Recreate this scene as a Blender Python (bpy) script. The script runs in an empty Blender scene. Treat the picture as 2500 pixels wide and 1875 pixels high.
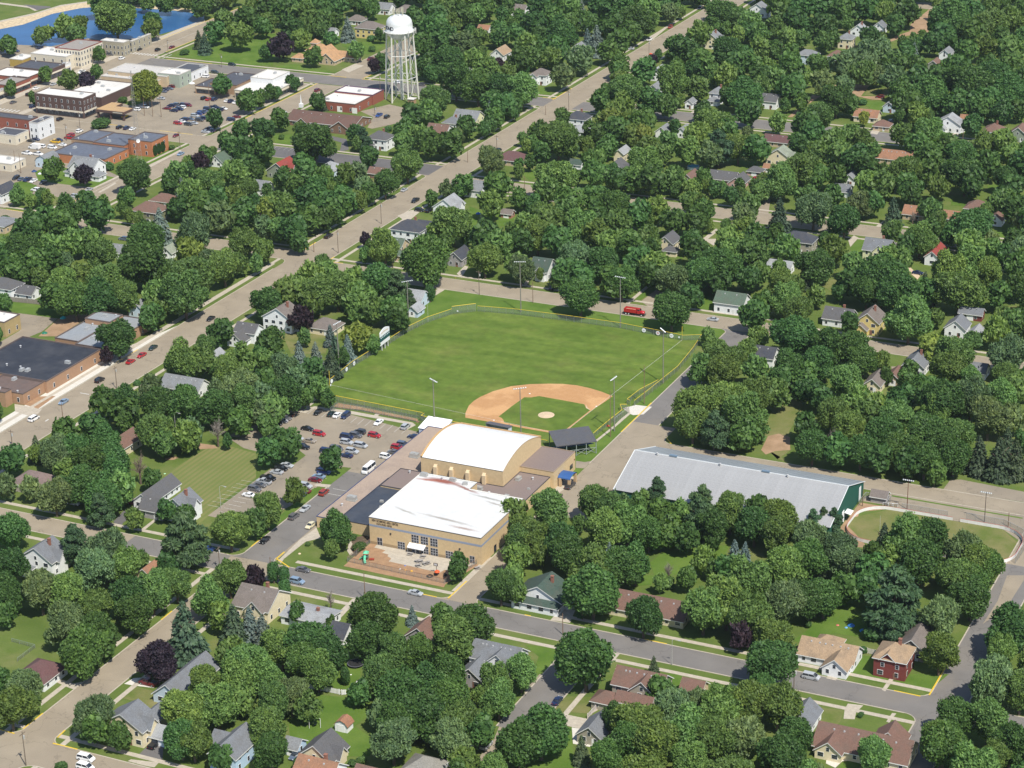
import bpy, math, random
import numpy as np
from mathutils import Vector, Matrix
R = math.radians
random.seed(7)
SC = bpy.context.scene
COL = SC.collection
# ---------------------------------------------------------------- camera, sky, sun, exposure
cd = bpy.data.cameras.new('camera'); cam = bpy.data.objects.new('camera', cd); COL.objects.link(cam)
cd.sensor_width = 36.0; cd.lens = 78.586; cd.clip_start = 1.0; cd.clip_end = 12000
_M = Matrix([[0.9044184, -0.1440829, 0.4015812, 295.6303002], [0.4260867, 0.3532386, -0.8328701, -651.9187528], [-0.0218516, 0.9243715, 0.3808673, 314.240057], [0.0, 0.0, 0.0, 1.0]])
cam.matrix_world = _M
SC.camera = cam
w = bpy.data.worlds.new('World'); SC.world = w; w.use_nodes = True
nt = w.node_tree; bg = nt.nodes['Background']
sky = nt.nodes.new('ShaderNodeTexSky'); sky.sky_type = 'NISHITA'; sky.sun_disc = False
SUN_EL, SUN_DIR = R(55), Vector((0.796, -0.605, 0))
sky.sun_elevation = SUN_EL; sky.sun_rotation = math.atan2(SUN_DIR.x, SUN_DIR.y)
sky.air_density = 1.0; sky.dust_density = 0.6; sky.ozone_density = 2.0
nt.links.new(sky.outputs[0], bg.inputs[0]); bg.inputs[1].default_value = 0.115
sd = bpy.data.lights.new('sun', 'SUN'); sd.energy = 5.0; sd.angle = R(0.55); sd.color = (1.0, 0.95, 0.86)
sun = bpy.data.objects.new('sun', sd); COL.objects.link(sun)
_d = Vector((SUN_DIR.x*math.cos(SUN_EL), SUN_DIR.y*math.cos(SUN_EL), math.sin(SUN_EL)))
sun.rotation_euler = _d.to_track_quat('Z', 'Y').to_euler(); sun.location = (0, 0, 300)
SC.view_settings.view_transform = 'Standard'; SC.view_settings.look = 'None'
SC.view_settings.exposure = 0.30; SC.view_settings.gamma = 1.0; SC.view_settings.use_curve_mapping = False
SC.cycles.max_bounces = 6; SC.cycles.diffuse_bounces = 2; SC.cycles.glossy_bounces = 2; SC.cycles.transparent_max_bounces = 10
SC.cycles.volume_bounces = 0

# ---------------------------------------------------------------- materials
def srgb(r, g, b):
    f = lambda c: (c/255/12.92) if c/255 <= .04045 else ((c/255+.055)/1.055)**2.4
    return (f(r), f(g), f(b))
def newmat(name):
    m = bpy.data.materials.new(name); m.use_nodes = True
    return m, m.node_tree, m.node_tree.nodes['Principled BSDF']
def N(nt, kind, **kw):
    n = nt.nodes.new(kind)
    for k, v in kw.items():
        if k.startswith('i_'): n.inputs[int(k[2:]) if k[2:].isdigit() else k[2:]].default_value = v
        else: setattr(n, k, v)
    return n
def noise(nt, scale, detail=3, coord='Object', rough=.55):
    tc = N(nt, 'ShaderNodeTexCoord'); n = N(nt, 'ShaderNodeTexNoise')
    n.inputs['Scale'].default_value = scale; n.inputs['Detail'].default_value = detail; n.inputs['Roughness'].default_value = rough
    nt.links.new(tc.outputs[coord], n.inputs['Vector']); return n
def ramp(nt, src, stops):
    r = N(nt, 'ShaderNodeValToRGB'); cr = r.color_ramp
    while len(cr.elements) < len(stops): cr.elements.new(.5)
    for e, (p, c) in zip(cr.elements, stops): e.position = p; e.color = (*c, 1)
    nt.links.new(src, r.inputs[0]); return r
def mix(nt, a, b, f, mode='MIX'):
    m = N(nt, 'ShaderNodeMix', data_type='RGBA', blend_type=mode)
    for s, v in ((m.inputs[0], f), (m.inputs[6], a), (m.inputs[7], b)):
        if hasattr(v, 'links') or isinstance(v, bpy.types.NodeSocket): nt.links.new(v, s)
        elif isinstance(v, (int, float)): s.default_value = v
        else: s.default_value = (*v, 1)
    return m.outputs[2]
def paint(name, rough=.7, var=.12, scale=3.0, metal=0.0, spec=.3, bump=0.0, bscale=8, second=None, second_scale=.25, second_amt=.35, coat=0):
    """colour from the object's own colour, with wear and grain"""
    m, nt, b = newmat(name)
    oi = N(nt, 'ShaderNodeObjectInfo')
    n = noise(nt, scale, 5)
    r = ramp(nt, n.outputs[0], [(.3, (1-var,)*3), (.7, (1+var*.5,)*3)])
    c = mix(nt, oi.outputs['Color'], r.outputs[0], 1.0, 'MULTIPLY')
    if second:
        n2 = noise(nt, second_scale, 6); r2 = ramp(nt, n2.outputs[0], [(.45, (0, 0, 0)), (.68, (second_amt,)*3)])
        c = mix(nt, c, second, r2.outputs[0])
    nt.links.new(c, b.inputs['Base Color'])
    b.inputs['Roughness'].default_value = rough; b.inputs['Metallic'].default_value = metal
    b.inputs['Specular IOR Level'].default_value = spec; b.inputs['Coat Weight'].default_value = coat
    if bump:
        bn = noise(nt, bscale, 2); bp = N(nt, 'ShaderNodeBump'); bp.inputs['Strength'].default_value = bump; bp.inputs['Distance'].default_value = .1
        nt.links.new(bn.outputs[0], bp.inputs['Height']); nt.links.new(bp.outputs[0], b.inputs['Normal'])
    return m
M = {}
M['wall'] = paint('painted_siding', .75, .10, 1.2, bump=.15, bscale=6)
M['roof'] = paint('shingle_roof', .9, .28, 3.0, bump=.35, bscale=10, second=(.10, .09, .075), second_scale=.35, second_amt=.35)
M['trim'] = paint('painted_trim', .6, .08, 2)
M['metal'] = paint('metal', .45, .12, 2, metal=.3)
M['wood'] = paint('weathered_timber', .85, .3, 4)
M['car'] = paint('car_paint', .28, .03, 1, spec=.5, coat=.6)
M['plastic'] = paint('coloured_plastic', .45, .08, 2)
M['darkroof'] = paint('dark_membrane_roof', .7, .18, .5, second=(.09, .09, .095), second_scale=.15, second_amt=.35, bump=.1)
M['gravel'] = paint('gravel_roof', .95, .30, 5, second=(.20, .16, .14), second_scale=.12, second_amt=.5, bump=.5, bscale=5)
M['flatroof'] = paint('membrane_roof', .8, .10, .6, second=(.30, .27, .23), second_scale=.09, second_amt=.2, bump=.1)
def glassy():
    m, nt, b = newmat('window_glass'); n = noise(nt, .7, 1)
    r = ramp(nt, n.outputs[0], [(.35, (.012, .016, .022)), (.7, (.05, .06, .075))]); nt.links.new(r.outputs[0], b.inputs['Base Color'])
    b.inputs['Roughness'].default_value = .12; b.inputs['Specular IOR Level'].default_value = .6; return m
M['glass'] = glassy()
def plain(name, col, rough=.8, var=.15, scale=2., bump=0, spec=.25, stops=None, scale2=None, col2=None, amt2=.4, bscale=20):
    m, nt, b = newmat(name); n = noise(nt, scale, 6)
    st = stops or [(.3, tuple(c*(1-var) for c in col)), (.7, tuple(c*(1+var) for c in col))]
    c = ramp(nt, n.outputs[0], st).outputs[0]
    if scale2:
        n2 = noise(nt, scale2, 5); r2 = ramp(nt, n2.outputs[0], [(.42, (0, 0, 0)), (.66, (amt2,)*3)]); c = mix(nt, c, col2, r2.outputs[0])
    n3 = noise(nt, 1.7, 4, rough=.8); r3 = ramp(nt, n3.outputs[0], [(.25, (.86,)*3), (.75, (1.12,)*3)])
    c = mix(nt, c, r3.outputs[0], 1.0, 'MULTIPLY')
    nt.links.new(c, b.inputs['Base Color']); b.inputs['Roughness'].default_value = rough; b.inputs['Specular IOR Level'].default_value = spec
    if bump:
        bn = noise(nt, bscale, 3); bp = N(nt, 'ShaderNodeBump'); bp.inputs['Strength'].default_value = bump; bp.inputs['Distance'].default_value = .2
        nt.links.new(bn.outputs[0], bp.inputs['Height']); nt.links.new(bp.outputs[0], b.inputs['Normal'])
    return m
M['lawn'] = plain('mixed_lawn', (.075, .125, .022), .95, stops=[(.25, (.065, .105, .022)), (.5, (.105, .145, .034)), (.75, (.165, .17, .065))], scale=.06, scale2=.2, col2=(.08, .125, .025), amt2=.5, bump=.4, bscale=3, spec=.1)
M['dry_lawn'] = plain('dry_lawn', (.15, .15, .055), .95, stops=[(.3, (.10, .135, .03)), (.7, (.19, .175, .075))], scale=.12, spec=.1, bump=.3, bscale=3)
M['green_lawn'] = plain('watered_lawn', (.07, .15, .02), .95, stops=[(.3, (.065, .125, .018)), (.7, (.115, .175, .034))], scale=.1, spec=.1, bump=.3, bscale=3)
def field_mat():
    m, nt, b = newmat('outfield_grass'); n = noise(nt, .06, 5); n2 = noise(nt, .3, 5); 
    tc = N(nt, 'ShaderNodeTexCoord'); mp = N(nt, 'ShaderNodeMapping'); mp.inputs['Scale'].default_value = (.03, .14, 1); mp.inputs['Rotation'].default_value = (0, 0, .12)
    n4 = N(nt, 'ShaderNodeTexNoise'); n4.inputs['Scale'].default_value = 1.0; n4.inputs['Detail'].default_value = 4
    nt.links.new(tc.outputs['Object'], mp.inputs[0]); nt.links.new(mp.outputs[0], n4.inputs['Vector'])
    c = ramp(nt, n4.outputs[0], [(.3, (.072, .122, .020)), (.55, (.102, .158, .028)), (.75, (.130, .178, .038))]).outputs[0]
    r1 = ramp(nt, n.outputs[0], [(.5, (0, 0, 0)), (.75, (.55,)*3)]); c = mix(nt, c, (.145, .155, .045), r1.outputs[0])
    r2 = ramp(nt, n2.outputs[0], [(.3, (.84,)*3), (.7, (1.12,)*3)]); c = mix(nt, c, r2.outputs[0], 1.0, 'MULTIPLY')
    n7 = noise(nt, .11, 6, rough=.75); r7 = ramp(nt, n7.outputs[0], [(.35, (.86, .88, .85)), (.65, (1.18, 1.1, 1.1))]); c = mix(nt, c, r7.outputs[0], 1.0, 'MULTIPLY')
    nt.links.new(c, b.inputs['Base Color']); b.inputs['Roughness'].default_value = .95; b.inputs['Specular IOR Level'].default_value = .1; return m
M['field'] = field_mat()
def stripes():
    m, nt, b = newmat('striped_mown_lawn'); tc = N(nt, 'ShaderNodeTexCoord'); wv = N(nt, 'ShaderNodeTexWave')
    wv.bands_direction = 'X'; wv.inputs['Scale'].default_value = .16; wv.inputs['Distortion'].default_value = 1.2; wv.inputs['Detail'].default_value = 3; wv.inputs['Detail Scale'].default_value = .3
    nt.links.new(tc.outputs['Object'], wv.inputs[0])
    c = ramp(nt, wv.outputs[1], [(.2, (.135, .16, .05)), (.8, (.18, .175, .068))]).outputs[0]
    n = noise(nt, .06, 5); r = ramp(nt, n.outputs[0], [(.4, (0, 0, 0)), (.7, (.7,)*3)]); c = mix(nt, c, (.12, .15, .04), r.outputs[0])
    nt.links.new(c, b.inputs['Base Color']); b.inputs['Roughness'].default_value = .95; b.inputs['Specular IOR Level'].default_value = .1; return m
M['stripes'] = stripes()
def road(name, base, patch, amt):
    m, nt, b = newmat(name); n = noise(nt, .12, 6); n2 = noise(nt, 6, 3); n3 = noise(nt, .035, 4)
    c = ramp(nt, n.outputs[0], [(.3, tuple(x*.9 for x in base)), (.7, tuple(x*1.1 for x in base))]).outputs[0]
    r = ramp(nt, n3.outputs[0], [(.5, (0, 0, 0)), (.62, (amt,)*3)]); c = mix(nt, c, patch, r.outputs[0])
    r2 = ramp(nt, n2.outputs[0], [(.3, (.92,)*3), (.7, (1.06,)*3)]); c = mix(nt, c, r2.outputs[0], 1.0, 'MULTIPLY')
    tc = N(nt, 'ShaderNodeTexCoord'); vo = N(nt, 'ShaderNodeTexVoronoi'); vo.feature = 'DISTANCE_TO_EDGE'; vo.inputs['Scale'].default_value = .06
    wn = noise(nt, .25, 3); mxv = N(nt, 'ShaderNodeMix', data_type='VECTOR'); mxv.inputs[0].default_value = .06
    vm = N(nt, 'ShaderNodeVectorMath', operation='SCALE'); vm.inputs['Scale'].default_value = 7.0
    nt.links.new(wn.outputs['Color'], vm.inputs[0]); va = N(nt, 'ShaderNodeVectorMath', operation='ADD')
    nt.links.new(tc.outputs['Object'], va.inputs[0]); nt.links.new(vm.outputs[0], va.inputs[1]); nt.links.new(va.outputs[0], vo.inputs['Vector'])
    rc = ramp(nt, vo.outputs[0], [(.004, (.80,)*3), (.010, (1,)*3)]); c = mix(nt, c, rc.outputs[0], 1.0, 'MULTIPLY')
    nt.links.new(c, b.inputs['Base Color']); b.inputs['Roughness'].default_value = .9; b.inputs['Specular IOR Level'].default_value = .2; return m
M['tan_road'] = road('tan_chip_road', (.275, .232, .172), (.25, .21, .158), .5)
M['grey_road'] = road('grey_asphalt', (.165, .155, .145), (.20, .178, .15), .5)
M['lot'] = road('car_park_asphalt', (.262, .222, .167), (.215, .186, .147), .7)
M['darklot'] = road('dark_asphalt', (.12, .115, .115), (.15, .14, .13), .5)
M['concrete'] = plain('concrete', (.40, .355, .285), .9, .12, .7)
M['white_concrete'] = plain('new_concrete', (.55, .52, .46), .9, .06, .7)
M['yellow'] = plain('yellow_road_paint', (.62, .42, .04), .6, .12, 3)
M['white_line'] = plain('white_road_paint', (.55, .54, .5), .7, .15, 3)
M['dirt'] = plain('infield_dirt', (.36, .20, .10), .95, stops=[(.50, (.41, .225, .10)), (.56, (.50, .29, .135))], scale=.055, scale2=.5, col2=(.48, .29, .145), amt2=.3)
M['pale_dirt'] = plain('pale_sand', (.52, .40, .27), .95, .08, .5)
M['soil'] = plain('bare_soil', (.30, .19, .115), .95, stops=[(.3, (.24, .16, .09)), (.7, (.36, .24, .15))], scale=.2)
M['mulch'] = plain('bark_mulch', (.30, .185, .105), .95, .14, .6)
M['rock'] = plain('pale_riprap', (.50, .40, .26), .9, .3, .5, bump=.8, bscale=1)
M['garden'] = plain('planting_bed', (.10, .075, .05), .95, .3, .8)
def water():
    m, nt, b = newmat('pond_water'); n = noise(nt, .05, 4); c = ramp(nt, n.outputs[0], [(.3, (.016, .075, .20)), (.7, (.026, .105, .26))]).outputs[0]  # blue of the reflected sky is put into the base colour
    nt.links.new(c, b.inputs['Base Color']); b.inputs['Roughness'].default_value = .28
    bn = noise(nt, .9, 3); bp = N(nt, 'ShaderNodeBump'); bp.inputs['Strength'].default_value = .25; bp.inputs['Distance'].default_value = .1
    nt.links.new(bn.outputs[0], bp.inputs['Height']); nt.links.new(bp.outputs[0], b.inputs['Normal']); return m
M['water'] = water()
def leaf(name, attr=False):
    m, nt, b = newmat(name)
    if attr:
        at = N(nt, 'ShaderNodeAttribute'); at.attribute_name = 'tint'; base = at.outputs['Color']
    else: base = N(nt, 'ShaderNodeObjectInfo').outputs['Color']
    tc = N(nt, 'ShaderNodeTexCoord')
    n = N(nt, 'ShaderNodeTexNoise'); n.inputs['Scale'].default_value = .5 if attr else 3.6; n.inputs['Detail'].default_value = 4
    nt.links.new(tc.outputs['Object'], n.inputs['Vector'])
    r = ramp(nt, n.outputs[0], [(.3, (.62, .68, .76)), (.5, (1, 1, 1)), (.72, (1.55, 1.42, 1.25))])
    c = mix(nt, base, r.outputs[0], 1.0, 'MULTIPLY')
    n5 = N(nt, 'ShaderNodeTexNoise'); n5.inputs['Scale'].default_value = 2.2 if attr else 15; n5.inputs['Detail'].default_value = 2; nt.links.new(tc.outputs['Object'], n5.inputs['Vector'])
    r5 = ramp(nt, n5.outputs[0], [(.32, (.74, .77, .80)), (.5, (1, 1, 1)), (.68, (1.3, 1.25, 1.15))]); c = mix(nt, c, r5.outputs[0], 1.0, 'MULTIPLY')
    nt.links.new(c, b.inputs['Base Color']); b.inputs['Roughness'].default_value = .55; b.inputs['Specular IOR Level'].default_value = .28
    tr = N(nt, 'ShaderNodeBsdfTranslucent'); c2 = mix(nt, c, (1.2, 1.25, .5), 1.0, 'MULTIPLY'); nt.links.new(c2, tr.inputs[0])
    ms = N(nt, 'ShaderNodeMixShader'); ms.inputs[0].default_value = .38; out = nt.nodes['Material Output']
    nt.links.new(b.outputs[0], ms.inputs[1]); nt.links.new(tr.outputs[0], ms.inputs[2]); nt.links.new(ms.outputs[0], out.inputs[0]); return m
M['leaf'] = leaf('foliage'); M['leafmass'] = leaf('foliage_mass', True)
M['bark'] = plain('bark', (.13, .10, .075), .95, .3, 3)
def chain():
    m, nt, b = newmat('chain_link'); b.inputs['Base Color'].default_value = (.28, .30, .30, 1); b.inputs['Metallic'].default_value = .4; b.inputs['Roughness'].default_value = .5
    tr = N(nt, 'ShaderNodeBsdfTransparent'); ms = N(nt, 'ShaderNodeMixShader'); n = noise(nt, 25, 1)
    r = ramp(nt, n.outputs[0], [(.3, (.20,)*3), (.7, (.42,)*3)])
    nt.links.new(r.outputs[0], ms.inputs[0]); nt.links.new(tr.outputs[0], ms.inputs[1]); nt.links.new(b.outputs[0], ms.inputs[2]); nt.links.new(ms.outputs[0], nt.nodes['Material Output'].inputs[0]); return m
M['chain'] = chain()
def stained_roof():
    m, nt, b = newmat('stained_white_membrane'); n = noise(nt, .5, 6)
    c = ramp(nt, n.outputs[0], [(.3, (.53, .53, .52)), (.7, (.60, .60, .59))]).outputs[0]
    tc = N(nt, 'ShaderNodeTexCoord')
    def streak(cx, cy, sx, sy, rot, colr, lo, hi, amt):
        nonlocal c
        mp = N(nt, 'ShaderNodeMapping'); mp.vector_type = 'TEXTURE'; mp.inputs['Location'].default_value = (cx, cy, 0); mp.inputs['Rotation'].default_value = (0, 0, rot); mp.inputs['Scale'].default_value = (sx, sy, 100)
        nn = noise(nt, .35, 5, rough=.7); nn.inputs['Scale'].default_value = .3
        sub = N(nt, 'ShaderNodeVectorMath', operation='SUBTRACT'); sub.inputs[1].default_value = (.5, .5, .5); nt.links.new(nn.outputs['Color'], sub.inputs[0])
        sc = N(nt, 'ShaderNodeVectorMath', operation='SCALE'); sc.inputs['Scale'].default_value = 1.5; nt.links.new(sub.outputs[0], sc.inputs[0])
        ad = N(nt, 'ShaderNodeVectorMath', operation='ADD'); nt.links.new(tc.outputs['Object'], ad.inputs[0]); nt.links.new(sc.outputs[0], ad.inputs[1])
        nt.links.new(ad.outputs[0], mp.inputs[0])
        ln = N(nt, 'ShaderNodeVectorMath', operation='LENGTH'); nt.links.new(mp.outputs[0], ln.inputs[0])
        rr = ramp(nt, ln.outputs['Value'], [(lo, (amt,)*3), (hi, (0, 0, 0))]); c = mix(nt, c, colr, rr.outputs[0])
    for a in STAINS: streak(*a)
    n2 = noise(nt, 2.2, 6, rough=.8); mp2 = None
    r2 = ramp(nt, n2.outputs[0], [(.28, (.88,)*3), (.45, (1,)*3)]); c = mix(nt, c, r2.outputs[0], 1.0, 'MULTIPLY')
    nt.links.new(c, b.inputs['Base Color']); b.inputs['Roughness'].default_value = .75; return m
STAINS = [(-11.5, -68.0, 8, 2.1, -.05, (.22, .055, .03), .35, 1.0, .95), (-16, -68.8, 6, 1.1, .12, (.30, .09, .05), .3, 1.0, .9), (-2.5, -70.2, 7.5, 1.0, -.33, (.22, .09, .06), .3, 1.0, .9),
          (8, -74.0, 9, .8, -.14, (.16, .15, .11), .2, 1.0, .7), (12, -77.0, 6, .7, -.22, (.20, .17, .13), .2, 1.0, .7), (2, -93.0, 12, .9, -.10, (.20, .17, .13), .2, 1.0, .75),
          (10, -96.6, 6.5, 1.0, -.05, (.26, .17, .13), .2, 1.0, .8), (-12.5, -92.5, 6, .7, -.35, (.22, .2, .15), .2, 1.0, .7)]
M['stained'] = stained_roof()

PAL = dict(white=(.74, .75, .75), cream=(.66, .58, .40), paleyellow=(.66, .65, .40), yellow=(.62, .50, .20), paleblue=(.48, .57, .65), lightblue=(.42, .56, .70), tanwall=(.48, .38, .25),
 greywall=(.30, .28, .28), taupe=(.33, .30, .24), greygreen=(.24, .27, .21), olive=(.19, .20, .11), brownwall=(.20, .12, .08), redwall=(.17, .042, .036), pink=(.48, .30, .27), redbrown=(.33, .16, .11),
 grey=(.20, .21, .22), lightgrey=(.29, .30, .31), greybrown=(.17, .145, .13), brown=(.17, .10, .078), mauve=(.19, .14, .13), maroon=(.125, .065, .065), green=(.09, .13, .095), darkgreen=(.055, .085, .068),
 navy=(.055, .06, .075), charcoal=(.10, .10, .105), slate=(.16, .17, .185), tan=(.33, .235, .15), rust=(.29, .15, .09), rustpatch=(.30, .15, .09), weathered=(.23, .22, .195), red=(.26, .05, .04), orange=(.42, .25, .13),
 darkbrick=(.095, .06, .052), redbrick=(.26, .09, .06), orangebrick=(.42, .17, .08), tanbrick=(.36, .24, .15), schoolbrick=(.36, .22, .135), mustardbrick=(.38, .29, .14), mustard=(.36, .26, .07), greige=(.34, .31, .23),
 creamwall=(.62, .56, .44), palegreen=(.33, .38, .31), tanw2=(.5, .4, .3), whiteroof=(.62, .60, .56), darkroof=(.075, .08, .095), blueroof=(.115, .13, .165), blackroof=(.03, .034, .045), greyroof=(.27, .245, .22), palegrey=(.47, .45, .42),
 steelroof=(.24, .26, .28), brownroof=(.14, .10, .085), whitewall=(.68, .69, .69), church=(.13, .075, .06), tanblock=(.56, .42, .24))
CARC = dict(black=(.008, .009, .012), grey=(.11, .11, .115), darkgrey=(.045, .047, .052), silver=(.38, .40, .42), white=(.78, .78, .77), navy=(.012, .022, .07), blue=(.02, .06, .22), paleblue=(.20, .28, .38), bluegrey=(.09, .12, .17),
 red=(.35, .015, .02), maroon=(.14, .01, .018), redbrown=(.28, .035, .02), tan=(.27, .23, .18), cream=(.62, .56, .38), darkgreen=(.012, .03, .028), yellow=(.65, .40, .02))

# ---------------------------------------------------------------- geometry helpers
class MB:
    def __init__(s): s.v = []; s.f = []; s.m = []
    def poly(s, pts, m=0):
        k = len(s.v); s.v += [tuple(p) for p in pts]; s.f.append(tuple(range(k, k+len(pts)))); s.m.append(m); return s
    def box(s, x0, y0, z0, x1, y1, z1, m=0):
        k = len(s.v); s.v += [(x0, y0, z0), (x1, y0, z0), (x1, y1, z0), (x0, y1, z0), (x0, y0, z1), (x1, y0, z1), (x1, y1, z1), (x0, y1, z1)]
        for f in ((3, 2, 1, 0), (4, 5, 6, 7), (0, 1, 5, 4), (1, 2, 6, 5), (2, 3, 7, 6), (3, 0, 4, 7)): s.f.append(tuple(k+i for i in f)); s.m.append(m)
        return s
    def bar(s, p, q, r, n=6, r2=None, m=0):
        p = Vector(p); q = Vector(q); d = (q-p).normalized(); a = d.orthogonal().normalized(); b = d.cross(a); k = len(s.v); r2 = r if r2 is None else r2
        for c, rr in ((p, r), (q, r2)):
            for i in range(n): t = 2*math.pi*i/n; s.v.append(tuple(c+a*math.cos(t)*rr+b*math.sin(t)*rr))
        for i in range(n): j = (i+1) % n; s.f.append((k+i, k+j, k+n+j, k+n+i)); s.m.append(m)
        s.f.append(tuple(k+i for i in reversed(range(n)))); s.m.append(m); s.f.append(tuple(k+n+i for i in range(n))); s.m.append(m); return s
    def prism(s, pts, z0, z1, m=0):
        k = len(s.v); n = len(pts); s.v += [(x, y, z0) for x, y in pts]+[(x, y, z1) for x, y in pts]
        s.f.append(tuple(k+i for i in reversed(range(n)))); s.m.append(m); s.f.append(tuple(k+n+i for i in range(n))); s.m.append(m)
        for i in range(n): j = (i+1) % n; s.f.append((k+i, k+j, k+n+j, k+n+i)); s.m.append(m)
        return s
    def lathe(s, prof, n=24, c=(0, 0), m=0):
        k = len(s.v)
        for r, z in prof:
            for i in range(n): t = 2*math.pi*i/n; s.v.append((c[0]+r*math.cos(t), c[1]+r*math.sin(t), z))
        for a in range(len(prof)-1):
            for i in range(n): j = (i+1) % n; s.f.append((k+a*n+i, k+a*n+j, k+(a+1)*n+j, k+(a+1)*n+i)); s.m.append(m)
        return s
    def mesh(s, name, mats):
        me = bpy.data.meshes.new(name); me.from_pydata(s.v, [], s.f)
        for mm in (mats if isinstance(mats, (list, tuple)) else [mats]): me.materials.append(mm)
        if max(s.m, default=0): me.polygons.foreach_set('material_index', s.m)
        me.update(); return me
    def build(s, name, mats, parent=None, color=None, smooth=False, loc=None):
        me = s.mesh(name, mats)
        if smooth: me.polygons.foreach_set('use_smooth', [True]*len(me.polygons))
        return inst(name, me, parent, color, loc)
def inst(name, me, parent=None, color=None, loc=None, rz=0, scale=None):
    o = bpy.data.objects.new(name, me); COL.objects.link(o)
    if parent is not None: o.parent = parent
    if color is not None: o.color = (*color[:3], 1)
    if loc is not None: o.location = loc
    if rz: o.rotation_euler = (0, 0, rz)
    if scale is not None: o.scale = scale
    return o
def tag(o, label=None, cat=None, group=None, kind=None):
    for k, v in (('label', label), ('category', cat), ('group', group), ('kind', kind)):
        if v: o[k] = v
    return o
def empty(name, loc, rz=0, label=None, cat=None, group=None):
    o = bpy.data.objects.new(name, None); COL.objects.link(o); o.location = loc; o.rotation_euler = (0, 0, rz); o.empty_display_size = .5
    return tag(o, label, cat, group)
def sheet(name, pts, z, mat, kind='structure', parent=None):
    from mathutils.geometry import tessellate_polygon
    vs = [Vector((x, y, 0)) for x, y in pts]; tr = tessellate_polygon([vs]); f = []
    for a, b, c in tr:
        n = (vs[b]-vs[a]).cross(vs[c]-vs[a]); f.append((a, b, c) if n.z > 0 else (a, c, b))
    me = bpy.data.meshes.new(name); me.from_pydata([(x, y, z) for x, y in pts], [], f); me.materials.append(mat)
    o = inst(name, me, parent)
    if kind and parent is None: o['kind'] = kind
    return o

LMK = ['water tower','left outfield','scoreboard','centre-field fence','ball diamond','grandstand','long grey-roofed hall','grass hockey rink','brown-roofed church','orange-roofed church','pond','brown brick bank','ivy-clad brick exchange','downtown car park','red two-storey house','tan-roofed white ranch','brown-roofed cream ranch','black-roofed school','striped mown lawn','red dump truck','round blue pool','yellow gabled house','white picket fence','camper trailer','topmost dirt lane','yellow mansion','green-roofed cottage','light blue house','cream gabled house','long grey bungalow','white gabled house','playground','sports centre car park','taupe hip-roofed house','tan sports centre','pink house','rust-roofed cream ranch','white cross-gabled house','navy-roofed white house','green-roofed white house','pale yellow gabled house',"crossing's navy-roofed house",'maroon-roofed ranch',"cul-de-sac's taupe house",'grey metal school roof','olive and cream house','green-roofed tan house',"scoreboard lawn's white house",'white-walled garage row','cream dormered house','sand-coloured side lane','long ranch with rust roof','slate-roofed house','white picket back garden','grey weathered roof','brown ranch with chimney','white flat-roofed bungalow','mauve hip roof','bare grey tree','bullpen fence','lower left street corner','upper right woods']
def LB(s):
    import re
    return re.sub(r'~(!?)([BFRL])(\d+);', lambda m: (', well ' if m[1] else ' ')+dict(B='beyond', F='in front of', R='right of', L='left of')[m[2]]+' the '+LMK[int(m[3])], s)
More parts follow.
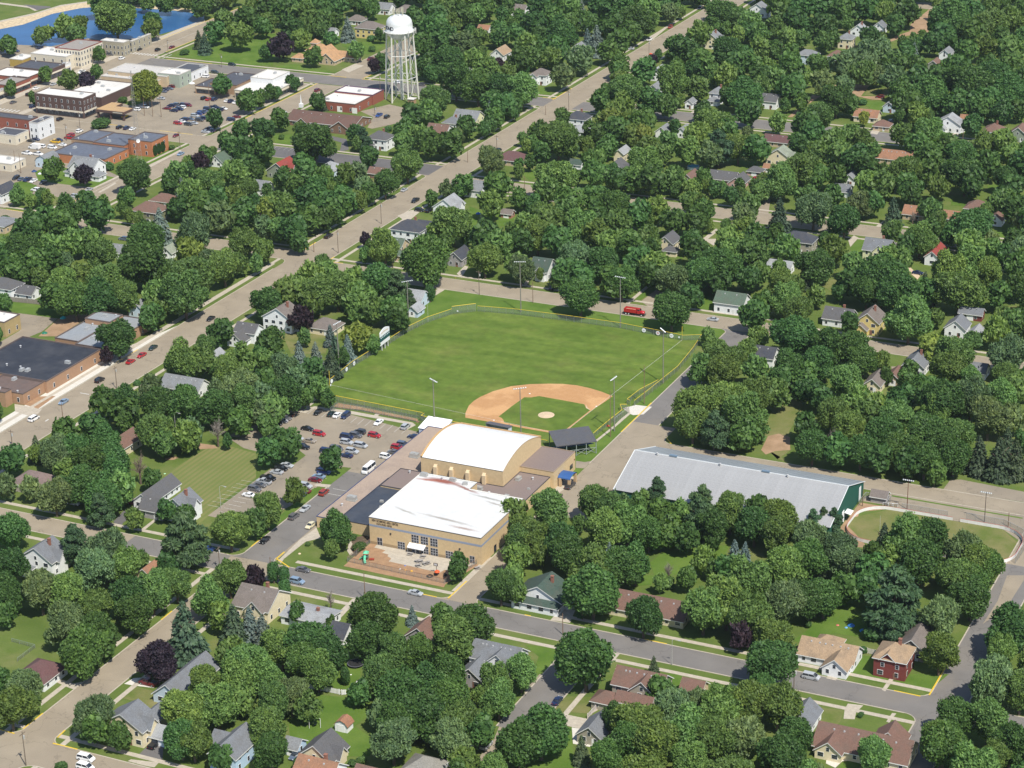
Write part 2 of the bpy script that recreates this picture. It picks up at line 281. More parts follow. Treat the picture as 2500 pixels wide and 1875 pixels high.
# ---------------------------------------------------------------- ground, streets, kerbs
g = MB(); g.poly([(-4000, -1500, 0), (4000, -1500, 0), (4000, 5000, 0), (-4000, 5000, 0)]); tag(g.build('ground', M['lawn']), kind='structure')
SHEETS = [('downtown_pavement',0.012,'lot',[(-620,160),(-462,160),(-462,262),(-325,262),(-325,276),(-325,385),(-441,385),(-462,385),(-462,455),(-620,420)]),
('downtown_sidewalk',0.03013,'concrete',[(-466,276),(-437,276),(-437,388),(-441,388),(-441,440),(-466,440)]),
('town_car_park',0.02226,'lot',[(-380,186),(-322,158),(-320.6,158),(-320.6,200),(-392,237),(-405,200)]),
('town_yard',0.01639,'lot',[(-462,200),(-392,228),(-378,262),(-462,262)]),
('town_yard',0.01852,'lot',[(-405,200),(-375,200),(-368,250),(-350,262),(-420,262)]),
('town_car_park',0.02665,'lot',[(-462,200),(-392,230),(-345,190),(-345,140),(-462,140)]),
('exchange_garden',0.03078,'green_lawn',[(-320.7,223.3),(-321.8,250.7),(-326.8,252.1),(-330.4,238.7),(-328.4,224.6)]),
('house_lawn',0.03491,'green_lawn',[(-359.5,204.2),(-324.6,199.2),(-322.7,181.9),(-335.3,181),(-356.2,180.9),(-367.1,192.9),(-366.1,214.3)]),
('corner_green',0.03104,'green_lawn',[(-397.8,320.6),(-389.5,325),(-390.5,312.1),(-403,316.2)]),
('left_green',0.03117,'green_lawn',[(-359.9,155.9),(-343.2,145.3),(-345.9,161.4),(-352.3,174.6),(-363.2,178.4),(-369.1,168.1)]),
('outer_field',0.0113,'green_lawn',[(-900,470),(-560,520),(-470,640),(-470,1200),(-1500,1200),(-1500,400)]),
('pond',0.03143,'water',[(-582.8,404),(-570.8,433.7),(-564.7,448.9),(-565.1,479.5),(-557.2,499.4),(-545.5,508.2),(-521,511.1),(-496.2,513.1),(-472.2,510.6),(-463.7,497),(-466.5,467.8),(-470.2,448.2),(-491.8,431),(-504.6,432.5),(-513.8,407.7),(-535.7,404.2),(-547.5,402.9),(-559.2,384.9)]),
('stone_bank',0.05156,'rock',[(-591.5,415),(-582.5,449.1),(-574.3,473.8),(-572.6,498.4),(-562.7,513.5),(-553.9,501.3),(-556.8,498.9),(-564.7,478.9),(-564.3,448.4),(-570.5,433.2),(-579.9,400.3)]),
('stone_bank',0.05169,'rock',[(-559,508.5),(-526.1,518.6),(-501.1,520.6),(-478.3,520.2),(-472.7,511.4),(-496.5,513.7),(-521.4,511.6),(-545.5,508.2),(-553.9,501.3)]),
('dike_path',0.05682,'concrete',[(-594.4,418.7),(-584.9,452.2),(-576.9,477.3),(-574.8,501.5),(-564.7,516.4),(-562.7,513.5),(-572.6,498.4),(-574.3,473.8),(-582.5,449.1),(-591.5,415)]),
('path',0.05195,'concrete',[(-625.5,493.6),(-616.8,494.2),(-591.2,491.8),(-579.1,484),(-580.3,481.8),(-589.3,487.9),(-613.8,490.3),(-622.3,489.4)]),
('path',0.05208,'darklot',[(-598.6,494.4),(-579,496.1),(-576.3,493.6),(-579.8,483.7),(-583.7,486.5)]),
('pond_walk',0.05221,'concrete',[(-465.4,442.2),(-466,467),(-464.9,499.9),(-459.8,491.8),(-459.8,461.4),(-460,436.5)]),
('sports_car_park',0.02634,'lot',[(-108,-46),(-97,-12),(-80,-12.2),(-47,-17.5),(-43.2,-19),(-43.2,-56.1),(-54.3,-56.1),(-54.3,-53),(-57.6,-53.5),(-57.6,-84),(-62,-104),(-79.5,-104),(-79.5,-64),(-74,-59.5),(-74,-50),(-80,-46)]),
('drive',0.02847,'lot',[(-43.2,-125.5),(-42.3,-125.5),(-42.3,-19),(-43.2,-19)]),
('service_path',0.0526,'concrete',[(-96.3,-17.4),(-93,-11),(-77.7,-9.8),(-53.1,-10.7),(-50.9,-12.3),(-52.1,-17.6),(-53.3,-17.3),(-52.7,-12.6),(-76.7,-12.3),(-92.1,-13.2),(-92.8,-18)]),
('entrance_walk',0.04873,'concrete',[(-41.7,-123),(-42.9,-107.2),(-42.3,-97.9),(-37.2,-104),(-40.4,-108),(-40.6,-121.2),(-39.8,-124.3)]),
('garden_bed',0.05286,'garden',[(-28.9,-101.4),(-24.7,-96),(-21.7,-99.3),(-20.6,-111.1),(-23.4,-110.6)]),
('garden_path',0.05799,'concrete',[(-29.7,-100.8),(-28.2,-101.1),(-25.9,-103.7),(-25,-106.9),(-22.4,-109.3),(-22.7,-111.1),(-25.1,-108.6),(-27,-104.1)]),
('lot_crossing_walk',0.05312,'concrete',[(-58.9,-70.6),(-59,-68.5),(-54,-67.6),(-53.7,-69.9)]),
('island_lawn',0.04825,'green_lawn',[(-57.7,-68.1),(-54.4,-67.5),(-54.4,-56.2),(-58.1,-54.6),(-60.3,-57.1)]),
('island_lawn',0.04838,'green_lawn',[(-58.2,-71.8),(-55.5,-71.5),(-55,-90.2),(-54.6,-114.8),(-57.2,-110.5),(-58.2,-84)]),
('striped_lawn',0.02351,'stripes',[(-109,-56.8),(-102.1,-53.4),(-90.8,-55.2),(-80.3,-72.5),(-80.8,-90.5),(-78.2,-112.9),(-81.3,-111.5),(-104.2,-87.4),(-110.8,-83.1)]),
('side_drive',0.03364,'lot',[(-105.3,-48.3),(-98.1,-43.1),(-96.4,-41.3),(-90.1,-51.7),(-91.9,-53.5),(-97.1,-53)]),
('sand_pit',0.03377,'soil',[(-114.6,-55.4),(-107.9,-54.7),(-105.4,-56.4),(-110.9,-59.7)]),
('sand_pit',0.0339,'soil',[(-117.8,-71),(-115.9,-68.2),(-113.7,-68.3),(-114.3,-70.6),(-116.6,-72.1)]),
('driveway',0.03403,'darklot',[(-105.5,-119.7),(-107,-111.9),(-105.8,-105.7),(-102.9,-105.9),(-102.4,-112.8),(-102.1,-119.2),(-100.8,-122.4)]),
('front_path',0.03816,'concrete',[(-94,-120.9),(-94.3,-112.7),(-93.1,-113.6),(-92.6,-121.2)]),
('school_walk',0.05429,'white_concrete',[(-192,-75),(-185,-75),(-185,40),(-192,5)]),
('school_walk',0.05642,'concrete',[(-189,5),(-187,5),(-187,119),(-189,119)]),
('school_entry',0.05955,'concrete',[(-196.2,-51.1),(-192.9,-50.9),(-183.9,-51.3),(-182.5,-55.4),(-185.6,-58),(-191.7,-56.8)]),
('school_bed',0.06268,'mulch',[(-193.4,-50),(-192.8,-42),(-186.7,-38.9),(-185.4,-51.4)]),
('school_yard_paving',0.02481,'lot',[(-253.3,27.7),(-234.7,28.8),(-231.7,13.9),(-233,6.5),(-233.2,-10.9),(-236.7,-27.9),(-260.3,2.4),(-240.2,-1.8),(-240.7,11.6)]),
('play_soil',0.03694,'soil',[(-234.3,28.3),(-232.2,34.8),(-226.8,37.7),(-223.7,32.5),(-223,11.9),(-229.9,9.2),(-231.5,16.7)]),
('verge_lawn',0.03507,'green_lawn',[(-265.8,37.3),(-248.9,38.9),(-232.7,33.9),(-235.6,28.5),(-252.4,28.1),(-260.3,29.3)]),
('outfield_turf',0.0192,'field',[(-97.8,8.7),(-99.5,28),(-97.6,50),(-96.5,75),(-94,81),(-89.3,92),(-81.7,98.9),(-66.5,101.6),(-21,103.2),(6.2,100),(13,103.6),(15,89),(16.6,61),(14,44),(12,20),(14,2),(6,-12),(-4,-14),(-30,-20),(-46,-10),(-92,0),(-97,4)]),
('outer_bank',0.01333,'green_lawn',[(-107,118),(18,117),(18,104),(13.2,104),(6.3,100.2),(-21,103.4),(-66,102),(-82,99.2),(-89.5,92.5),(-96,76),(-104,98)]),
('kerb_lawn',0.01446,'green_lawn',[(16.7,61),(18.7,61),(18.7,-35),(14,-25),(4,-24.9),(-26,-19),(-30,-17),(6,-12),(14,2),(12.5,20),(14.2,44)]),
('infield_dirt',0.03359,'dirt',[(-37.7,0.4),(-39.5,4.2),(-41.4,10.8),(-41.7,15.3),(-41.2,19.5),(-39.2,26.2),(-35,33.2),(-29.5,37.6),(-23.3,40.6),(-18.5,42.3),(-13.2,43.1),(-7.4,42.4),(-1.9,40.8),(3.2,38.6),(2.7,33.5),(1.3,23.2),(0.8,13.5),(0.5,4.5),(0,-0),(-4.8,-0.3),(-15.3,-0.2),(-23,0.2)]),
('infield_turf',0.04172,'field',[(-26.1,25.4),(-23.8,26.2),(-21.6,28.5),(-12.6,28.2),(-3.3,27.7),(-1.4,24.8),(0.8,23.5),(0.3,13.8),(-0.3,4.7),(-5.1,1.2),(-15.9,1.2),(-23,1.8),(-24.2,3.7),(-25.8,5.3),(-27.1,5.7),(-26.8,15.8)]),
('worn_dirt',0.03985,'pale_dirt',[(-2.6,27.6),(-0.6,24.7),(0.6,24.3),(0.2,23.7),(-1.3,24.6)]),
('gate_concrete',0.05598,'white_concrete',[(12.5,31.6),(14,34.1),(20.1,34.7),(19.9,27.2),(16.8,25.2),(15.2,25.8)]),
('dugout_walk',0.05611,'concrete',[(10.9,29.5),(12.3,31.9),(15.4,25.9),(15,13.2),(13.9,-2.2),(13.1,0.2),(14,14.2),(14,20.6),(14.3,26.5)]),
('arts_forecourt',0.05624,'concrete',[(15.4,-42.7),(15.7,-36.2),(18.5,-29),(19.7,-39),(17.7,-51.4)]),
('arts_drive',0.05237,'lot',[(13.7,-18.7),(17,-18.4),(18.8,-16.6),(18.8,-23.3),(16,-24)]),
('playground_bark',0.0365,'mulch',[(-21.2,-115.3),(-20.9,-101.1),(17.6,-101.1),(13.6,-116.5)]),
('playground_concrete',0.04863,'concrete',[(-18.6,-101.2),(-18.3,-103.3),(-14.1,-103.6),(-14.3,-105.5),(-11.8,-105.9),(-11.6,-107),(-9.7,-108),(-9.6,-110),(8.6,-110.7),(9,-108.4),(12.5,-107.8),(16,-101.2)]),
('playground_walk',0.05676,'concrete',[(17.2,-101),(17.2,-120),(18.7,-120),(18.7,-95),(18.4,-95)]),
('planting_strip',0.03989,'mulch',[(-21,-118.2),(-21,-115.3),(13.6,-116.5),(14,-118.8)]),
('rink_turf',0.02702,'dry_lawn',[(122,-41),(159,-41),(167.4,-31.5),(167.4,-24.5),(159,-15),(122,-15),(113.6,-24.5),(113.6,-31.5)]),
('rink_soil',0.02315,'soil',[(111.5,-46),(124,-44),(116,-34),(114,-20),(124,-13.2),(112,-13.4)]),
('hall_yard',0.02728,'lot',[(112,-12),(126,-12),(165.8,-12),(165.8,-3),(120,-3),(112,-8)]),
('hall_verge',0.04341,'green_lawn',[(120,-4),(163,-4.4),(163,-5.2),(120,-5)]),
('yard_by_rink',0.02454,'lot',[(124,-14.9),(159,-14.9),(167,-22),(165.8,-12),(124,-12)]),
('parking_bay',0.02767,'lot',[(134.3,14.5),(137.4,16.3),(158.8,14.9),(177.5,14.1),(179.2,6.4),(160.6,7.1),(134.1,6.6)]),
('mown_strip',0.0378,'dry_lawn',[(70.9,14.7),(64.7,22.8),(58.5,63.1),(62.3,64.7),(69,59.2),(71.5,47.7),(72.3,32.5),(78.2,17.8),(76.3,8.7),(82.2,7)]),
('bare_soil_patch',0.04193,'soil',[(68.7,13.8),(67,25.9),(69.6,29.2),(74.3,27.9),(77.8,17.6),(73.4,14.7),(71.4,10.8)]),
('driveway',0.03642,'white_concrete',[(-42.5,-205.7),(-41.9,-202),(-39.3,-200.5),(-36,-200.9),(-33.3,-204.3),(-39.2,-205.4)]),
('driveway',0.0373,'concrete',[(-62.9,-212),(-62.8,-210.5),(-55.7,-211),(-53.4,-208.6),(-51.2,-214),(-55.3,-213.7)]),
('driveway',0.03761,'darklot',[(-17.5,-236.4),(-17.9,-229.6),(-14.8,-227.7),(-9.3,-236.6),(-11.3,-236.8)]),
('driveway',0.03717,'concrete',[(-18.4,-239.3),(-18.1,-238.2),(-10.4,-236.6),(-10.2,-239.1),(-12.9,-239.4)]),
('dry_front_lawn',0.0379,'dry_lawn',[(-39,-205.7),(-28.9,-205.8),(-20.6,-217.8),(-24.2,-218),(-31.7,-212.5),(-38.2,-212.6)]),
('back_lawn',0.03828,'green_lawn',[(10.2,-204.6),(10.6,-196.5),(11.6,-189.3),(19,-187.5),(27.1,-188.1),(29.1,-193.3),(28.3,-200.2),(37.4,-204.7),(39.3,-212),(33.1,-214.7),(18.4,-217.2)]),
('fence_lawn',0.03787,'green_lawn',[(8.2,-167.4),(12.6,-168.5),(16.7,-176),(17.2,-184.2),(10.6,-184.2),(9.3,-181.3)]),
('driveway',0.03798,'concrete',[(-7.6,-147.3),(-8,-136),(-5.6,-135.4),(-5.9,-139.1),(-5.3,-147.9)]),
('driveway',0.03879,'concrete',[(17.5,-139.1),(18,-135.7),(21.2,-135.1),(20.2,-139.8)]),
('lane',0.0386,'tan_road',[(65.4,-202.7),(66.6,-195.3),(64.1,-184.3),(64.8,-178),(66.3,-181.3),(69.2,-194.2),(68.8,-201.9)]),
('lawn_patch',0.0384,'green_lawn',[(51.7,-141.6),(61.2,-139.1),(64.1,-147.3),(62.6,-155.1),(60.5,-155.2),(58.2,-146.2)]),
('driveway',0.03939,'concrete',[(52.3,-125.1),(52.3,-118.5),(51.2,-114.2),(55.9,-113.8),(58.3,-124.5)]),
('front_path',0.03797,'concrete',[(41.7,-121),(41.8,-113.8),(42.9,-114.1),(43.1,-121.2)]),
('driveway',0.03931,'concrete',[(75.4,-172.2),(85.9,-172),(87.2,-177.6),(80,-177.4)]),
('patio',0.03821,'white_concrete',[(82.4,-177.7),(88.1,-177.2),(92.6,-179.1),(94.3,-184.7),(86,-185.1)]),
('front_lawn',0.03923,'dry_lawn',[(73.5,-163.6),(82.3,-160.5),(83.4,-169.4),(75.1,-171.7),(73.9,-169.5)]),
('side_lawn',0.03861,'green_lawn',[(95,-139.9),(101.4,-139.3),(102.2,-145.9),(99.8,-146.9)]),
('back_lawn',0.03915,'green_lawn',[(79.4,-178.3),(82.2,-177.8),(89.6,-192.9),(93.4,-194.9),(79.8,-200.7),(79,-197.5),(82.2,-189.9)]),
('bright_lawn',0.03995,'green_lawn',[(66.1,-93.4),(66.3,-88.3),(69.9,-86.8),(71.2,-92.9),(67.9,-95.1)]),
('bright_lawn',0.0401,'green_lawn',[(65.4,-79.4),(66.3,-71.2),(76.8,-63.3),(83.6,-58.7),(85.1,-65.9),(76.4,-77.3),(76.7,-83),(70.4,-88.1)]),
('patio',0.04024,'concrete',[(83.9,-170.6),(84.6,-160.2),(90,-159.9),(90.8,-163.6),(85.6,-165.8)]),
('cul_de_sac',0.03926,'tan_road',[(62,-163),(62.6,-155.1),(64.7,-154.9),(64.6,-161.9),(66.9,-170.5),(64.3,-170.2)]),
('driveway',0.0399,'concrete',[(136.8,-126),(136.8,-121.4),(134.7,-118.4),(137.3,-119.1),(140.6,-117.7),(139.9,-120.8),(139.7,-126.1)]),
('front_path',0.03949,'concrete',[(152.8,-126.1),(153,-118),(154.3,-116.7),(153.9,-126.6)]),
('driveway',0.04034,'concrete',[(146.5,-139.8),(146.5,-136.8),(150.6,-136.1),(149.9,-140.4),(150.6,-144),(147.8,-144.9)]),
('front_path',0.04031,'concrete',[(158.7,-141.8),(158.9,-136.9),(160,-136.7),(159.6,-142.1)]),
('sunny_lawn',0.03951,'dry_lawn',[(138.3,-142),(146.6,-140.8),(147.4,-146.7),(146.8,-155.9),(144.7,-153.6),(140,-145.9)]),
('watered_lawn',0.04076,'green_lawn',[(139.5,-121.7),(141.9,-109.9),(146,-108.9),(147,-115.6),(152.9,-117.4),(152.1,-122.6),(146.8,-122.7)]),
('watered_lawn',0.04113,'green_lawn',[(154.4,-121.6),(156.8,-115),(167.4,-110.5),(164.6,-122.7)]),
('watered_lawn',0.04098,'green_lawn',[(121.3,-109.1),(123.3,-102.3),(123.7,-96.1),(124.6,-90.3),(129.8,-81.9),(138.8,-85.1),(138.5,-92.1),(138.4,-99.7),(130.7,-100.7),(125.8,-110.2)]),
('patio',0.04171,'white_concrete',[(149.1,-163.1),(153.8,-159.2),(155.6,-160.9),(158.1,-162.9),(153.9,-165.4),(153.2,-169.2),(150.3,-168.1)]),
('watered_lawn',0.04045,'green_lawn',[(154,-165.9),(157.8,-163),(159.3,-167.9),(154,-170.8)]),
('drive',0.04052,'darklot',[(149,-83.9),(152.5,-81.6),(154.2,-85.5),(152.5,-87.7)]),
('far_drive',0.04039,'tan_road',[(168.8,-78.5),(169.3,-62.8),(167.9,-45.6),(172.6,-43.6),(173.3,-46.6),(172.7,-65.3)]),
('driveway',0.04147,'concrete',[(-149.5,145.9),(-143.9,144.9),(-137.3,144.2),(-135.7,140.1),(-143.1,140.3)]),
('driveway',0.04148,'concrete',[(-109,136.4),(-110.4,146.9),(-108.4,146.1),(-104.9,132.6)]),
('driveway',0.04162,'concrete',[(-169.1,196.7),(-167.2,206.6),(-162.4,206.7),(-160.5,189.4)]),
('side_lawn',0.0414,'green_lawn',[(-144.7,221),(-136.2,216.9),(-126.5,188.7),(-128.7,189.6)]),
('back_lawn',0.0426,'green_lawn',[(-129.3,216),(-120.7,215.7),(-122.8,227.7),(-114.4,202.2),(-120.4,199.8)]),
('garden_lawn',0.04128,'dry_lawn',[(-153.5,55.1),(-133.9,56.1),(-124.3,55.9),(-114.9,35.7),(-127.4,30.6),(-137.1,42.6),(-146.4,44.2)]),
('driveway',0.04307,'concrete',[(-106.7,111.4),(-108.3,116.8),(-104.7,118.2),(-105.2,109.1)]),
('front_lawn',0.04253,'green_lawn',[(-4.1,148.1),(4.3,147),(4.6,134.2),(-1.4,131.8)]),
('front_path',0.04261,'concrete',[(-29.6,129.8),(-29.6,154.3),(-28,154.1),(-28,129.7)]),
('grass_verge',0.04323,'green_lawn',[(-27.9,135.6),(-27.6,154.3),(-24.6,149.5),(-25.4,135.8)]),
('side_street',0.04226,'tan_road',[(-24.7,134),(-24.1,148.9),(-20.5,147.4),(-17.8,128.1)]),
('front_walk',0.0422,'concrete',[(-77.5,135.2),(-79,143),(-77.5,142),(-75.5,134.4)]),
('front_lawn',0.04266,'green_lawn',[(-35.1,197.8),(-31.3,197.7),(-28.1,189.2),(-32.7,189)]),
('lane',0.04225,'concrete',[(-29.5,216.7),(-28.9,232.3),(-26.8,229.7),(-27.2,217.6),(-23.9,218.9),(-21.6,209.8)]),
('lane_patch',0.04293,'tan_road',[(-21.2,265.6),(-22.1,281.8),(-20.5,280.6),(-13.1,256.1),(-17.3,256.2)]),
('front_lawn',0.04367,'green_lawn',[(33.7,228.3),(33.3,241.4),(37,241.2),(41.9,221.8),(40,213)]),
('driveway',0.04361,'concrete',[(29.6,238.3),(30,245.2),(32.8,242.9),(33.2,229.8)]),
('driveway',0.04322,'concrete',[(35.2,261),(36.2,270.1),(38.5,267.5),(37.5,260.2)]),
('drive',0.044,'pale_dirt',[(60.1,216.2),(63.6,214.5),(70.8,204.9),(71,200.5),(66.5,206.3)]),
('back_lawn',0.04313,'dry_lawn',[(36.2,179),(38.9,187.7),(42.9,187.7),(42.3,174)]),
('clearing',0.04472,'dry_lawn',[(80.9,172),(87.7,173.3),(85.9,162.7)]),
('clearing',0.04355,'green_lawn',[(54,315.2),(61.9,322.1),(65.2,303),(58,302)]),
('clearing',0.04385,'green_lawn',[(84.2,283.7),(91.2,284.7),(93.3,265.1),(87.8,262.9)]),
('clearing',0.04379,'dry_lawn',[(111.4,182.8),(116.1,184.7),(114.5,174.2)]),
('short_lane',0.04498,'tan_road',[(73.6,125.1),(79.1,126.7),(81.2,121),(75.4,120.6)]),
('driveway',0.04539,'tan_road',[(88,104.1),(91.6,105.5),(92.4,93.6)]),
('dirt_lane',0.04543,'soil',[(-55.4,675.6),(-51.9,673.6),(-40,617.4),(-49.6,604.8),(-53.8,588.2),(-56.2,584.4),(-55.3,602.7),(-50.9,616.5),(-55.1,633.7)]),
('top_street',0.04411,'tan_road',[(-69.8,690.6),(-56,693.9),(-51.7,675.3),(-63.5,676)]),
('lane',0.04494,'soil',[(-57.7,414.9),(-59.5,460.4),(-54.8,459.6),(-56.1,434.5),(-55.5,415.7)]),
('side_lane',0.04498,'soil',[(-44.7,488.9),(-37.1,491.7),(-34.8,467.1),(-38.2,465.9),(-48.4,469.6),(-56.9,484.3),(-48,485)]),
('drive',0.04481,'soil',[(-36.5,466.5),(-28,469.7),(-21.4,464.7),(-27.1,462.6)]),
('clearing',0.04645,'dry_lawn',[(-36.2,484.3),(-25,489.8),(-20,472.7),(-33.8,470)]),
('clearing',0.04472,'green_lawn',[(-36.7,459),(-20.1,460.3),(-13.7,438.6),(-18.3,441.6)]),
('driveway',0.04575,'concrete',[(-9.7,401),(-11.9,416),(-7.5,417.7),(-5.9,400.2)]),
('driveway',0.04642,'concrete',[(28.9,406.8),(28.9,426.9),(30.5,425.3),(33.6,397.8)]),
('front_lawn',0.047,'green_lawn',[(34.9,476.1),(36.6,479.2),(38.2,470.1)]),
('clearing',0.04545,'green_lawn',[(65.7,336.7),(70.8,342.5),(72.9,331.8),(68.4,328.2)]),
('front_lawn',0.0462,'green_lawn',[(-202.4,424.7),(-197.9,423.8),(-190.5,413.7),(-196.5,410.2)]),
('driveway',0.04691,'concrete',[(-107.4,405.5),(-106.2,427.9),(-104.5,428.5),(-101.7,404.1)]),
('back_lawn',0.04563,'green_lawn',[(-59.2,328.3),(-54.8,334.1),(-42.3,330.6),(-42.4,322.5),(-48.7,322.1)]),
('path',0.04616,'concrete',[(-187.7,548.3),(-191.5,597.1),(-189.7,594.5),(-184.8,544.8)]),
('lawn_patch',0.04759,'green_lawn',[(-201.2,629.9),(-199.5,637.4),(-193.1,632.9),(-194,619.1)]),
('front_lawn',0.04622,'green_lawn',[(-143.8,275.2),(-140.3,288.8),(-134.5,278.8),(-135,266.6)]),
('green',0.04686,'green_lawn',[(-413.1,475.3),(-403.3,482),(-365.3,415.6),(-374.7,412.1)]),
('church_lawn',0.0468,'green_lawn',[(-362.6,413.8),(-354.7,422.4),(-325.5,413.7),(-323.5,407.5),(-359.3,409.4)]),
('front_lawn',0.04718,'green_lawn',[(-354,475.3),(-333.4,488.9),(-326,476.6),(-326.2,455.8),(-349.8,467.8)]),
('driveway',0.04661,'concrete',[(-323.1,420.1),(-322.7,434.2),(-315.8,432.5),(-316.2,415.7)]),
('side_lawn',0.04666,'green_lawn',[(-291.1,291.5),(-282.1,294.9),(-273,278.2),(-280.1,275.5)]),
('church_drive',0.04871,'darklot',[(-262.6,300),(-251.7,297.4),(-241.5,281.5),(-243.9,276.3),(-250.9,291.1),(-259.5,294.5)]),
('yard',0.04838,'lot',[(-270.6,346.3),(-262.7,364),(-251.9,360.7),(-239.2,336.6),(-248.8,319),(-252.1,320.1),(-258.8,338.7)]),
('house_lawn',0.04845,'green_lawn',[(-266.6,486.5),(-271.3,502.6),(-265.7,498.7),(-261.7,482.5)]),
('park_lawn',0.04757,'green_lawn',[(-431.4,414.2),(-434,428),(-429.5,469.3),(-405.4,462.6),(-373.3,409.8),(-402.2,410.5)]),
('driveway',0.04775,'concrete',[(-333.6,214.2),(-334.5,226.5),(-327.9,226.9),(-326.5,214.8),(-327.4,206.2)]),
('walk',0.04847,'concrete',[(-320.2,221.4),(-321.2,250.9),(-319.2,249.5),(-318,220.2)]),
('walk',0.04798,'concrete',[(-318.5,175.9),(-320.2,192.8),(-318.3,191.5),(-316.9,176.6)]),
('cage_soil',0.04855,'dirt',[(-86.3,-8.7),(-86.6,-5),(-77.8,-5.2),(-69.2,-5.9),(-53,-7),(-51.9,-9),(-67.8,-8.6),(-75.2,-7.5),(-83,-9)]),
('bleacher_pad',0.04962,'concrete',[(-68.9,-11.5),(-69.2,-8.4),(-67.3,-8.8),(-67.6,-11.4)]),
('gravel_ramp',0.04862,'concrete',[(-96.1,-13.5),(-95.5,-7.4),(-94.6,-8.3),(-94.4,-14.1)]),
('sand_heap',0.04869,'pale_dirt',[(-99.8,-6.6),(-100.1,-4.2),(-97.7,-3.6),(-95.4,-5.6),(-95.8,-7.9),(-97.7,-8.3)])]
for nm, z, mt, pts in SHEETS: sheet(nm, pts, z, M[mt])
XST = [(-251, -240, -140, 60, 'tan_road'), (-135.5, -125.5, -230, -93, 'tan_road'), (-135.5, -125.5, -93, -57, 'grey_road'), (-135.5, -125.5, -57, -36, 'tan_road'), (-135.5, -125.5, -36, 176, 'grey_road'), (-135.5, -125.5, 176, 330, 'grey_road'), (117.3, 129.6, -184, 35, 'tan_road'), (116.5, 126.5, 35, 330, 'tan_road'), (125.5, 138, -420, -184, 'tan_road'), (246, 260.3, -170, 400, 'tan_road'), (257, 273.5, -305, -184, 'darklot'), (262, 276, -470, -305, 'tan_road'), (389, 405, -444, 60, 'grey_road'), (-2.8, 6.4, 35, 330, 'tan_road')]   # (y0, y1, x0, x1, material)
YST = [(-184.5, -168, -150, 700, 'tan_road'), (-54.3, -43.2, -125.5, -56, 'grey_road'), (-53.6, -43.2, -330, -135.5, 'tan_road'), (19, 27, -125.5, -60, 'tan_road'), (18.9, 35, -60, 20, 'tan_road'), (18.9, 28.5, 20, 117, 'grey_road'), (63.5, 74, -185, -135.5, 'grey_road'), (165.8, 176.3, -300, -38, 'grey_road'), (165.8, 180, -38, -4, 'tan_road'), (-320.5, -305, 130, 388, 'tan_road'), (-322, -302, 405, 520, 'tan_road'), (-460.5, -441, 200, 620, 'tan_road')]   # (x0, x1, y0, y1, material)
for i, (y0, y1, x0, x1, mt) in enumerate(XST): sheet('street', [(x0, y0), (x1, y0), (x1, y1), (x0, y1)], .032, M[mt])
for i, (x0, x1, y0, y1, mt) in enumerate(YST): sheet('street', [(x0, y0), (x1, y0), (x1, y1), (x0, y1)], .040, M[mt])
def cut(a, b, gaps):
    segs = [(a, b)]
    for g0, g1 in gaps:
        ns = []
        for s0, s1 in segs:
            if g1 <= s0 or g0 >= s1: ns.append((s0, s1)); continue
            if g0 > s0: ns.append((s0, g0))
            if g1 < s1: ns.append((g1, s1))
        segs = ns
    return [s for s in segs if s[1]-s[0] > 1.0]
kerb = MB(); walk = MB(); CRN = 4.0
for y0, y1, x0, x1, mt in XST:
    for a0, a1, b0, b1, mt2 in YST:
        for sx, xs in ((-1, a0), (1, a1)):
            for sy, ys in ((-1, y0), (1, y1)):
                if not (x0 < xs+sx*6 < x1 and b0 < ys+sy*6 < b1): continue
                cx, cy = xs+sx*CRN, ys+sy*CRN; arc = [(cx-sx*CRN*math.cos(t_), cy-sy*CRN*math.sin(t_)) for t_ in [i*math.pi/16 for i in range(9)]]
                sheet('street_corner', [(xs-sx*.3, ys-sy*.3), (xs-sx*.3, cy)]+arc[0:]+[(cx, ys-sy*.3)], .0365, M[mt2])
                for (ax, ay), (bx, by) in zip(arc, arc[1:]): kerb.bar((ax, ay, .0), (bx, by, .0), .17, 4)
SWX = {(0, 1): 4.0, (1, 1): 4.2, (2, 1): 4.2, (4, 1): 4.2, (4, -1): 4.0, (1, -1): 4, (2, -1): 4, (6, 1): 4.2, (7, 1): 4.2, (9, 1): 4.2, (9, -1): 4.2, (8, 1): 4, (12, 1): 4.5, (12, -1): 3.5, (10, 1): 3.5}; SWY = {(0, -1): 4.2, (0, 1): 4.2, (2, -1): 4, (2, 1): 4, (6, 1): 4, (9, -1): 3.5, (9, 1): 3.5, (10, 1): 4, (11, 1): 3.5}; KGX = [(-47.5, -41, -125.5)]; KGY = [(-70, -50, -54.3), (-125.5, -50, -43.2), (-60, -19, 18.9), (38, 47, 28.5), (-1, 20, 35)]
for i, (y0, y1, x0, x1, mt) in enumerate(XST):
    for side, y in ((-1, y0), (1, y1)):
        gaps = [(a-CRN, b+CRN) for a, b, c, d, _ in YST if c-1 <= y+side*.5 <= d+1]
        gaps += [(a, b) for a, b, yy in KGX if abs(yy-y) < 3]
        for s0, s1 in cut(x0, x1, gaps): kerb.box(s0, y-.1 if side > 0 else y-.25, 0, s1, y+.25 if side > 0 else y+.1, .13)
        if (i, side) in SWX:
            off = SWX[(i, side)]; yy = y+side*off
            gaps2 = [(a-.2, b+.2) for a, b, c, d, _ in YST if c-1 <= yy <= d+1]
            for s0, s1 in cut(x0, x1, gaps2): walk.box(s0, yy-.8, 0, s1, yy+.8, .07)
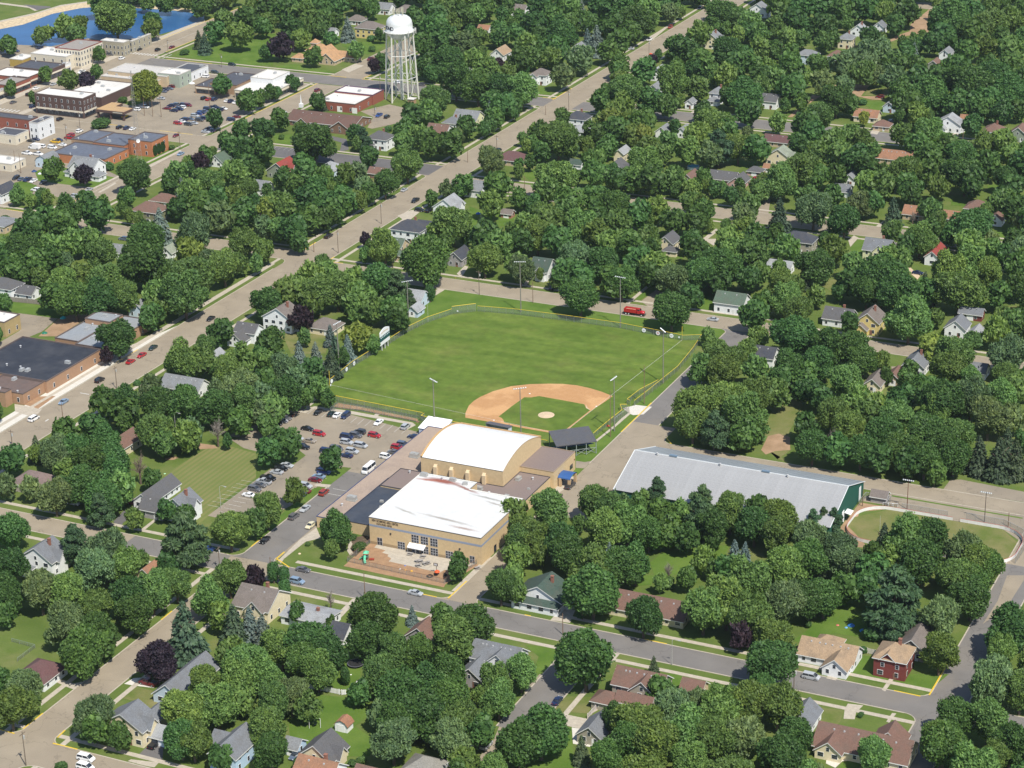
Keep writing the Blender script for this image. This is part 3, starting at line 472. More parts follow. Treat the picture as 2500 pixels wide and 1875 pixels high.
for i, (x0, x1, y0, y1, mt) in enumerate(YST):
    for side, x in ((-1, x0), (1, x1)):
        gaps = [(c-CRN, d+CRN) for c, d, a, b, _ in XST if a-1 <= x+side*.5 <= b+1]
        gaps += [(a, b) for a, b, xx in KGY if abs(xx-x) < 3]
        for s0, s1 in cut(y0, y1, gaps): kerb.box(x-.1 if side > 0 else x-.25, s0, 0, x+.25 if side > 0 else x+.1, s1, .125)
        if (i, side) in SWY:
            off = SWY[(i, side)]; xx = x+side*off
            gaps2 = [(c-.2, d+.2) for c, d, a, b, _ in XST if a-1 <= xx <= b+1]
            for s0, s1 in cut(y0, y1, gaps2): walk.box(xx-.8, s0, 0, xx+.8, s1, .066)
tag(kerb.build('kerbs', M['concrete']), kind='structure'); tag(walk.build('pavement', M['concrete']), kind='structure')
# yellow painted kerbs
YK = [(-42.8, -122.0, -36.0, -125.6), (-42.9, -117.0, -42.8, -122.5), (6.0, -125.3, 15.0, -125.4), (18.5, -124.8, 18.7, -112.5), (82.0, -125.2, 89.0, -125.2), (44.0, -125.2, 46.0, -125.2), (156.0, -125.3, 163.5, -125.4), (165.5, -124.0, 165.6, -105.0), (-54.5, -118.0, -54.6, -111.0), (-53.9, -138.0, -53.8, -144.0), (-53.9, -164.0, -53.8, -170.0), (-53.9, -237.0, -53.9, -228.0), (-54.6, -239.8, -64.0, -239.8), (-42.6, -237.0, -43.0, -233.0), (-42.0, -239.8, -34.0, -239.8), (18.6, 9.6, 18.6, 38.0), (35.4, 10.5, 38.5, 6.8), (-184.9, 139.0, -184.9, 150.0), (-167.7, 136.0, -167.7, 131.5), (-167.5, 130.0, -160.0, 130.0), (-320.8, 300.0, -320.8, 388.0), (-320.8, 204.0, -320.8, 216.0), (-320.8, 155.0, -320.8, 166.0), (-350.0, 276.4, -330.0, 276.4), (-383.0, 277.0, -372.0, 277.0), (-431.0, 405.5, -400.0, 405.5), (-322.0, 405.5, -312.0, 405.5), (-302.0, 407.0, -301.7, 418.0), (-295.0, 405.4, -302.0, 405.4), (-461.0, 445.0, -461.0, 620.0), (-441.0, 420.0, -441.0, 560.0), (-185.0, 402.9, -185.0, 428.0), (-184.0, 405.4, -192.0, 405.4), (-343.0, 138.4, -333.0, 138.4), (-107.0, 131.0, -107.0, 131.4), (-184.9, -3.0, -184.9, 12.0), (-2.0, 126.5, -2.0, 127.0)]
yk = MB()
for x0, y0, x1, y1 in YK:
    d = Vector((x1-x0, y1-y0, 0)); n = Vector((-d.y, d.x, 0)).normalized()*.2
    yk.poly([(x0-n.x, y0-n.y, .145), (x1-n.x, y1-n.y, .145), (x1+n.x, y1+n.y, .145), (x0+n.x, y0+n.y, .145)][::1])
    yk.poly([(x0-n.x, y0-n.y, .05), (x1-n.x, y1-n.y, .05), (x1-n.x, y1-n.y, .145), (x0-n.x, y0-n.y, .145)]); yk.poly([(x0+n.x, y0+n.y, .05), (x1+n.x, y1+n.y, .05), (x1+n.x, y1+n.y, .145), (x0+n.x, y0+n.y, .145)])
tag(yk.build('kerb_paint', M['yellow']), kind='structure')
# painted bay lines, crossings
ln = MB()
for x0, y0, x1, y1, wd in [(-95.0, -12.9, -94.8, -18.0, 0.12), (-91.95, -13.11, -91.75, -18.21, 0.12), (-88.9, -13.33, -88.7, -18.43, 0.12), (-85.85, -13.54, -85.65, -18.64, 0.12), (-82.8, -13.75, -82.6, -18.85, 0.12), (-79.75, -13.97, -79.55, -19.07, 0.12), (-76.7, -14.18, -76.5, -19.28, 0.12), (-73.65, -14.39, -73.45, -19.49, 0.12), (-70.6, -14.61, -70.4, -19.71, 0.12), (-67.55, -14.82, -67.35, -19.92, 0.12), (-64.5, -15.04, -64.3, -20.14, 0.12), (-61.45, -15.25, -61.25, -20.35, 0.12), (-58.4, -15.46, -58.2, -20.56, 0.12), (-55.35, -15.68, -55.15, -20.78, 0.12), (-52.3, -15.89, -52.1, -20.99, 0.12), (-77.8, -62.0, -73, -62.0, 0.12), (-77.8, -64.9, -73, -64.9, 0.12), (-77.8, -67.8, -73, -67.8, 0.12), (-77.8, -70.7, -73, -70.7, 0.12), (-77.8, -73.6, -73, -73.6, 0.12), (-77.8, -76.5, -73, -76.5, 0.12), (-77.8, -79.4, -73, -79.4, 0.12), (-77.8, -82.3, -73, -82.3, 0.12), (-77.8, -85.2, -73, -85.2, 0.12), (-77.8, -88.1, -73, -88.1, 0.12), (-77.8, -91.0, -73, -91.0, 0.12), (-77.8, -93.9, -73, -93.9, 0.12), (-77.8, -96.8, -73, -96.8, 0.12), (-77.8, -99.7, -73, -99.7, 0.12), (-58, -58.0, -63, -58.0, 0.12), (-58, -60.9, -63, -60.9, 0.12), (-58, -63.8, -63, -63.8, 0.12), (-58, -66.7, -63, -66.7, 0.12), (-58, -69.6, -63, -69.6, 0.12), (-58, -72.5, -63, -72.5, 0.12), (-58, -75.4, -63, -75.4, 0.12), (-58, -78.3, -63, -78.3, 0.12), (-58, -81.2, -63, -81.2, 0.12), (-79, -76, -84, -76, 0.1), (-79, -79, -84, -79, 0.1), (-79, -82, -84, -82, 0.1), (-79, -85, -84, -85, 0.1), (-79, -88, -84, -88, 0.1), (-79, -91, -84, -91, 0.1), (-79, -94, -84, -94, 0.1), (-79, -97, -84, -97, 0.1), (-43.6, -70, -52, -70, 0.15), (-43.6, -74, -52, -74, 0.15), (-97.7, 8.9, 0, 0, 0.1), (0, 0, 6.2, 99.9, 0.1), (-459.0, 409, -459.0, 413, 0.8), (-456.9, 409, -456.9, 413, 0.8), (-454.8, 409, -454.8, 413, 0.8), (-452.7, 409, -452.7, 413, 0.8), (-450.6, 409, -450.6, 413, 0.8), (-448.5, 409, -448.5, 413, 0.8), (-446.4, 409, -446.4, 413, 0.8), (-444.3, 409, -444.3, 413, 0.8), (-442.2, 409, -442.2, 413, 0.8), (-446, 380, -441, 380, 0.6), (-446, 378, -441, 378, 0.6), (-446, 376, -441, 376, 0.6), (-446, 374, -441, 374, 0.6), (-446, 372, -441, 372, 0.6), (-460.3, 279, -460.3, 283, 0.8), (-457.9, 279, -457.9, 283, 0.8), (-455.5, 279, -455.5, 283, 0.8), (-453.1, 279, -453.1, 283, 0.8), (-450.7, 279, -450.7, 283, 0.8), (-448.3, 279, -448.3, 283, 0.8), (-445.9, 279, -445.9, 283, 0.8), (-443.5, 279, -443.5, 283, 0.8), (-438, 408, -438.2, 422, 0.4), (-434, 406, -434.2, 416, 0.4), (-451, 425, -451, 600, 0.15), (-176, -60, -176, -58, 0.5), (-180, -33, -176, -33, 0.4), (-176, -31, -173, -31, 0.4), (-278, 274, -278, 269, 0.1), (-275, 274, -275, 269, 0.1), (-272, 274, -272, 269, 0.1), (-269, 274, -269, 269, 0.1), (-266, 274, -266, 269, 0.1), (-263, 274, -263, 269, 0.1), (-260, 274, -260, 269, 0.1), (-257, 274, -257, 269, 0.1), (-254, 274, -254, 269, 0.1), (-251, 274, -251, 269, 0.1), (-248, 274, -248, 269, 0.1), (-245, 274, -245, 269, 0.1)]:
    d = Vector((x1-x0, y1-y0, 0)); n = Vector((-d.y, d.x, 0)).normalized()*wd/2
    ln.poly([(x0-n.x, y0-n.y, .062), (x0+n.x, y0+n.y, .062), (x1+n.x, y1+n.y, .062), (x1-n.x, y1-n.y, .062)][::-1])
tag(ln.build('road_markings', M['white_line']), kind='structure')

# ---------------------------------------------------------------- crowns
rng = np.random.default_rng(3)
def ico(r=1., c=(0, 0, 0), s=(1, 1, 1)):
    t = (1+5**.5)/2; v = np.array([(-1, t, 0), (1, t, 0), (-1, -t, 0), (1, -t, 0), (0, -1, t), (0, 1, t), (0, -1, -t), (0, 1, -t), (t, 0, -1), (t, 0, 1), (-t, 0, -1), (-t, 0, 1)], float)
    v /= np.linalg.norm(v[0]); f = [(0, 11, 5), (0, 5, 1), (0, 1, 7), (0, 7, 10), (0, 10, 11), (1, 5, 9), (5, 11, 4), (11, 10, 2), (10, 7, 6), (7, 1, 8), (3, 9, 4), (3, 4, 2), (3, 2, 6), (3, 6, 8), (3, 8, 9), (4, 9, 5), (2, 4, 11), (6, 2, 10), (8, 6, 7), (9, 8, 1)]
    return v*r*np.array(s)+np.array(c), np.array(f)
def quads(P, Nn, U, su, sv):
    """leaf clumps: bent quads at P with normal N, up U"""
    T = np.cross(U, Nn); T /= np.linalg.norm(T, axis=1, keepdims=True)+1e-9; B = np.cross(Nn, T)
    a = T*su[:, None]; b = B*sv[:, None]
    V = np.stack([P-a*.5-b, P+a-b*.35, P+a*.35+b, P-a+b*.4], 1).reshape(-1, 3); return V
def leafmesh(name, V, cores, mat):
    nq = len(V)//4; vs = [V]; me = bpy.data.meshes.new(name); loops = [np.arange(nq*4)]; tot = [np.full(nq, 4)]; k = nq*4
    for cv, cf in cores: vs.append(cv); loops.append((cf+k).ravel()); tot.append(np.full(len(cf), 3)); k += len(cv)
    vs = np.concatenate(vs); loops = np.concatenate(loops).astype(np.int32); tot = np.concatenate(tot).astype(np.int32)
    me.vertices.add(len(vs)); me.vertices.foreach_set('co', vs.astype(np.float32).ravel()); me.loops.add(len(loops)); me.loops.foreach_set('vertex_index', loops)
    me.polygons.add(len(tot)); me.polygons.foreach_set('loop_start', np.concatenate([[0], np.cumsum(tot)[:-1]]).astype(np.int32)); me.materials.append(mat); me.update(calc_edges=True); return me, vs, loops, tot
def unit(a): return a/(np.linalg.norm(a, axis=-1, keepdims=True)+1e-9)
def decid(nl, lr, nleaf, size, up=.35, jit=.55, elong=1.3, flat=1.0, spread=.62):
    d = unit(rng.normal(size=(nl*3, 3))); d = d[d[:, 2] > -.55][:nl]; 
    C = d*spread*rng.uniform(.75, 1.12, (len(d), 1)); C[:, 2] *= flat; Rr = rng.uniform(lr*.72, lr*1.25, len(d))
    C = np.vstack([C, [[0, 0, .12], [0, 0, -.2]]]); Rr = np.append(Rr, [.58, .5])
    i = rng.choice(len(C), nleaf*2, p=(Rr**2)/np.sum(Rr**2)); n = unit(rng.normal(size=(len(i), 3))+np.array([0, 0, .25])); 
    # twiggy sub-clumps on every lobe
    sub = unit(rng.normal(size=(len(C), 26, 3))); near = np.argmax(np.einsum('nj,nkj->nk', n, sub[i]), 1); s = sub[i, near]; dots = np.einsum('nj,nj->n', n, s)
    rad = Rr[i]*(.70+.50*np.clip((dots-.6)/.4, 0, 1)**1.1)*rng.uniform(.78, 1.16, len(i))
    P = C[i]+n*rad[:, None]
    P = P+rng.normal(size=P.shape)*.028
    dist = np.linalg.norm(P[:, None]-C[None], axis=2)/Rr[None]; dist[np.arange(len(i)), i] = 9
    ok = (dist.min(1) > .82); P = P[ok][:nleaf]; n = n[ok][:nleaf]; s = s[ok][:nleaf]
    Nn = unit(n*.35+s*.6+np.array([0, 0, .2])+rng.normal(size=n.shape)*jit); U = unit(n*.6+np.array([0, 0, up])+rng.normal(size=n.shape)*.35)
    sz = size*rng.uniform(.6, 1.35, len(P)); V = quads(P, Nn, U, sz/elong**.5, sz*elong**.5)
    cores = [ico(r*.60, c) for c, r in zip(C, Rr)]+[ico(.62, (0, 0, -.05))]
    return V, cores
def conifer(nt_, nleaf, size, droop=.35, shape=1.0, gaps=.0, narrow=1.0):
    """unit: base radius 1, z from -1 to 1"""
    V = []; P = []; Nn = []; U = []; S = []
    per = nleaf//nt_
    for k in range(nt_):
        h = k/nt_; z0 = -1+2*h; r0 = narrow*(1-h)**shape*1.0+.03; nb = max(5, int(11*(1-h)+4)); ph = rng.uniform(0, 6.28)
        for q in range(max(12, int(per*(1-h)*1.8))):
            b = rng.integers(nb); a = ph+b*6.283/nb+rng.normal()*.10; t = rng.uniform(.12, 1)**.6; rr = r0*t*(1+.22*math.sin(b*7.3+k*2.1))
            if gaps and rng.random() < gaps: continue
            side = rng.normal()*.07*(1.2-t)
            z = z0-droop*.22*t*(1-h)+rng.normal()*.02+.05
            P.append((rr*math.cos(a)-side*math.sin(a), rr*math.sin(a)+side*math.cos(a), z)); Nn.append((math.cos(a)*.35, math.sin(a)*.35, .9)); U.append((math.cos(a), math.sin(a), -.3)); S.append(size*(.55+.7*(1-h))*rng.uniform(.6, 1.3))
    P = np.array(P); Nn = unit(np.array(Nn)+rng.normal(size=(len(P), 3))*.32); U = unit(np.array(U)); S = np.array(S)
    V = quads(P, Nn, U, S*.7, S*1.3)
    core = ico(1, (0, 0, 0), (1, 1, 1))[1]; n = 9; cv = [(0, 0, .9)]+[(narrow*.62*math.cos(6.283*i/n), narrow*.62*math.sin(6.283*i/n), -.92) for i in range(n)]
    return V, [(np.array(cv), np.array([(0, 1+i, 1+(i+1) % n) for i in range(n)]))]
def pine(nleaf, size):
    C = []; Rr = []
    for k in range(17):
        h = k/16; a = k*2.4+rng.uniform(-.4, .4); r = .80*(1-h**3)*rng.uniform(.4, 1)+.05; C.append((r*math.cos(a), r*math.sin(a), -.75+1.65*h)); Rr.append((.30*(1-h)+.26)*rng.uniform(.8, 1.25))
    C = np.array(C); Rr = np.array(Rr); i = rng.choice(len(C), nleaf, p=Rr**2/np.sum(Rr**2)); n = unit(rng.normal(size=(nleaf, 3))+np.array([0, 0, .3])); P = C[i]+n*Rr[i][:, None]*np.array([1, 1, .38])*rng.uniform(.7, 1.12, (nleaf, 1))
    Nn = unit(n*.5+np.array([0, 0, .6])+rng.normal(size=n.shape)*.5); U = unit(n+rng.normal(size=n.shape)*.3); sz = size*rng.uniform(.6, 1.3, nleaf)
    return quads(P, Nn, U, sz*.6, sz*1.5), [ico(r*.72, c, (1, 1, .42)) for c, r in zip(C, Rr)]
CR = {}
def reg(key, V, cores):
    CR.setdefault(key, []).append((leafmesh('crown_'+key, V, cores, M['leaf'])[0], V, cores))
for k in range(6): reg('D', *decid(int(rng.integers(16, 24)), .33, 8200, .050, jit=.95, flat=rng.uniform(.9, 1.08), spread=.68))
for k in range(4): reg('M', *decid(int(rng.integers(20, 28)), .28, 8600, .048, up=.8, jit=1.05, elong=1.9, flat=rng.uniform(.92, 1.1), spread=.73))
for k in range(4): reg('L', *decid(int(rng.integers(24, 32)), .24, 8600, .050, up=1.2, jit=1.15, elong=2.5, flat=rng.uniform(.95, 1.12), spread=.76))
for k in range(2): reg('R', *decid(7, .42, 1500, .11, jit=.6, spread=.5))
for k in range(3): reg('E', *conifer(17, 4600, .085, droop=.5, shape=.85))
for k in range(2): reg('W', *pine(5200, .07))
for k in range(2): reg('C', *decid(9, .5, 1800, .09, jit=.5, spread=.45))
def twigs(n):
    b = MB(); b.bar((0, 0, -1.1), (0, 0, .0), .055, 6, .04)
    for k in range(n):
        a = rng.uniform(0, 6.283); e = rng.uniform(.35, 1.35); z0 = rng.uniform(-.7, .1); L = rng.uniform(.5, .95)*(1 if z0 < -.2 else .8)
        d = Vector((math.cos(a)*math.cos(e), math.sin(a)*math.cos(e), math.sin(e))); p = Vector((0, 0, z0)); q = p+d*L; b.bar(p, q, .022, 4, .008)
        for j in range(5):
            t = rng.uniform(.35, .95); s = p.lerp(q, t); dd = (d+Vector(rng.normal(size=3)*.55)).normalized(); e2 = s+dd*rng.uniform(.15, .4); b.bar(s, e2, .009, 3, .003)
            for jj in range(3): s2 = s.lerp(e2, rng.uniform(.4, 1)); b.bar(s2, s2+(dd+Vector(rng.normal(size=3)*.6)).normalized()*rng.uniform(.08, .2), .005, 3, .002)
    return b
TWIG = [twigs(26).mesh('branches', M['wood']) for _ in range(2)]
def trunkmesh(k):
    b = MB(); b.bar((0, 0, -.02), (0, 0, .5), .034, 7, .024); b.bar((0, 0, .5), (.02, 0, .78), .024, 6, .010)
    for q in range(5):
        a = q*1.26+k; b.bar((0, 0, .34+.05*q), (math.cos(a)*.20, math.sin(a)*.20, .56+.05*q), .014, 5, .006)
    return b.mesh('trunk', M['bark'])
TRUNK = [trunkmesh(k) for k in range(3)]
FOL = dict(D=(.074, .150, .040), M=(.130, .215, .058), L=(.132, .200, .084), Y=(.19, .24, .05), P=(.040, .028, .042), S=(.16, .215, .20), E=(.070, .112, .062), W=(.070, .132, .060), C=(.065, .15, .045), R=(.075, .15, .045), B=(.14, .115, .09))
NAMES = dict(D='tree', M='tree', L='tree', Y='tree', P='purple_tree', S='blue_spruce', E='spruce', W='pine_tree', C='arborvitae', R='shrub', B='bare_tree')
GRP = dict(P='purple-leaved trees', S='blue spruces', E='dark spruces', W='tall pines', C='columnar evergreens', R='garden shrubs', B='bare or browned trees')
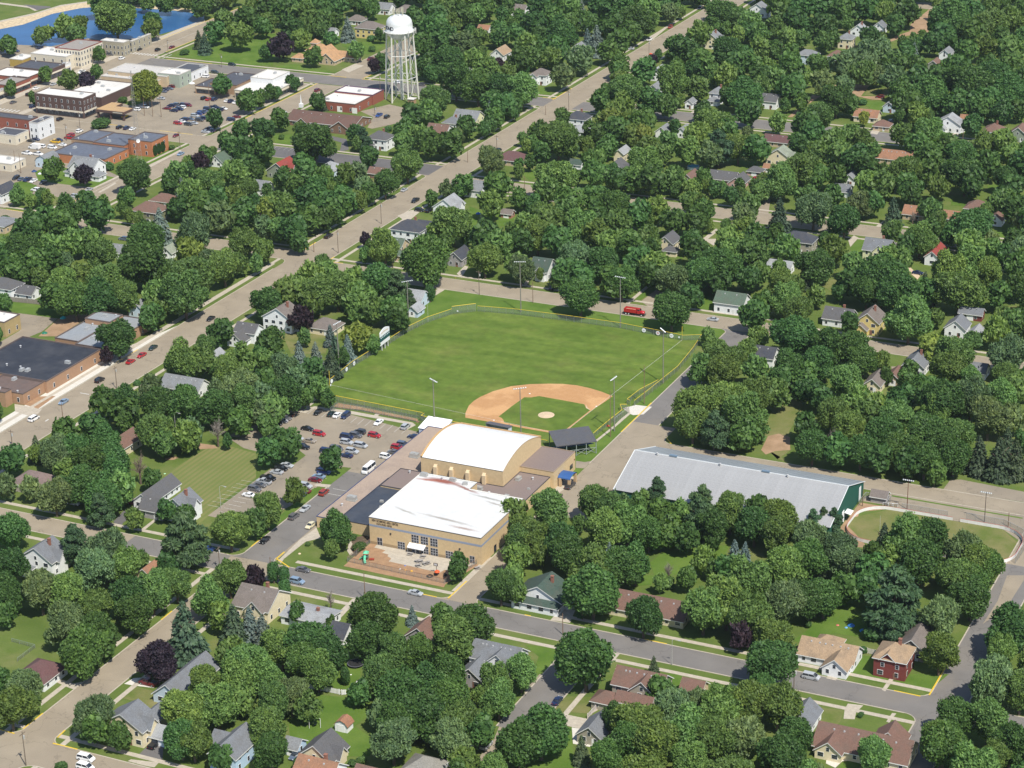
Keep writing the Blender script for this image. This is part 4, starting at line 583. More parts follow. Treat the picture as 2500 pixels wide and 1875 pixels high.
# (type, x, y, crown radius, total height, seed, label)
TREES = '''M -481.7 430.7 12.5 25.6 11 very large leafy green tree~F10;
E -426.5 433.4 3.4 11.3 25 small dark spruce~!B48;
E -415.9 423.7 4.1 13.3 86 medium dark spruce~!B48;
R -426.5 417.9 2.6 3.6 45 small rounded shrub~!B48;
Y -382.1 313.5 8.6 18.7 92 very large yellow-green tree~L13;
R -381.6 269.8 4.6 6.1 45 medium rounded shrub~F11;
R -399.5 315.8 2.7 3.8 17 small rounded shrub~R11;
R -325.0 249.6 1.8 2.6 5 small rounded shrub~R12;
M -298.3 177.8 8.5 18.4 31 very large leafy green tree~B45;
S -278.6 187.1 2.7 9.2 61 small blue-grey spruce~B45;
M -260.4 183.3 7.8 17.2 65 very large fresh green tree~R45;
M -241.0 185.5 5.4 13.5 3 medium mid green tree~R45;
R -334.8 208.4 3.4 4.6 26 small rounded shrub~F12;
S -352.2 479.7 4.7 15.0 11 medium blue-grey spruce~B9;
R -339.8 485.0 2.8 3.9 52 small rounded shrub~F25;
R -327.2 463.3 2.5 3.6 20 small rounded shrub~R9;
D -256.1 420.4 8.8 19.1 63 very large deep green tree~B0;
D -232.0 382.2 9.9 21.0 45 very large dark green tree~R0;
D -216.0 376.2 9.1 19.6 68 very large deep green tree~R0;
D -203.1 378.9 8.4 18.3 87 very large dense dark tree~L41;
S -201.4 360.3 2.9 10.0 93 small blue-grey spruce~L41;
M -225.0 345.2 8.6 18.7 87 very large leafy green tree~F0;
E -290.7 341.4 3.3 11.2 83 small dark spruce~B8;
R -282.8 285.7 1.8 2.6 68 small rounded shrub~F8;
D -244.0 252.6 10.1 21.2 97 very large dark green tree~!F8;
W -233.4 281.3 3.8 12.3 31 medium layered dark pine~!F8;
R -238.3 317.2 2.4 3.4 54 small rounded shrub~R8;
M -187.1 241.0 7.8 17.3 81 very large mid green tree~!L42;
L -154.7 263.3 6.8 16.4 40 large silvery green maple~F42;
S -160.3 235.2 1.9 7.1 84 small blue-grey spruce~B38;
D -185.4 215.7 5.6 14.0 92 medium deep green tree~B38;
S -242.5 573.5 4.2 13.7 5 medium blue-grey spruce~!L49;, leftmost
D -194.4 541.4 9.7 20.6 1 very large dark green tree~L49;
D -222.2 498.9 8.8 19.0 94 very large dark green tree~!L49;
S -200.1 497.9 5.8 18.3 44 large blue-grey spruce~!L49;
S -212.4 512.9 3.6 12.0 7 medium blue-grey spruce~!L49;, rightmost
C -220.8 447.2 1.7 6.5 70 small columnar arborvitae~!R0;
M -191.6 379.5 8.7 18.8 52 very large leafy green tree~L41;
C -162.1 497.0 2.1 7.7 71 small columnar arborvitae~!F49;
D -152.4 573.9 9.4 20.0 33 very large dense dark tree~B49;
D -119.9 493.0 8.8 19.0 87 very large deep green tree~!F49;
M -122.3 420.2 9.4 20.0 10 very large leafy green tree~!R41;
M -137.0 388.0 10.6 22.2 99 very large leafy green tree~R41;
M -134.9 299.1 9.9 20.9 3 very large fresh green tree~R42;
M -74.7 353.6 9.1 19.5 33 very large mid green tree~B20;
M -52.8 326.5 7.6 16.8 25 large leafy green tree~R20;
W -60.2 319.4 6.7 18.6 28 large layered dark pine~R20;
D -80.8 410.9 8.2 17.9 22 very large deep green tree~L50;
M -111.1 243.8 9.1 19.6 95 very large mid green tree~!F42;
M -83.6 284.3 7.4 16.6 46 large mid green tree~L20;
E -100.2 527.8 3.1 10.6 49 small dark spruce~!F49;
D -23.6 605.2 10.6 22.1 46 very large deep green tree~F24;
M -0.3 599.0 10.4 21.9 85 very large fresh green tree~!F24;
S -29.8 551.1 3.1 10.5 93 small blue-grey spruce~!F24;
D 9.2 439.9 9.3 19.9 46 very large deep green tree~L37;
D 23.0 469.8 10.5 22.0 71 very large dense dark tree~L61;
D 28.6 496.4 8.3 18.1 48 very large dark green tree~B61;
D 44.1 465.6 8.0 17.7 22 very large dark green tree~F61;
D -34.1 421.6 8.1 17.7 67 very large dark green tree~L36;
M -31.9 388.1 7.8 17.3 91 very large mid green tree~L36;
R -27.3 475.7 1.6 2.4 23 small rounded shrub~B36;, rightmost
R -28.7 451.0 2.4 3.4 15 small rounded shrub~B36;, leftmost
M 27.7 375.2 7.9 17.4 54 very large mid green tree~!F37;
M -10.6 296.5 9.6 20.5 89 very large leafy green tree~R35;
M 32.6 313.8 8.4 18.3 89 very large fresh green tree~B51;
D 59.9 317.0 8.3 18.1 71 very large dense dark tree~B51;
D 48.7 349.7 7.4 16.5 77 large dense dark tree~!B51;
D 76.5 325.6 5.4 13.6 66 medium dense dark tree~R51;
M -15.5 278.3 7.8 17.2 94 very large mid green tree~F35;
D -296.0 121.3 7.2 16.2 34 large dark green tree~L45;
R -331.1 122.5 2.6 3.6 47 small rounded shrub~!L45;
S -248.4 124.3 5.2 16.5 56 medium blue-grey spruce~F45;
L -226.2 118.3 8.5 18.4 28 very large silvery green maple~!F45;
D -241.3 103.3 7.6 17.0 11 very large dense dark tree~!F45;
M -191.0 85.5 7.3 16.4 35 large mid green tree~B47;
M -200.8 116.9 6.8 15.6 21 large fresh green tree~!L46;
D -280.8 69.5 7.7 17.0 21 very large deep green tree~!B44;
M -249.5 79.7 7.3 16.5 39 large fresh green tree~!B44;
D -219.3 69.2 10.4 21.9 97 very large deep green tree~B44;
M -194.6 65.9 9.7 20.7 49 very large fresh green tree~B44;
M -185.3 47.2 9.0 19.3 90 very large mid green tree~R44;
M -229.2 54.8 7.4 16.5 9 large mid green tree~B44;, rightmost
M -240.4 43.1 6.8 15.5 56 large mid green tree~B44;, leftmost
D -225.2 28.9 7.2 16.2 23 large dense dark tree~L44;
D -215.9 34.1 7.2 16.2 4 large dark green tree~B44;
M -209.5 41.7 6.0 14.5 16 large leafy green tree~B44;
D -186.0 1.3 6.9 15.7 49 large dense dark tree~R17;
D -153.6 56.5 6.4 14.7 75 large dense dark tree~F47;
M -147.1 1.9 5.4 14.1 32 medium mid green tree~!R44;
M -149.6 -10.6 7.1 16.1 34 large leafy green tree~!R17;
M -130.6 -8.9 5.9 13.9 35 large fresh green tree~!L2;
R -164.5 -18.7 1.5 2.3 62 small rounded shrub~R17;
E -218.8 182.0 3.5 11.5 11 small dark spruce~!R45;
B -192.8 165.9 3.5 9.5 92 small leafless grey-brown tree~L38;
M -140.7 132.5 6.6 16.5 6 large mid green tree~F46;
D -113.2 116.0 10.6 22.2 84 very large dark green tree~L3;
M -125.9 167.6 8.6 18.6 11 very large mid green tree~R46;
E -119.7 182.2 3.3 11.1 88 small dark spruce~R38;
L -76.6 130.8 5.7 14.5 72 large silvery green maple~B3;
M -95.5 135.9 6.9 15.6 53 large fresh green tree~B3;
M -132.8 77.6 7.2 16.1 44 large mid green tree~R47;
M -137.8 71.3 7.1 16.1 80 large fresh green tree~R47;
D -123.0 94.6 7.2 16.3 54 large deep green tree~R47;
W -115.5 95.3 4.6 14.2 19 medium layered dark pine~L3;
S -119.9 100.1 1.9 7.1 22 small blue-grey spruce~R47;
W -106.7 89.5 2.3 9.0 97 small layered dark pine~L3;
C -156.6 79.4 1.9 7.2 79 small columnar arborvitae~B47;
S -116.9 43.3 2.7 9.2 79 small blue-grey spruce~L1;
S -118.1 21.4 3.0 10.1 10 small blue-grey spruce~L2;, leftmost
S -111.9 23.3 3.0 10.0 35 small blue-grey spruce~L2;, second from left
E -104.2 24.6 4.0 13.2 52 medium dark spruce~L2;
S -102.8 31.8 3.3 11.2 77 small blue-grey spruce~L2;, rightmost
E -100.2 14.7 3.8 12.4 80 medium dark spruce~F2;
L -111.4 0.1 5.9 13.8 7 large pale feathery maple~L2;
C -103.6 101.6 2.0 7.5 73 small columnar arborvitae~L3;
D -73.2 221.6 7.0 15.9 83 large deep green tree~!L33;
M -87.0 170.3 6.8 15.5 76 large fresh green tree~!R46;
M -74.4 188.5 6.8 15.6 22 large fresh green tree~!R38;
L -58.7 147.6 7.8 17.2 86 very large silvery green maple~B19;
D -47.9 147.9 7.0 15.9 63 large dense dark tree~B19;
D -31.5 130.8 6.4 14.7 56 large deep green tree~B19;
L -14.6 142.7 6.6 15.2 11 large pale feathery maple~B19;
D -0.9 107.3 7.1 16.0 11 large deep green tree~F19;
D -40.1 108.8 7.1 16.0 95 large deep green tree~L19;
D -5.3 160.3 7.5 16.7 75 large dark green tree~B39;
D 2.7 159.1 7.5 16.6 81 large dense dark tree~B39;, rightmost
M 30.4 70.7 5.8 13.8 44 large leafy green tree~R59;, leftmost
M 37.4 58.5 6.2 14.4 55 large leafy green tree~R59;, rightmost
M 37.5 70.7 5.8 13.7 89 large fresh green tree~R59;
E -1.7 238.2 4.9 15.8 87 medium dark spruce~B33;
L 11.7 244.6 8.2 17.9 99 very large pale feathery maple~B33;
D 27.6 238.4 7.0 15.8 90 large dense dark tree~L40;
E 41.8 264.4 4.1 13.4 58 medium dark spruce~L51;
B 49.6 268.4 2.2 7.3 19 small leafless grey-brown tree~L51;
D 80.7 244.7 8.5 18.4 37 very large dense dark tree~R40;
M 64.5 225.7 6.6 15.1 38 large fresh green tree~R40;
D 35.6 175.2 7.4 16.6 85 large deep green tree~B21;
E 31.8 170.9 3.0 10.3 1 small dark spruce~R39;
M 27.9 151.8 6.3 14.6 40 large leafy green tree~R39;
M 35.5 136.4 6.2 14.4 26 large mid green tree~R39;
M 43.4 128.6 6.1 14.3 89 large mid green tree~L21;
D 67.1 163.9 9.8 20.8 38 very large dark green tree~B21;
D 61.8 158.3 6.2 14.5 60 large dark green tree~B21;
D 75.4 153.5 8.2 17.9 99 very large deep green tree~R21;
E 81.1 173.6 4.2 13.7 14 medium dark spruce~R21;
M 86.8 186.6 7.7 17.6 2 very large mid green tree~R21;
M 94.3 194.1 8.4 18.3 70 very large leafy green tree~R21;
M 96.9 166.3 8.7 18.7 71 very large fresh green tree~R21;
M 102.1 191.7 6.8 15.5 84 large mid green tree~R21;
E 102.6 225.4 3.0 10.1 50 small dark spruce~!R40;
M 87.6 128.2 8.3 18.2 42 very large mid green tree~B52;
S 44.0 129.9 2.7 9.2 46 small blue-grey spruce~L21;
D 52.9 95.9 8.0 17.7 42 very large deep green tree~L52;
D 66.0 93.3 6.8 15.4 45 large dense dark tree~L52;, leftmost
D 74.6 94.3 6.7 15.4 13 large dense dark tree~L52;, rightmost
D 81.6 87.5 5.7 13.6 17 large deep green tree~L52;
D 67.0 79.1 5.7 13.6 69 large dark green tree~L52;
D 58.7 72.1 5.7 13.6 81 large dense dark tree~R59;
M 81.3 65.9 6.5 15.0 69 large fresh green tree~F52;
M 111.4 106.9 6.7 15.3 65 large fresh green tree~R52;
L 130.7 108.5 7.6 16.8 4 large silvery green maple~R52;
M 112.7 90.5 6.6 15.1 97 large mid green tree~F52;
M 122.1 87.3 4.0 11.1 52 medium mid green tree~F52;
M 133.8 91.0 5.6 13.4 3 medium fresh green tree~F52;
E -157.1 -90.2 3.0 10.1 23 small dark spruce~B57;
D -140.5 -92.1 5.8 13.8 78 large dense dark tree~R57;
D -148.9 -48.0 5.7 13.6 79 large deep green tree~B57;
D -135.3 -80.5 4.8 12.1 22 medium dark green tree~R57;
M -123.4 -67.7 7.0 15.8 45 large mid green tree~B58;
B -106.0 -55.3 4.2 10.8 28 medium leafless grey-brown tree~B18;
D -137.0 -45.9 5.9 13.9 72 large deep green tree~B18;, leftmost
D -126.4 -43.4 6.6 15.1 74 large deep green tree~B18;, rightmost
D -114.6 -43.0 6.5 15.0 47 large dense dark tree~B18;
M -109.0 -32.7 5.7 13.5 88 large leafy green tree~B32;
D -128.2 -98.1 6.2 14.5 55 large dark green tree~L58;
D -123.5 -94.1 5.8 13.7 42 large deep green tree~L58;, rightmost
D -120.0 -114.3 6.1 14.2 81 large deep green tree~L58;, leftmost
D -114.3 -105.5 5.5 13.2 52 medium dense dark tree~F58;
D -108.8 -119.9 6.0 14.1 26 large dark green tree~F58;
B -113.6 -91.8 4.5 11.4 12 medium leafless grey-brown tree~B58;
L -124.8 -123.5 5.7 13.5 96 large silvery green maple~B30;
W -106.5 -124.7 3.8 12.2 34 medium layered dark pine~B30;
W -98.1 -150.6 4.6 14.0 39 medium layered dark pine~R30;
D -122.0 -150.4 5.5 13.3 54 medium dark green tree~L30;
D -109.1 -167.9 5.0 12.3 31 medium deep green tree~F30;, leftmost
W -66.1 -137.6 6.5 18.4 83 large layered dark pine~R30;
L -83.5 -153.1 7.3 16.3 32 large silvery green maple~R30;
L -82.4 -162.6 6.2 14.4 52 large silvery green maple~F30;, rightmost
M -75.8 -155.7 5.4 13.1 93 medium leafy green tree~R30;
M -58.1 -123.5 5.9 13.9 19 large fresh green tree~B56;
M -41.9 -150.1 5.2 12.6 73 medium leafy green tree~L56;, rightmost
D -98.6 -19.9 5.9 14.0 79 large dark green tree~B32;
M -55.7 -105.2 5.2 12.6 12 medium leafy green tree~F18;
D -28.0 -109.0 5.1 12.5 10 medium dark green tree~L31;
R -38.3 -110.3 0.9 1.5 84 small rounded shrub~L31;, leftmost
R -27.1 -100.8 1.3 2.0 12 small rounded shrub~L31;, second from left
R -21.8 -106.6 2.0 2.9 55 small rounded shrub~L31;, rightmost
C -34.9 -136.6 1.9 7.1 10 small columnar arborvitae~B56;, leftmost
C -31.5 -136.2 1.7 6.5 30 small columnar arborvitae~B56;, second from left
M 28.3 -95.1 5.0 12.4 32 medium mid green tree~B26;
M 28.6 -73.4 6.2 14.5 48 large mid green tree~R34;
M 29.4 -90.8 6.5 14.9 1 large leafy green tree~B26;, leftmost
D 40.1 -89.3 5.4 13.1 90 medium deep green tree~B26;
M 38.5 -61.1 5.8 13.8 39 large leafy green tree~R34;
M 48.4 -67.5 6.8 15.4 31 large leafy green tree~B26;, rightmost
M 50.0 -80.4 6.5 14.9 20 large leafy green tree~B26;, second from left
M 54.9 -71.8 5.9 13.9 22 large leafy green tree~R26;
S 54.4 -85.6 2.2 7.9 29 small blue-grey spruce~R26;
D 67.0 -95.5 5.3 12.9 70 medium deep green tree~B55;
M 57.2 -105.4 6.4 14.8 18 large mid green tree~R26;
W 53.3 -43.5 3.3 11.3 79 small layered dark pine~L6;
D 62.5 -73.4 4.9 12.1 74 medium dark green tree~B55;
W 69.8 -45.9 3.9 12.6 2 medium layered dark pine~F6;, rightmost
W 73.7 -58.4 4.7 14.4 92 medium layered dark pine~F6;, leftmost
M 81.2 -51.4 5.7 13.6 60 large leafy green tree~F6;, leftmost
S 91.3 -75.0 3.2 10.9 30 small blue-grey spruce~R55;, leftmost
S 92.8 -69.7 2.3 8.1 94 small blue-grey spruce~R55;, rightmost
B 75.6 -89.8 2.7 7.9 89 small leafless grey-brown tree~B55;
D 91.2 -57.0 5.7 13.5 90 large dense dark tree~F6;
M 42.5 21.6 8.2 17.9 17 very large mid green tree~R4;
M 50.7 25.0 8.2 17.9 19 very large mid green tree~F59;
M 45.2 9.9 6.3 14.6 85 large fresh green tree~R5;
W 53.8 7.9 4.7 14.3 45 medium layered dark pine~B6;
M 61.3 18.0 7.8 17.3 50 very large fresh green tree~B6;
M 57.1 41.8 5.8 13.7 14 large mid green tree~F59;
D 88.8 7.8 5.3 13.0 65 medium dark green tree~R6;
M 86.5 37.4 6.0 14.1 89 large fresh green tree~!B6;
B 92.6 18.3 4.0 10.5 64 medium leafless grey-brown tree~R6;
M 94.6 30.1 5.5 13.2 17 medium leafy green tree~!R6;
D 104.7 10.4 5.3 12.9 30 medium deep green tree~R6;
D 108.5 24.5 6.1 14.4 65 large dense dark tree~!B7;
M 108.4 40.3 6.2 14.5 37 large fresh green tree~!F52;
D 117.6 14.0 6.0 14.2 25 large deep green tree~B7;
D 126.2 11.4 5.3 12.8 92 medium dense dark tree~B7;, leftmost
D 120.6 31.6 6.2 14.4 44 large dark green tree~!B7;
M 119.0 52.0 5.5 13.3 74 medium mid green tree~!F52;, leftmost
D 128.2 25.5 5.7 13.5 13 large dense dark tree~B7;
D 134.3 17.7 5.3 12.9 73 medium dense dark tree~B7;, rightmost
M 130.9 37.7 5.4 13.1 65 medium leafy green tree~!B7;
E 141.5 22.8 4.3 14.1 89 medium dark spruce~B7;, leftmost
E 148.5 21.3 4.7 15.2 85 medium dark spruce~B7;, second from left
E 153.6 23.9 4.3 14.0 25 medium dark spruce~B7;, rightmost
E 147.2 38.2 3.5 11.8 34 small dark spruce~!B7;
D 119.8 56.2 7.9 17.4 66 very large dense dark tree~!F52;
L 128.2 63.0 7.9 17.4 32 very large silvery green maple~!F52;
L 137.4 51.1 7.1 16.0 36 large silvery green maple~!F52;
M 136.3 73.8 5.5 13.2 52 medium mid green tree~!F52;, rightmost
M 97.3 -51.8 6.1 14.2 36 large fresh green tree~F6;
W 105.6 -42.4 2.4 9.3 52 small layered dark pine~F6;
W 107.6 -38.6 2.0 8.5 55 small layered dark pine~L7;, leftmost
W 111.3 -38.9 2.3 9.2 90 small layered dark pine~L7;, rightmost
L 120.4 -63.5 5.5 13.4 31 medium pale feathery maple~L7;
L 125.0 -68.6 5.3 12.8 63 medium pale feathery maple~B15;
E 129.9 -47.5 3.4 11.5 47 small dark spruce~L7;
M 137.2 -48.9 6.3 14.7 94 large leafy green tree~F7;
D 143.0 -45.2 5.7 13.6 39 large dense dark tree~F7;
D 144.7 -61.6 6.2 14.4 73 large dark green tree~F7;
L 156.0 -51.0 6.2 14.5 64 large silvery green maple~F7;
M 161.4 -56.6 5.6 13.4 96 medium fresh green tree~F7;
E 116.3 -70.7 2.8 9.6 53 small dark spruce~B15;
E 104.1 -75.9 2.8 9.7 11 small dark spruce~R55;
D 164.3 -55.3 4.8 12.1 6 medium dark green tree~F7;
D -97.0 -184.0 4.8 12.1 82 medium deep green tree~F30;, rightmost
L -88.2 -180.9 6.3 14.5 40 large silvery green maple~F30;, leftmost
M -79.4 -178.7 5.8 13.8 56 large leafy green tree~F30;
L -69.3 -195.1 6.4 14.9 12 large silvery green maple~L29;
D -55.0 -207.1 6.6 15.2 84 large deep green tree~B28;
D -59.6 -194.6 5.3 12.8 1 medium deep green tree~L29;
D -62.2 -173.8 5.8 13.8 91 large deep green tree~B29;
D -55.3 -180.0 5.2 12.6 55 medium dark green tree~B29;
M -57.5 -168.1 5.6 13.4 94 medium leafy green tree~B29;
M -68.4 -179.9 4.8 12.1 13 medium fresh green tree~B29;
M -55.1 -158.9 4.9 12.2 65 medium fresh green tree~L56;
E -33.8 -186.8 6.0 18.9 22 large dark spruce~B29;
P -33.5 -202.1 5.3 12.9 9 medium purple-leaved tree~L29;
M -40.1 -164.4 5.4 13.1 78 medium leafy green tree~L56;, leftmost
E -25.0 -175.2 4.3 14.0 10 medium dark spruce~B29;
S -22.1 -171.1 3.6 11.9 47 small blue-grey spruce~L56;
L -60.4 -226.7 4.7 12.1 95 medium pale feathery maple~B60;
M -55.8 -238.6 5.7 13.5 55 large fresh green tree~B60;
L -32.1 -233.7 5.6 13.5 39 large pale feathery maple~F28;
M -14.4 -207.8 5.0 12.4 40 medium fresh green tree~F29;
M -11.0 -221.8 5.8 13.7 23 large fresh green tree~L27;
D -5.2 -232.9 4.8 12.0 78 medium deep green tree~L27;
M -4.5 -216.4 5.8 13.7 46 large leafy green tree~B27;
M -7.3 -203.0 5.6 13.3 74 medium mid green tree~R29;
R -32.0 -249.6 1.8 2.6 16 small rounded shrub~R60;
R -59.0 -185.6 1.7 2.6 35 small rounded shrub~L29;
S -16.1 -173.7 3.5 11.8 21 small blue-grey spruce~F56;
C -25.8 -145.1 1.9 7.0 46 small columnar arborvitae~B56;, rightmost
B -9.9 -145.7 2.5 7.6 14 small leafless grey-brown tree~R56;
S 16.3 -143.5 1.8 6.6 30 small blue-grey spruce~R56;
D 9.7 -155.5 6.0 14.2 1 large dense dark tree~R56;
D 14.7 -168.9 5.2 12.7 51 medium deep green tree~B22;
D 1.2 -177.5 6.3 14.6 41 large dark green tree~B22;
D 8.1 -178.5 5.0 12.3 31 medium dark green tree~B22;
C 15.2 -182.2 1.5 5.9 18 small columnar arborvitae~R22;
M -1.6 -196.4 4.8 12.0 62 medium mid green tree~L22;
M 8.4 -208.6 5.3 12.8 28 medium fresh green tree~B27;
M 13.7 -220.4 5.2 12.7 92 medium mid green tree~R27;
D 19.8 -228.9 4.4 11.3 80 medium dense dark tree~R27;
M 25.4 -171.5 5.1 12.6 28 medium leafy green tree~B53;
M 28.5 -184.7 5.7 13.6 91 large leafy green tree~R53;
D 31.2 -167.9 4.6 11.6 68 medium dense dark tree~R53;
M 38.0 -161.1 6.6 15.1 44 large fresh green tree~R53;
D 40.1 -154.1 6.8 15.6 14 large dark green tree~R53;
M 35.2 -122.7 4.8 12.1 31 medium mid green tree~L26;
D 39.1 -192.5 6.5 15.0 65 large deep green tree~R53;
D 42.6 -186.4 5.8 13.8 88 large dark green tree~B23;
D 44.5 -175.5 5.2 12.7 12 medium dark green tree~R53;
D 51.6 -189.5 5.9 14.0 6 large deep green tree~B23;
D 49.4 -199.4 6.2 14.5 49 large deep green tree~L23;
D 44.2 -204.8 5.5 13.2 12 medium dense dark tree~B54;
M 59.6 -198.5 6.0 14.1 89 large fresh green tree~B23;
M 59.1 -175.0 4.9 12.4 10 medium mid green tree~B23;
M 62.7 -181.8 4.4 11.3 86 medium fresh green tree~B23;, leftmost
R 39.0 -215.8 1.5 2.2 6 small rounded shrub~L54;, rightmost
R 37.4 -217.9 1.4 2.1 60 small rounded shrub~L54;, second from left
M 75.3 -211.7 3.5 10.0 77 small mid green tree~F23;
C 25.0 -225.7 0.8 3.7 5 small columnar arborvitae~R27;
R 32.2 -212.9 1.3 2.0 43 small rounded shrub~L54;, leftmost
M 62.3 -166.4 4.4 11.4 52 medium fresh green tree~B23;, rightmost
D 63.8 -119.7 7.2 16.2 46 large deep green tree~L55;
R 65.1 -113.0 2.0 2.9 81 small rounded shrub~L55;
R 59.9 -120.5 1.5 2.3 94 small rounded shrub~F26;
D 81.5 -124.6 4.9 13.0 91 medium dark green tree~F55;
D 78.5 -158.9 8.0 17.6 38 very large dark green tree~L43;
M 96.6 -116.0 6.9 15.7 77 large mid green tree~F55;
M 101.8 -110.8 7.3 16.4 6 large mid green tree~R55;
M 110.8 -115.3 6.8 15.6 73 large mid green tree~L15;
D 124.3 -137.3 6.4 14.8 41 large deep green tree~L15;
E 92.5 -143.9 1.8 6.7 84 small dark spruce~B43;
D 81.6 -195.6 6.8 15.4 58 large dark green tree~R23;, rightmost
D 78.8 -203.2 5.9 13.9 3 large dark green tree~R23;, leftmost
E 92.2 -193.6 2.3 8.9 23 small dark spruce~R23;
D 95.2 -177.3 3.2 9.4 82 small dense dark tree~F43;
M 103.5 -181.2 6.5 14.9 25 large leafy green tree~F43;, leftmost
L 108.0 -171.1 5.8 13.8 26 large silvery green maple~F43;
L 113.3 -163.7 4.1 11.2 44 medium silvery green maple~F43;
D 103.2 -188.5 4.9 12.2 74 medium dense dark tree~F43;
M 111.8 -189.9 6.3 14.7 76 large mid green tree~F43;
M 116.5 -181.2 6.4 14.8 86 large leafy green tree~F43;, second from left
M 121.0 -166.8 6.5 15.0 93 large leafy green tree~F43;, rightmost
M 126.6 -161.5 6.0 14.1 8 large fresh green tree~L16;
M 124.8 -181.3 6.3 14.7 3 large leafy green tree~L16;, leftmost
L 131.2 -177.9 6.3 14.7 24 large silvery green maple~L16;
M 121.9 -191.3 4.8 12.0 46 medium mid green tree~F43;
D 100.3 -197.1 4.2 10.9 56 medium dense dark tree~R23;
R 76.3 -92.5 2.6 3.7 68 small rounded shrub~B55;
L 116.2 -102.9 6.4 14.7 80 large silvery green maple~B15;
M 119.6 -119.9 5.1 12.6 25 medium mid green tree~L15;
D 121.8 -96.6 5.3 12.8 89 medium deep green tree~B15;
D 125.3 -93.2 5.1 12.5 95 medium dense dark tree~B15;
W 146.5 -92.7 7.5 20.4 81 large layered dark pine~B14;
W 148.1 -99.7 3.8 12.5 50 medium layered dark pine~B14;
R 142.1 -99.7 3.2 4.4 94 small rounded shrub~R15;, rightmost
R 142.0 -108.1 1.3 2.1 37 small rounded shrub~R15;, leftmost
R 123.0 -99.7 1.3 2.0 33 small rounded shrub~B15;
R 122.0 -120.8 1.2 1.9 93 small rounded shrub~L15;
L 160.3 -93.1 5.9 13.9 56 large silvery green maple~R14;
M 164.9 -112.4 5.2 12.7 36 medium leafy green tree~R14;, leftmost
D 164.8 -78.0 5.6 13.4 85 large deep green tree~R14;
D 163.6 -68.3 4.7 11.9 20 medium deep green tree~B14;
D 180.9 -94.4 6.7 15.3 4 large dark green tree~R14;
M 180.3 -103.3 4.5 11.5 93 medium leafy green tree~R14;, second from left
L 183.0 -124.0 6.6 15.1 70 large silvery green maple~F14;
M 190.3 -124.5 5.0 12.4 44 medium leafy green tree~R14;, rightmost
D 177.8 -143.8 4.9 12.1 11 medium dark green tree~R16;, leftmost
M 178.0 -158.8 5.4 13.1 64 medium leafy green tree~R16;, leftmost
D 178.8 -160.2 6.1 14.3 24 large dark green tree~R16;
M 186.2 -142.9 5.2 12.8 48 medium mid green tree~R16;
D 194.2 -152.1 5.3 12.9 45 medium dark green tree~R16;, second from left
M 163.8 -169.4 4.6 11.7 15 medium fresh green tree~F16;
R 151.7 -142.2 0.9 1.6 99 small rounded shrub~B16;
M 133.3 -157.7 6.2 14.4 97 large mid green tree~L16;
D 142.0 -170.2 4.8 12.4 47 medium dense dark tree~L16;, rightmost
D 142.8 -181.9 5.9 14.0 66 large dark green tree~L16;
D 126.3 -149.3 4.3 11.1 26 medium dense dark tree~L16;, leftmost
M 102.9 -97.3 7.1 16.0 30 large fresh green tree~R55;
L 10.0 -202.0 4.9 12.1 83 medium pale feathery maple~F22;
M -4.8 -182.0 5.8 13.8 33 large leafy green tree~L22;
D 45.4 -96.9 5.6 13.4 89 large deep green tree~B26;
L -143.2 -96.4 6.2 14.4 47 large pale feathery maple~R57;
D 3.5 -185.0 4.9 12.2 24 medium dense dark tree~L22;
M 115.5 -209.2 7.0 15.9 36 large fresh green tree~!R23;
L 47.3 -213.2 5.6 13.5 41 large pale feathery maple~L54;
M -8.7 -195.1 6.5 15.1 69 large mid green tree~R29;
D 79.2 -62.7 5.4 13.0 57 medium deep green tree~F6;
M 10.4 -188.1 4.8 12.1 38 medium fresh green tree~L22;
L 111.8 -62.9 6.5 15.0 10 large silvery green maple~L7;
D -5.3 150.4 6.9 15.6 77 large dense dark tree~B39;, leftmost
M 133.8 -196.1 6.3 14.6 85 large leafy green tree~L16;, rightmost
L 60.7 -206.5 5.2 12.6 93 medium pale feathery maple~F23;
M 99.3 -59.2 5.7 13.5 43 large leafy green tree~F6;, rightmost
M 191.2 -109.6 5.8 13.7 83 large mid green tree~R14;
M 192.1 -156.8 4.3 11.1 13 medium leafy green tree~R16;, rightmost
D 63.7 -100.4 5.9 13.9 61 large dark green tree~B55;
D 113.7 -72.7 5.7 13.5 56 large dense dark tree~B15;
D 202.5 -170.1 5.3 12.9 70 medium dark green tree~R16;, rightmost
M 151.8 -189.3 4.6 11.7 86 medium mid green tree~F16;
L -115.7 -24.0 6.9 15.7 0 large silvery green maple~B32;
M -1.6 -232.7 4.9 12.1 97 medium leafy green tree~L27;
M 188.7 -168.5 5.9 13.9 22 large fresh green tree~F16;
M 158.1 -68.6 6.1 14.3 47 large fresh green tree~B14;
M 110.7 -84.4 6.7 15.4 56 large mid green tree~B15;
D 124.7 172.4 7.2 16.1 36 large dark green tree~!R21;
L 202.5 -157.2 4.3 11.1 28 medium silvery green maple~R16;'''
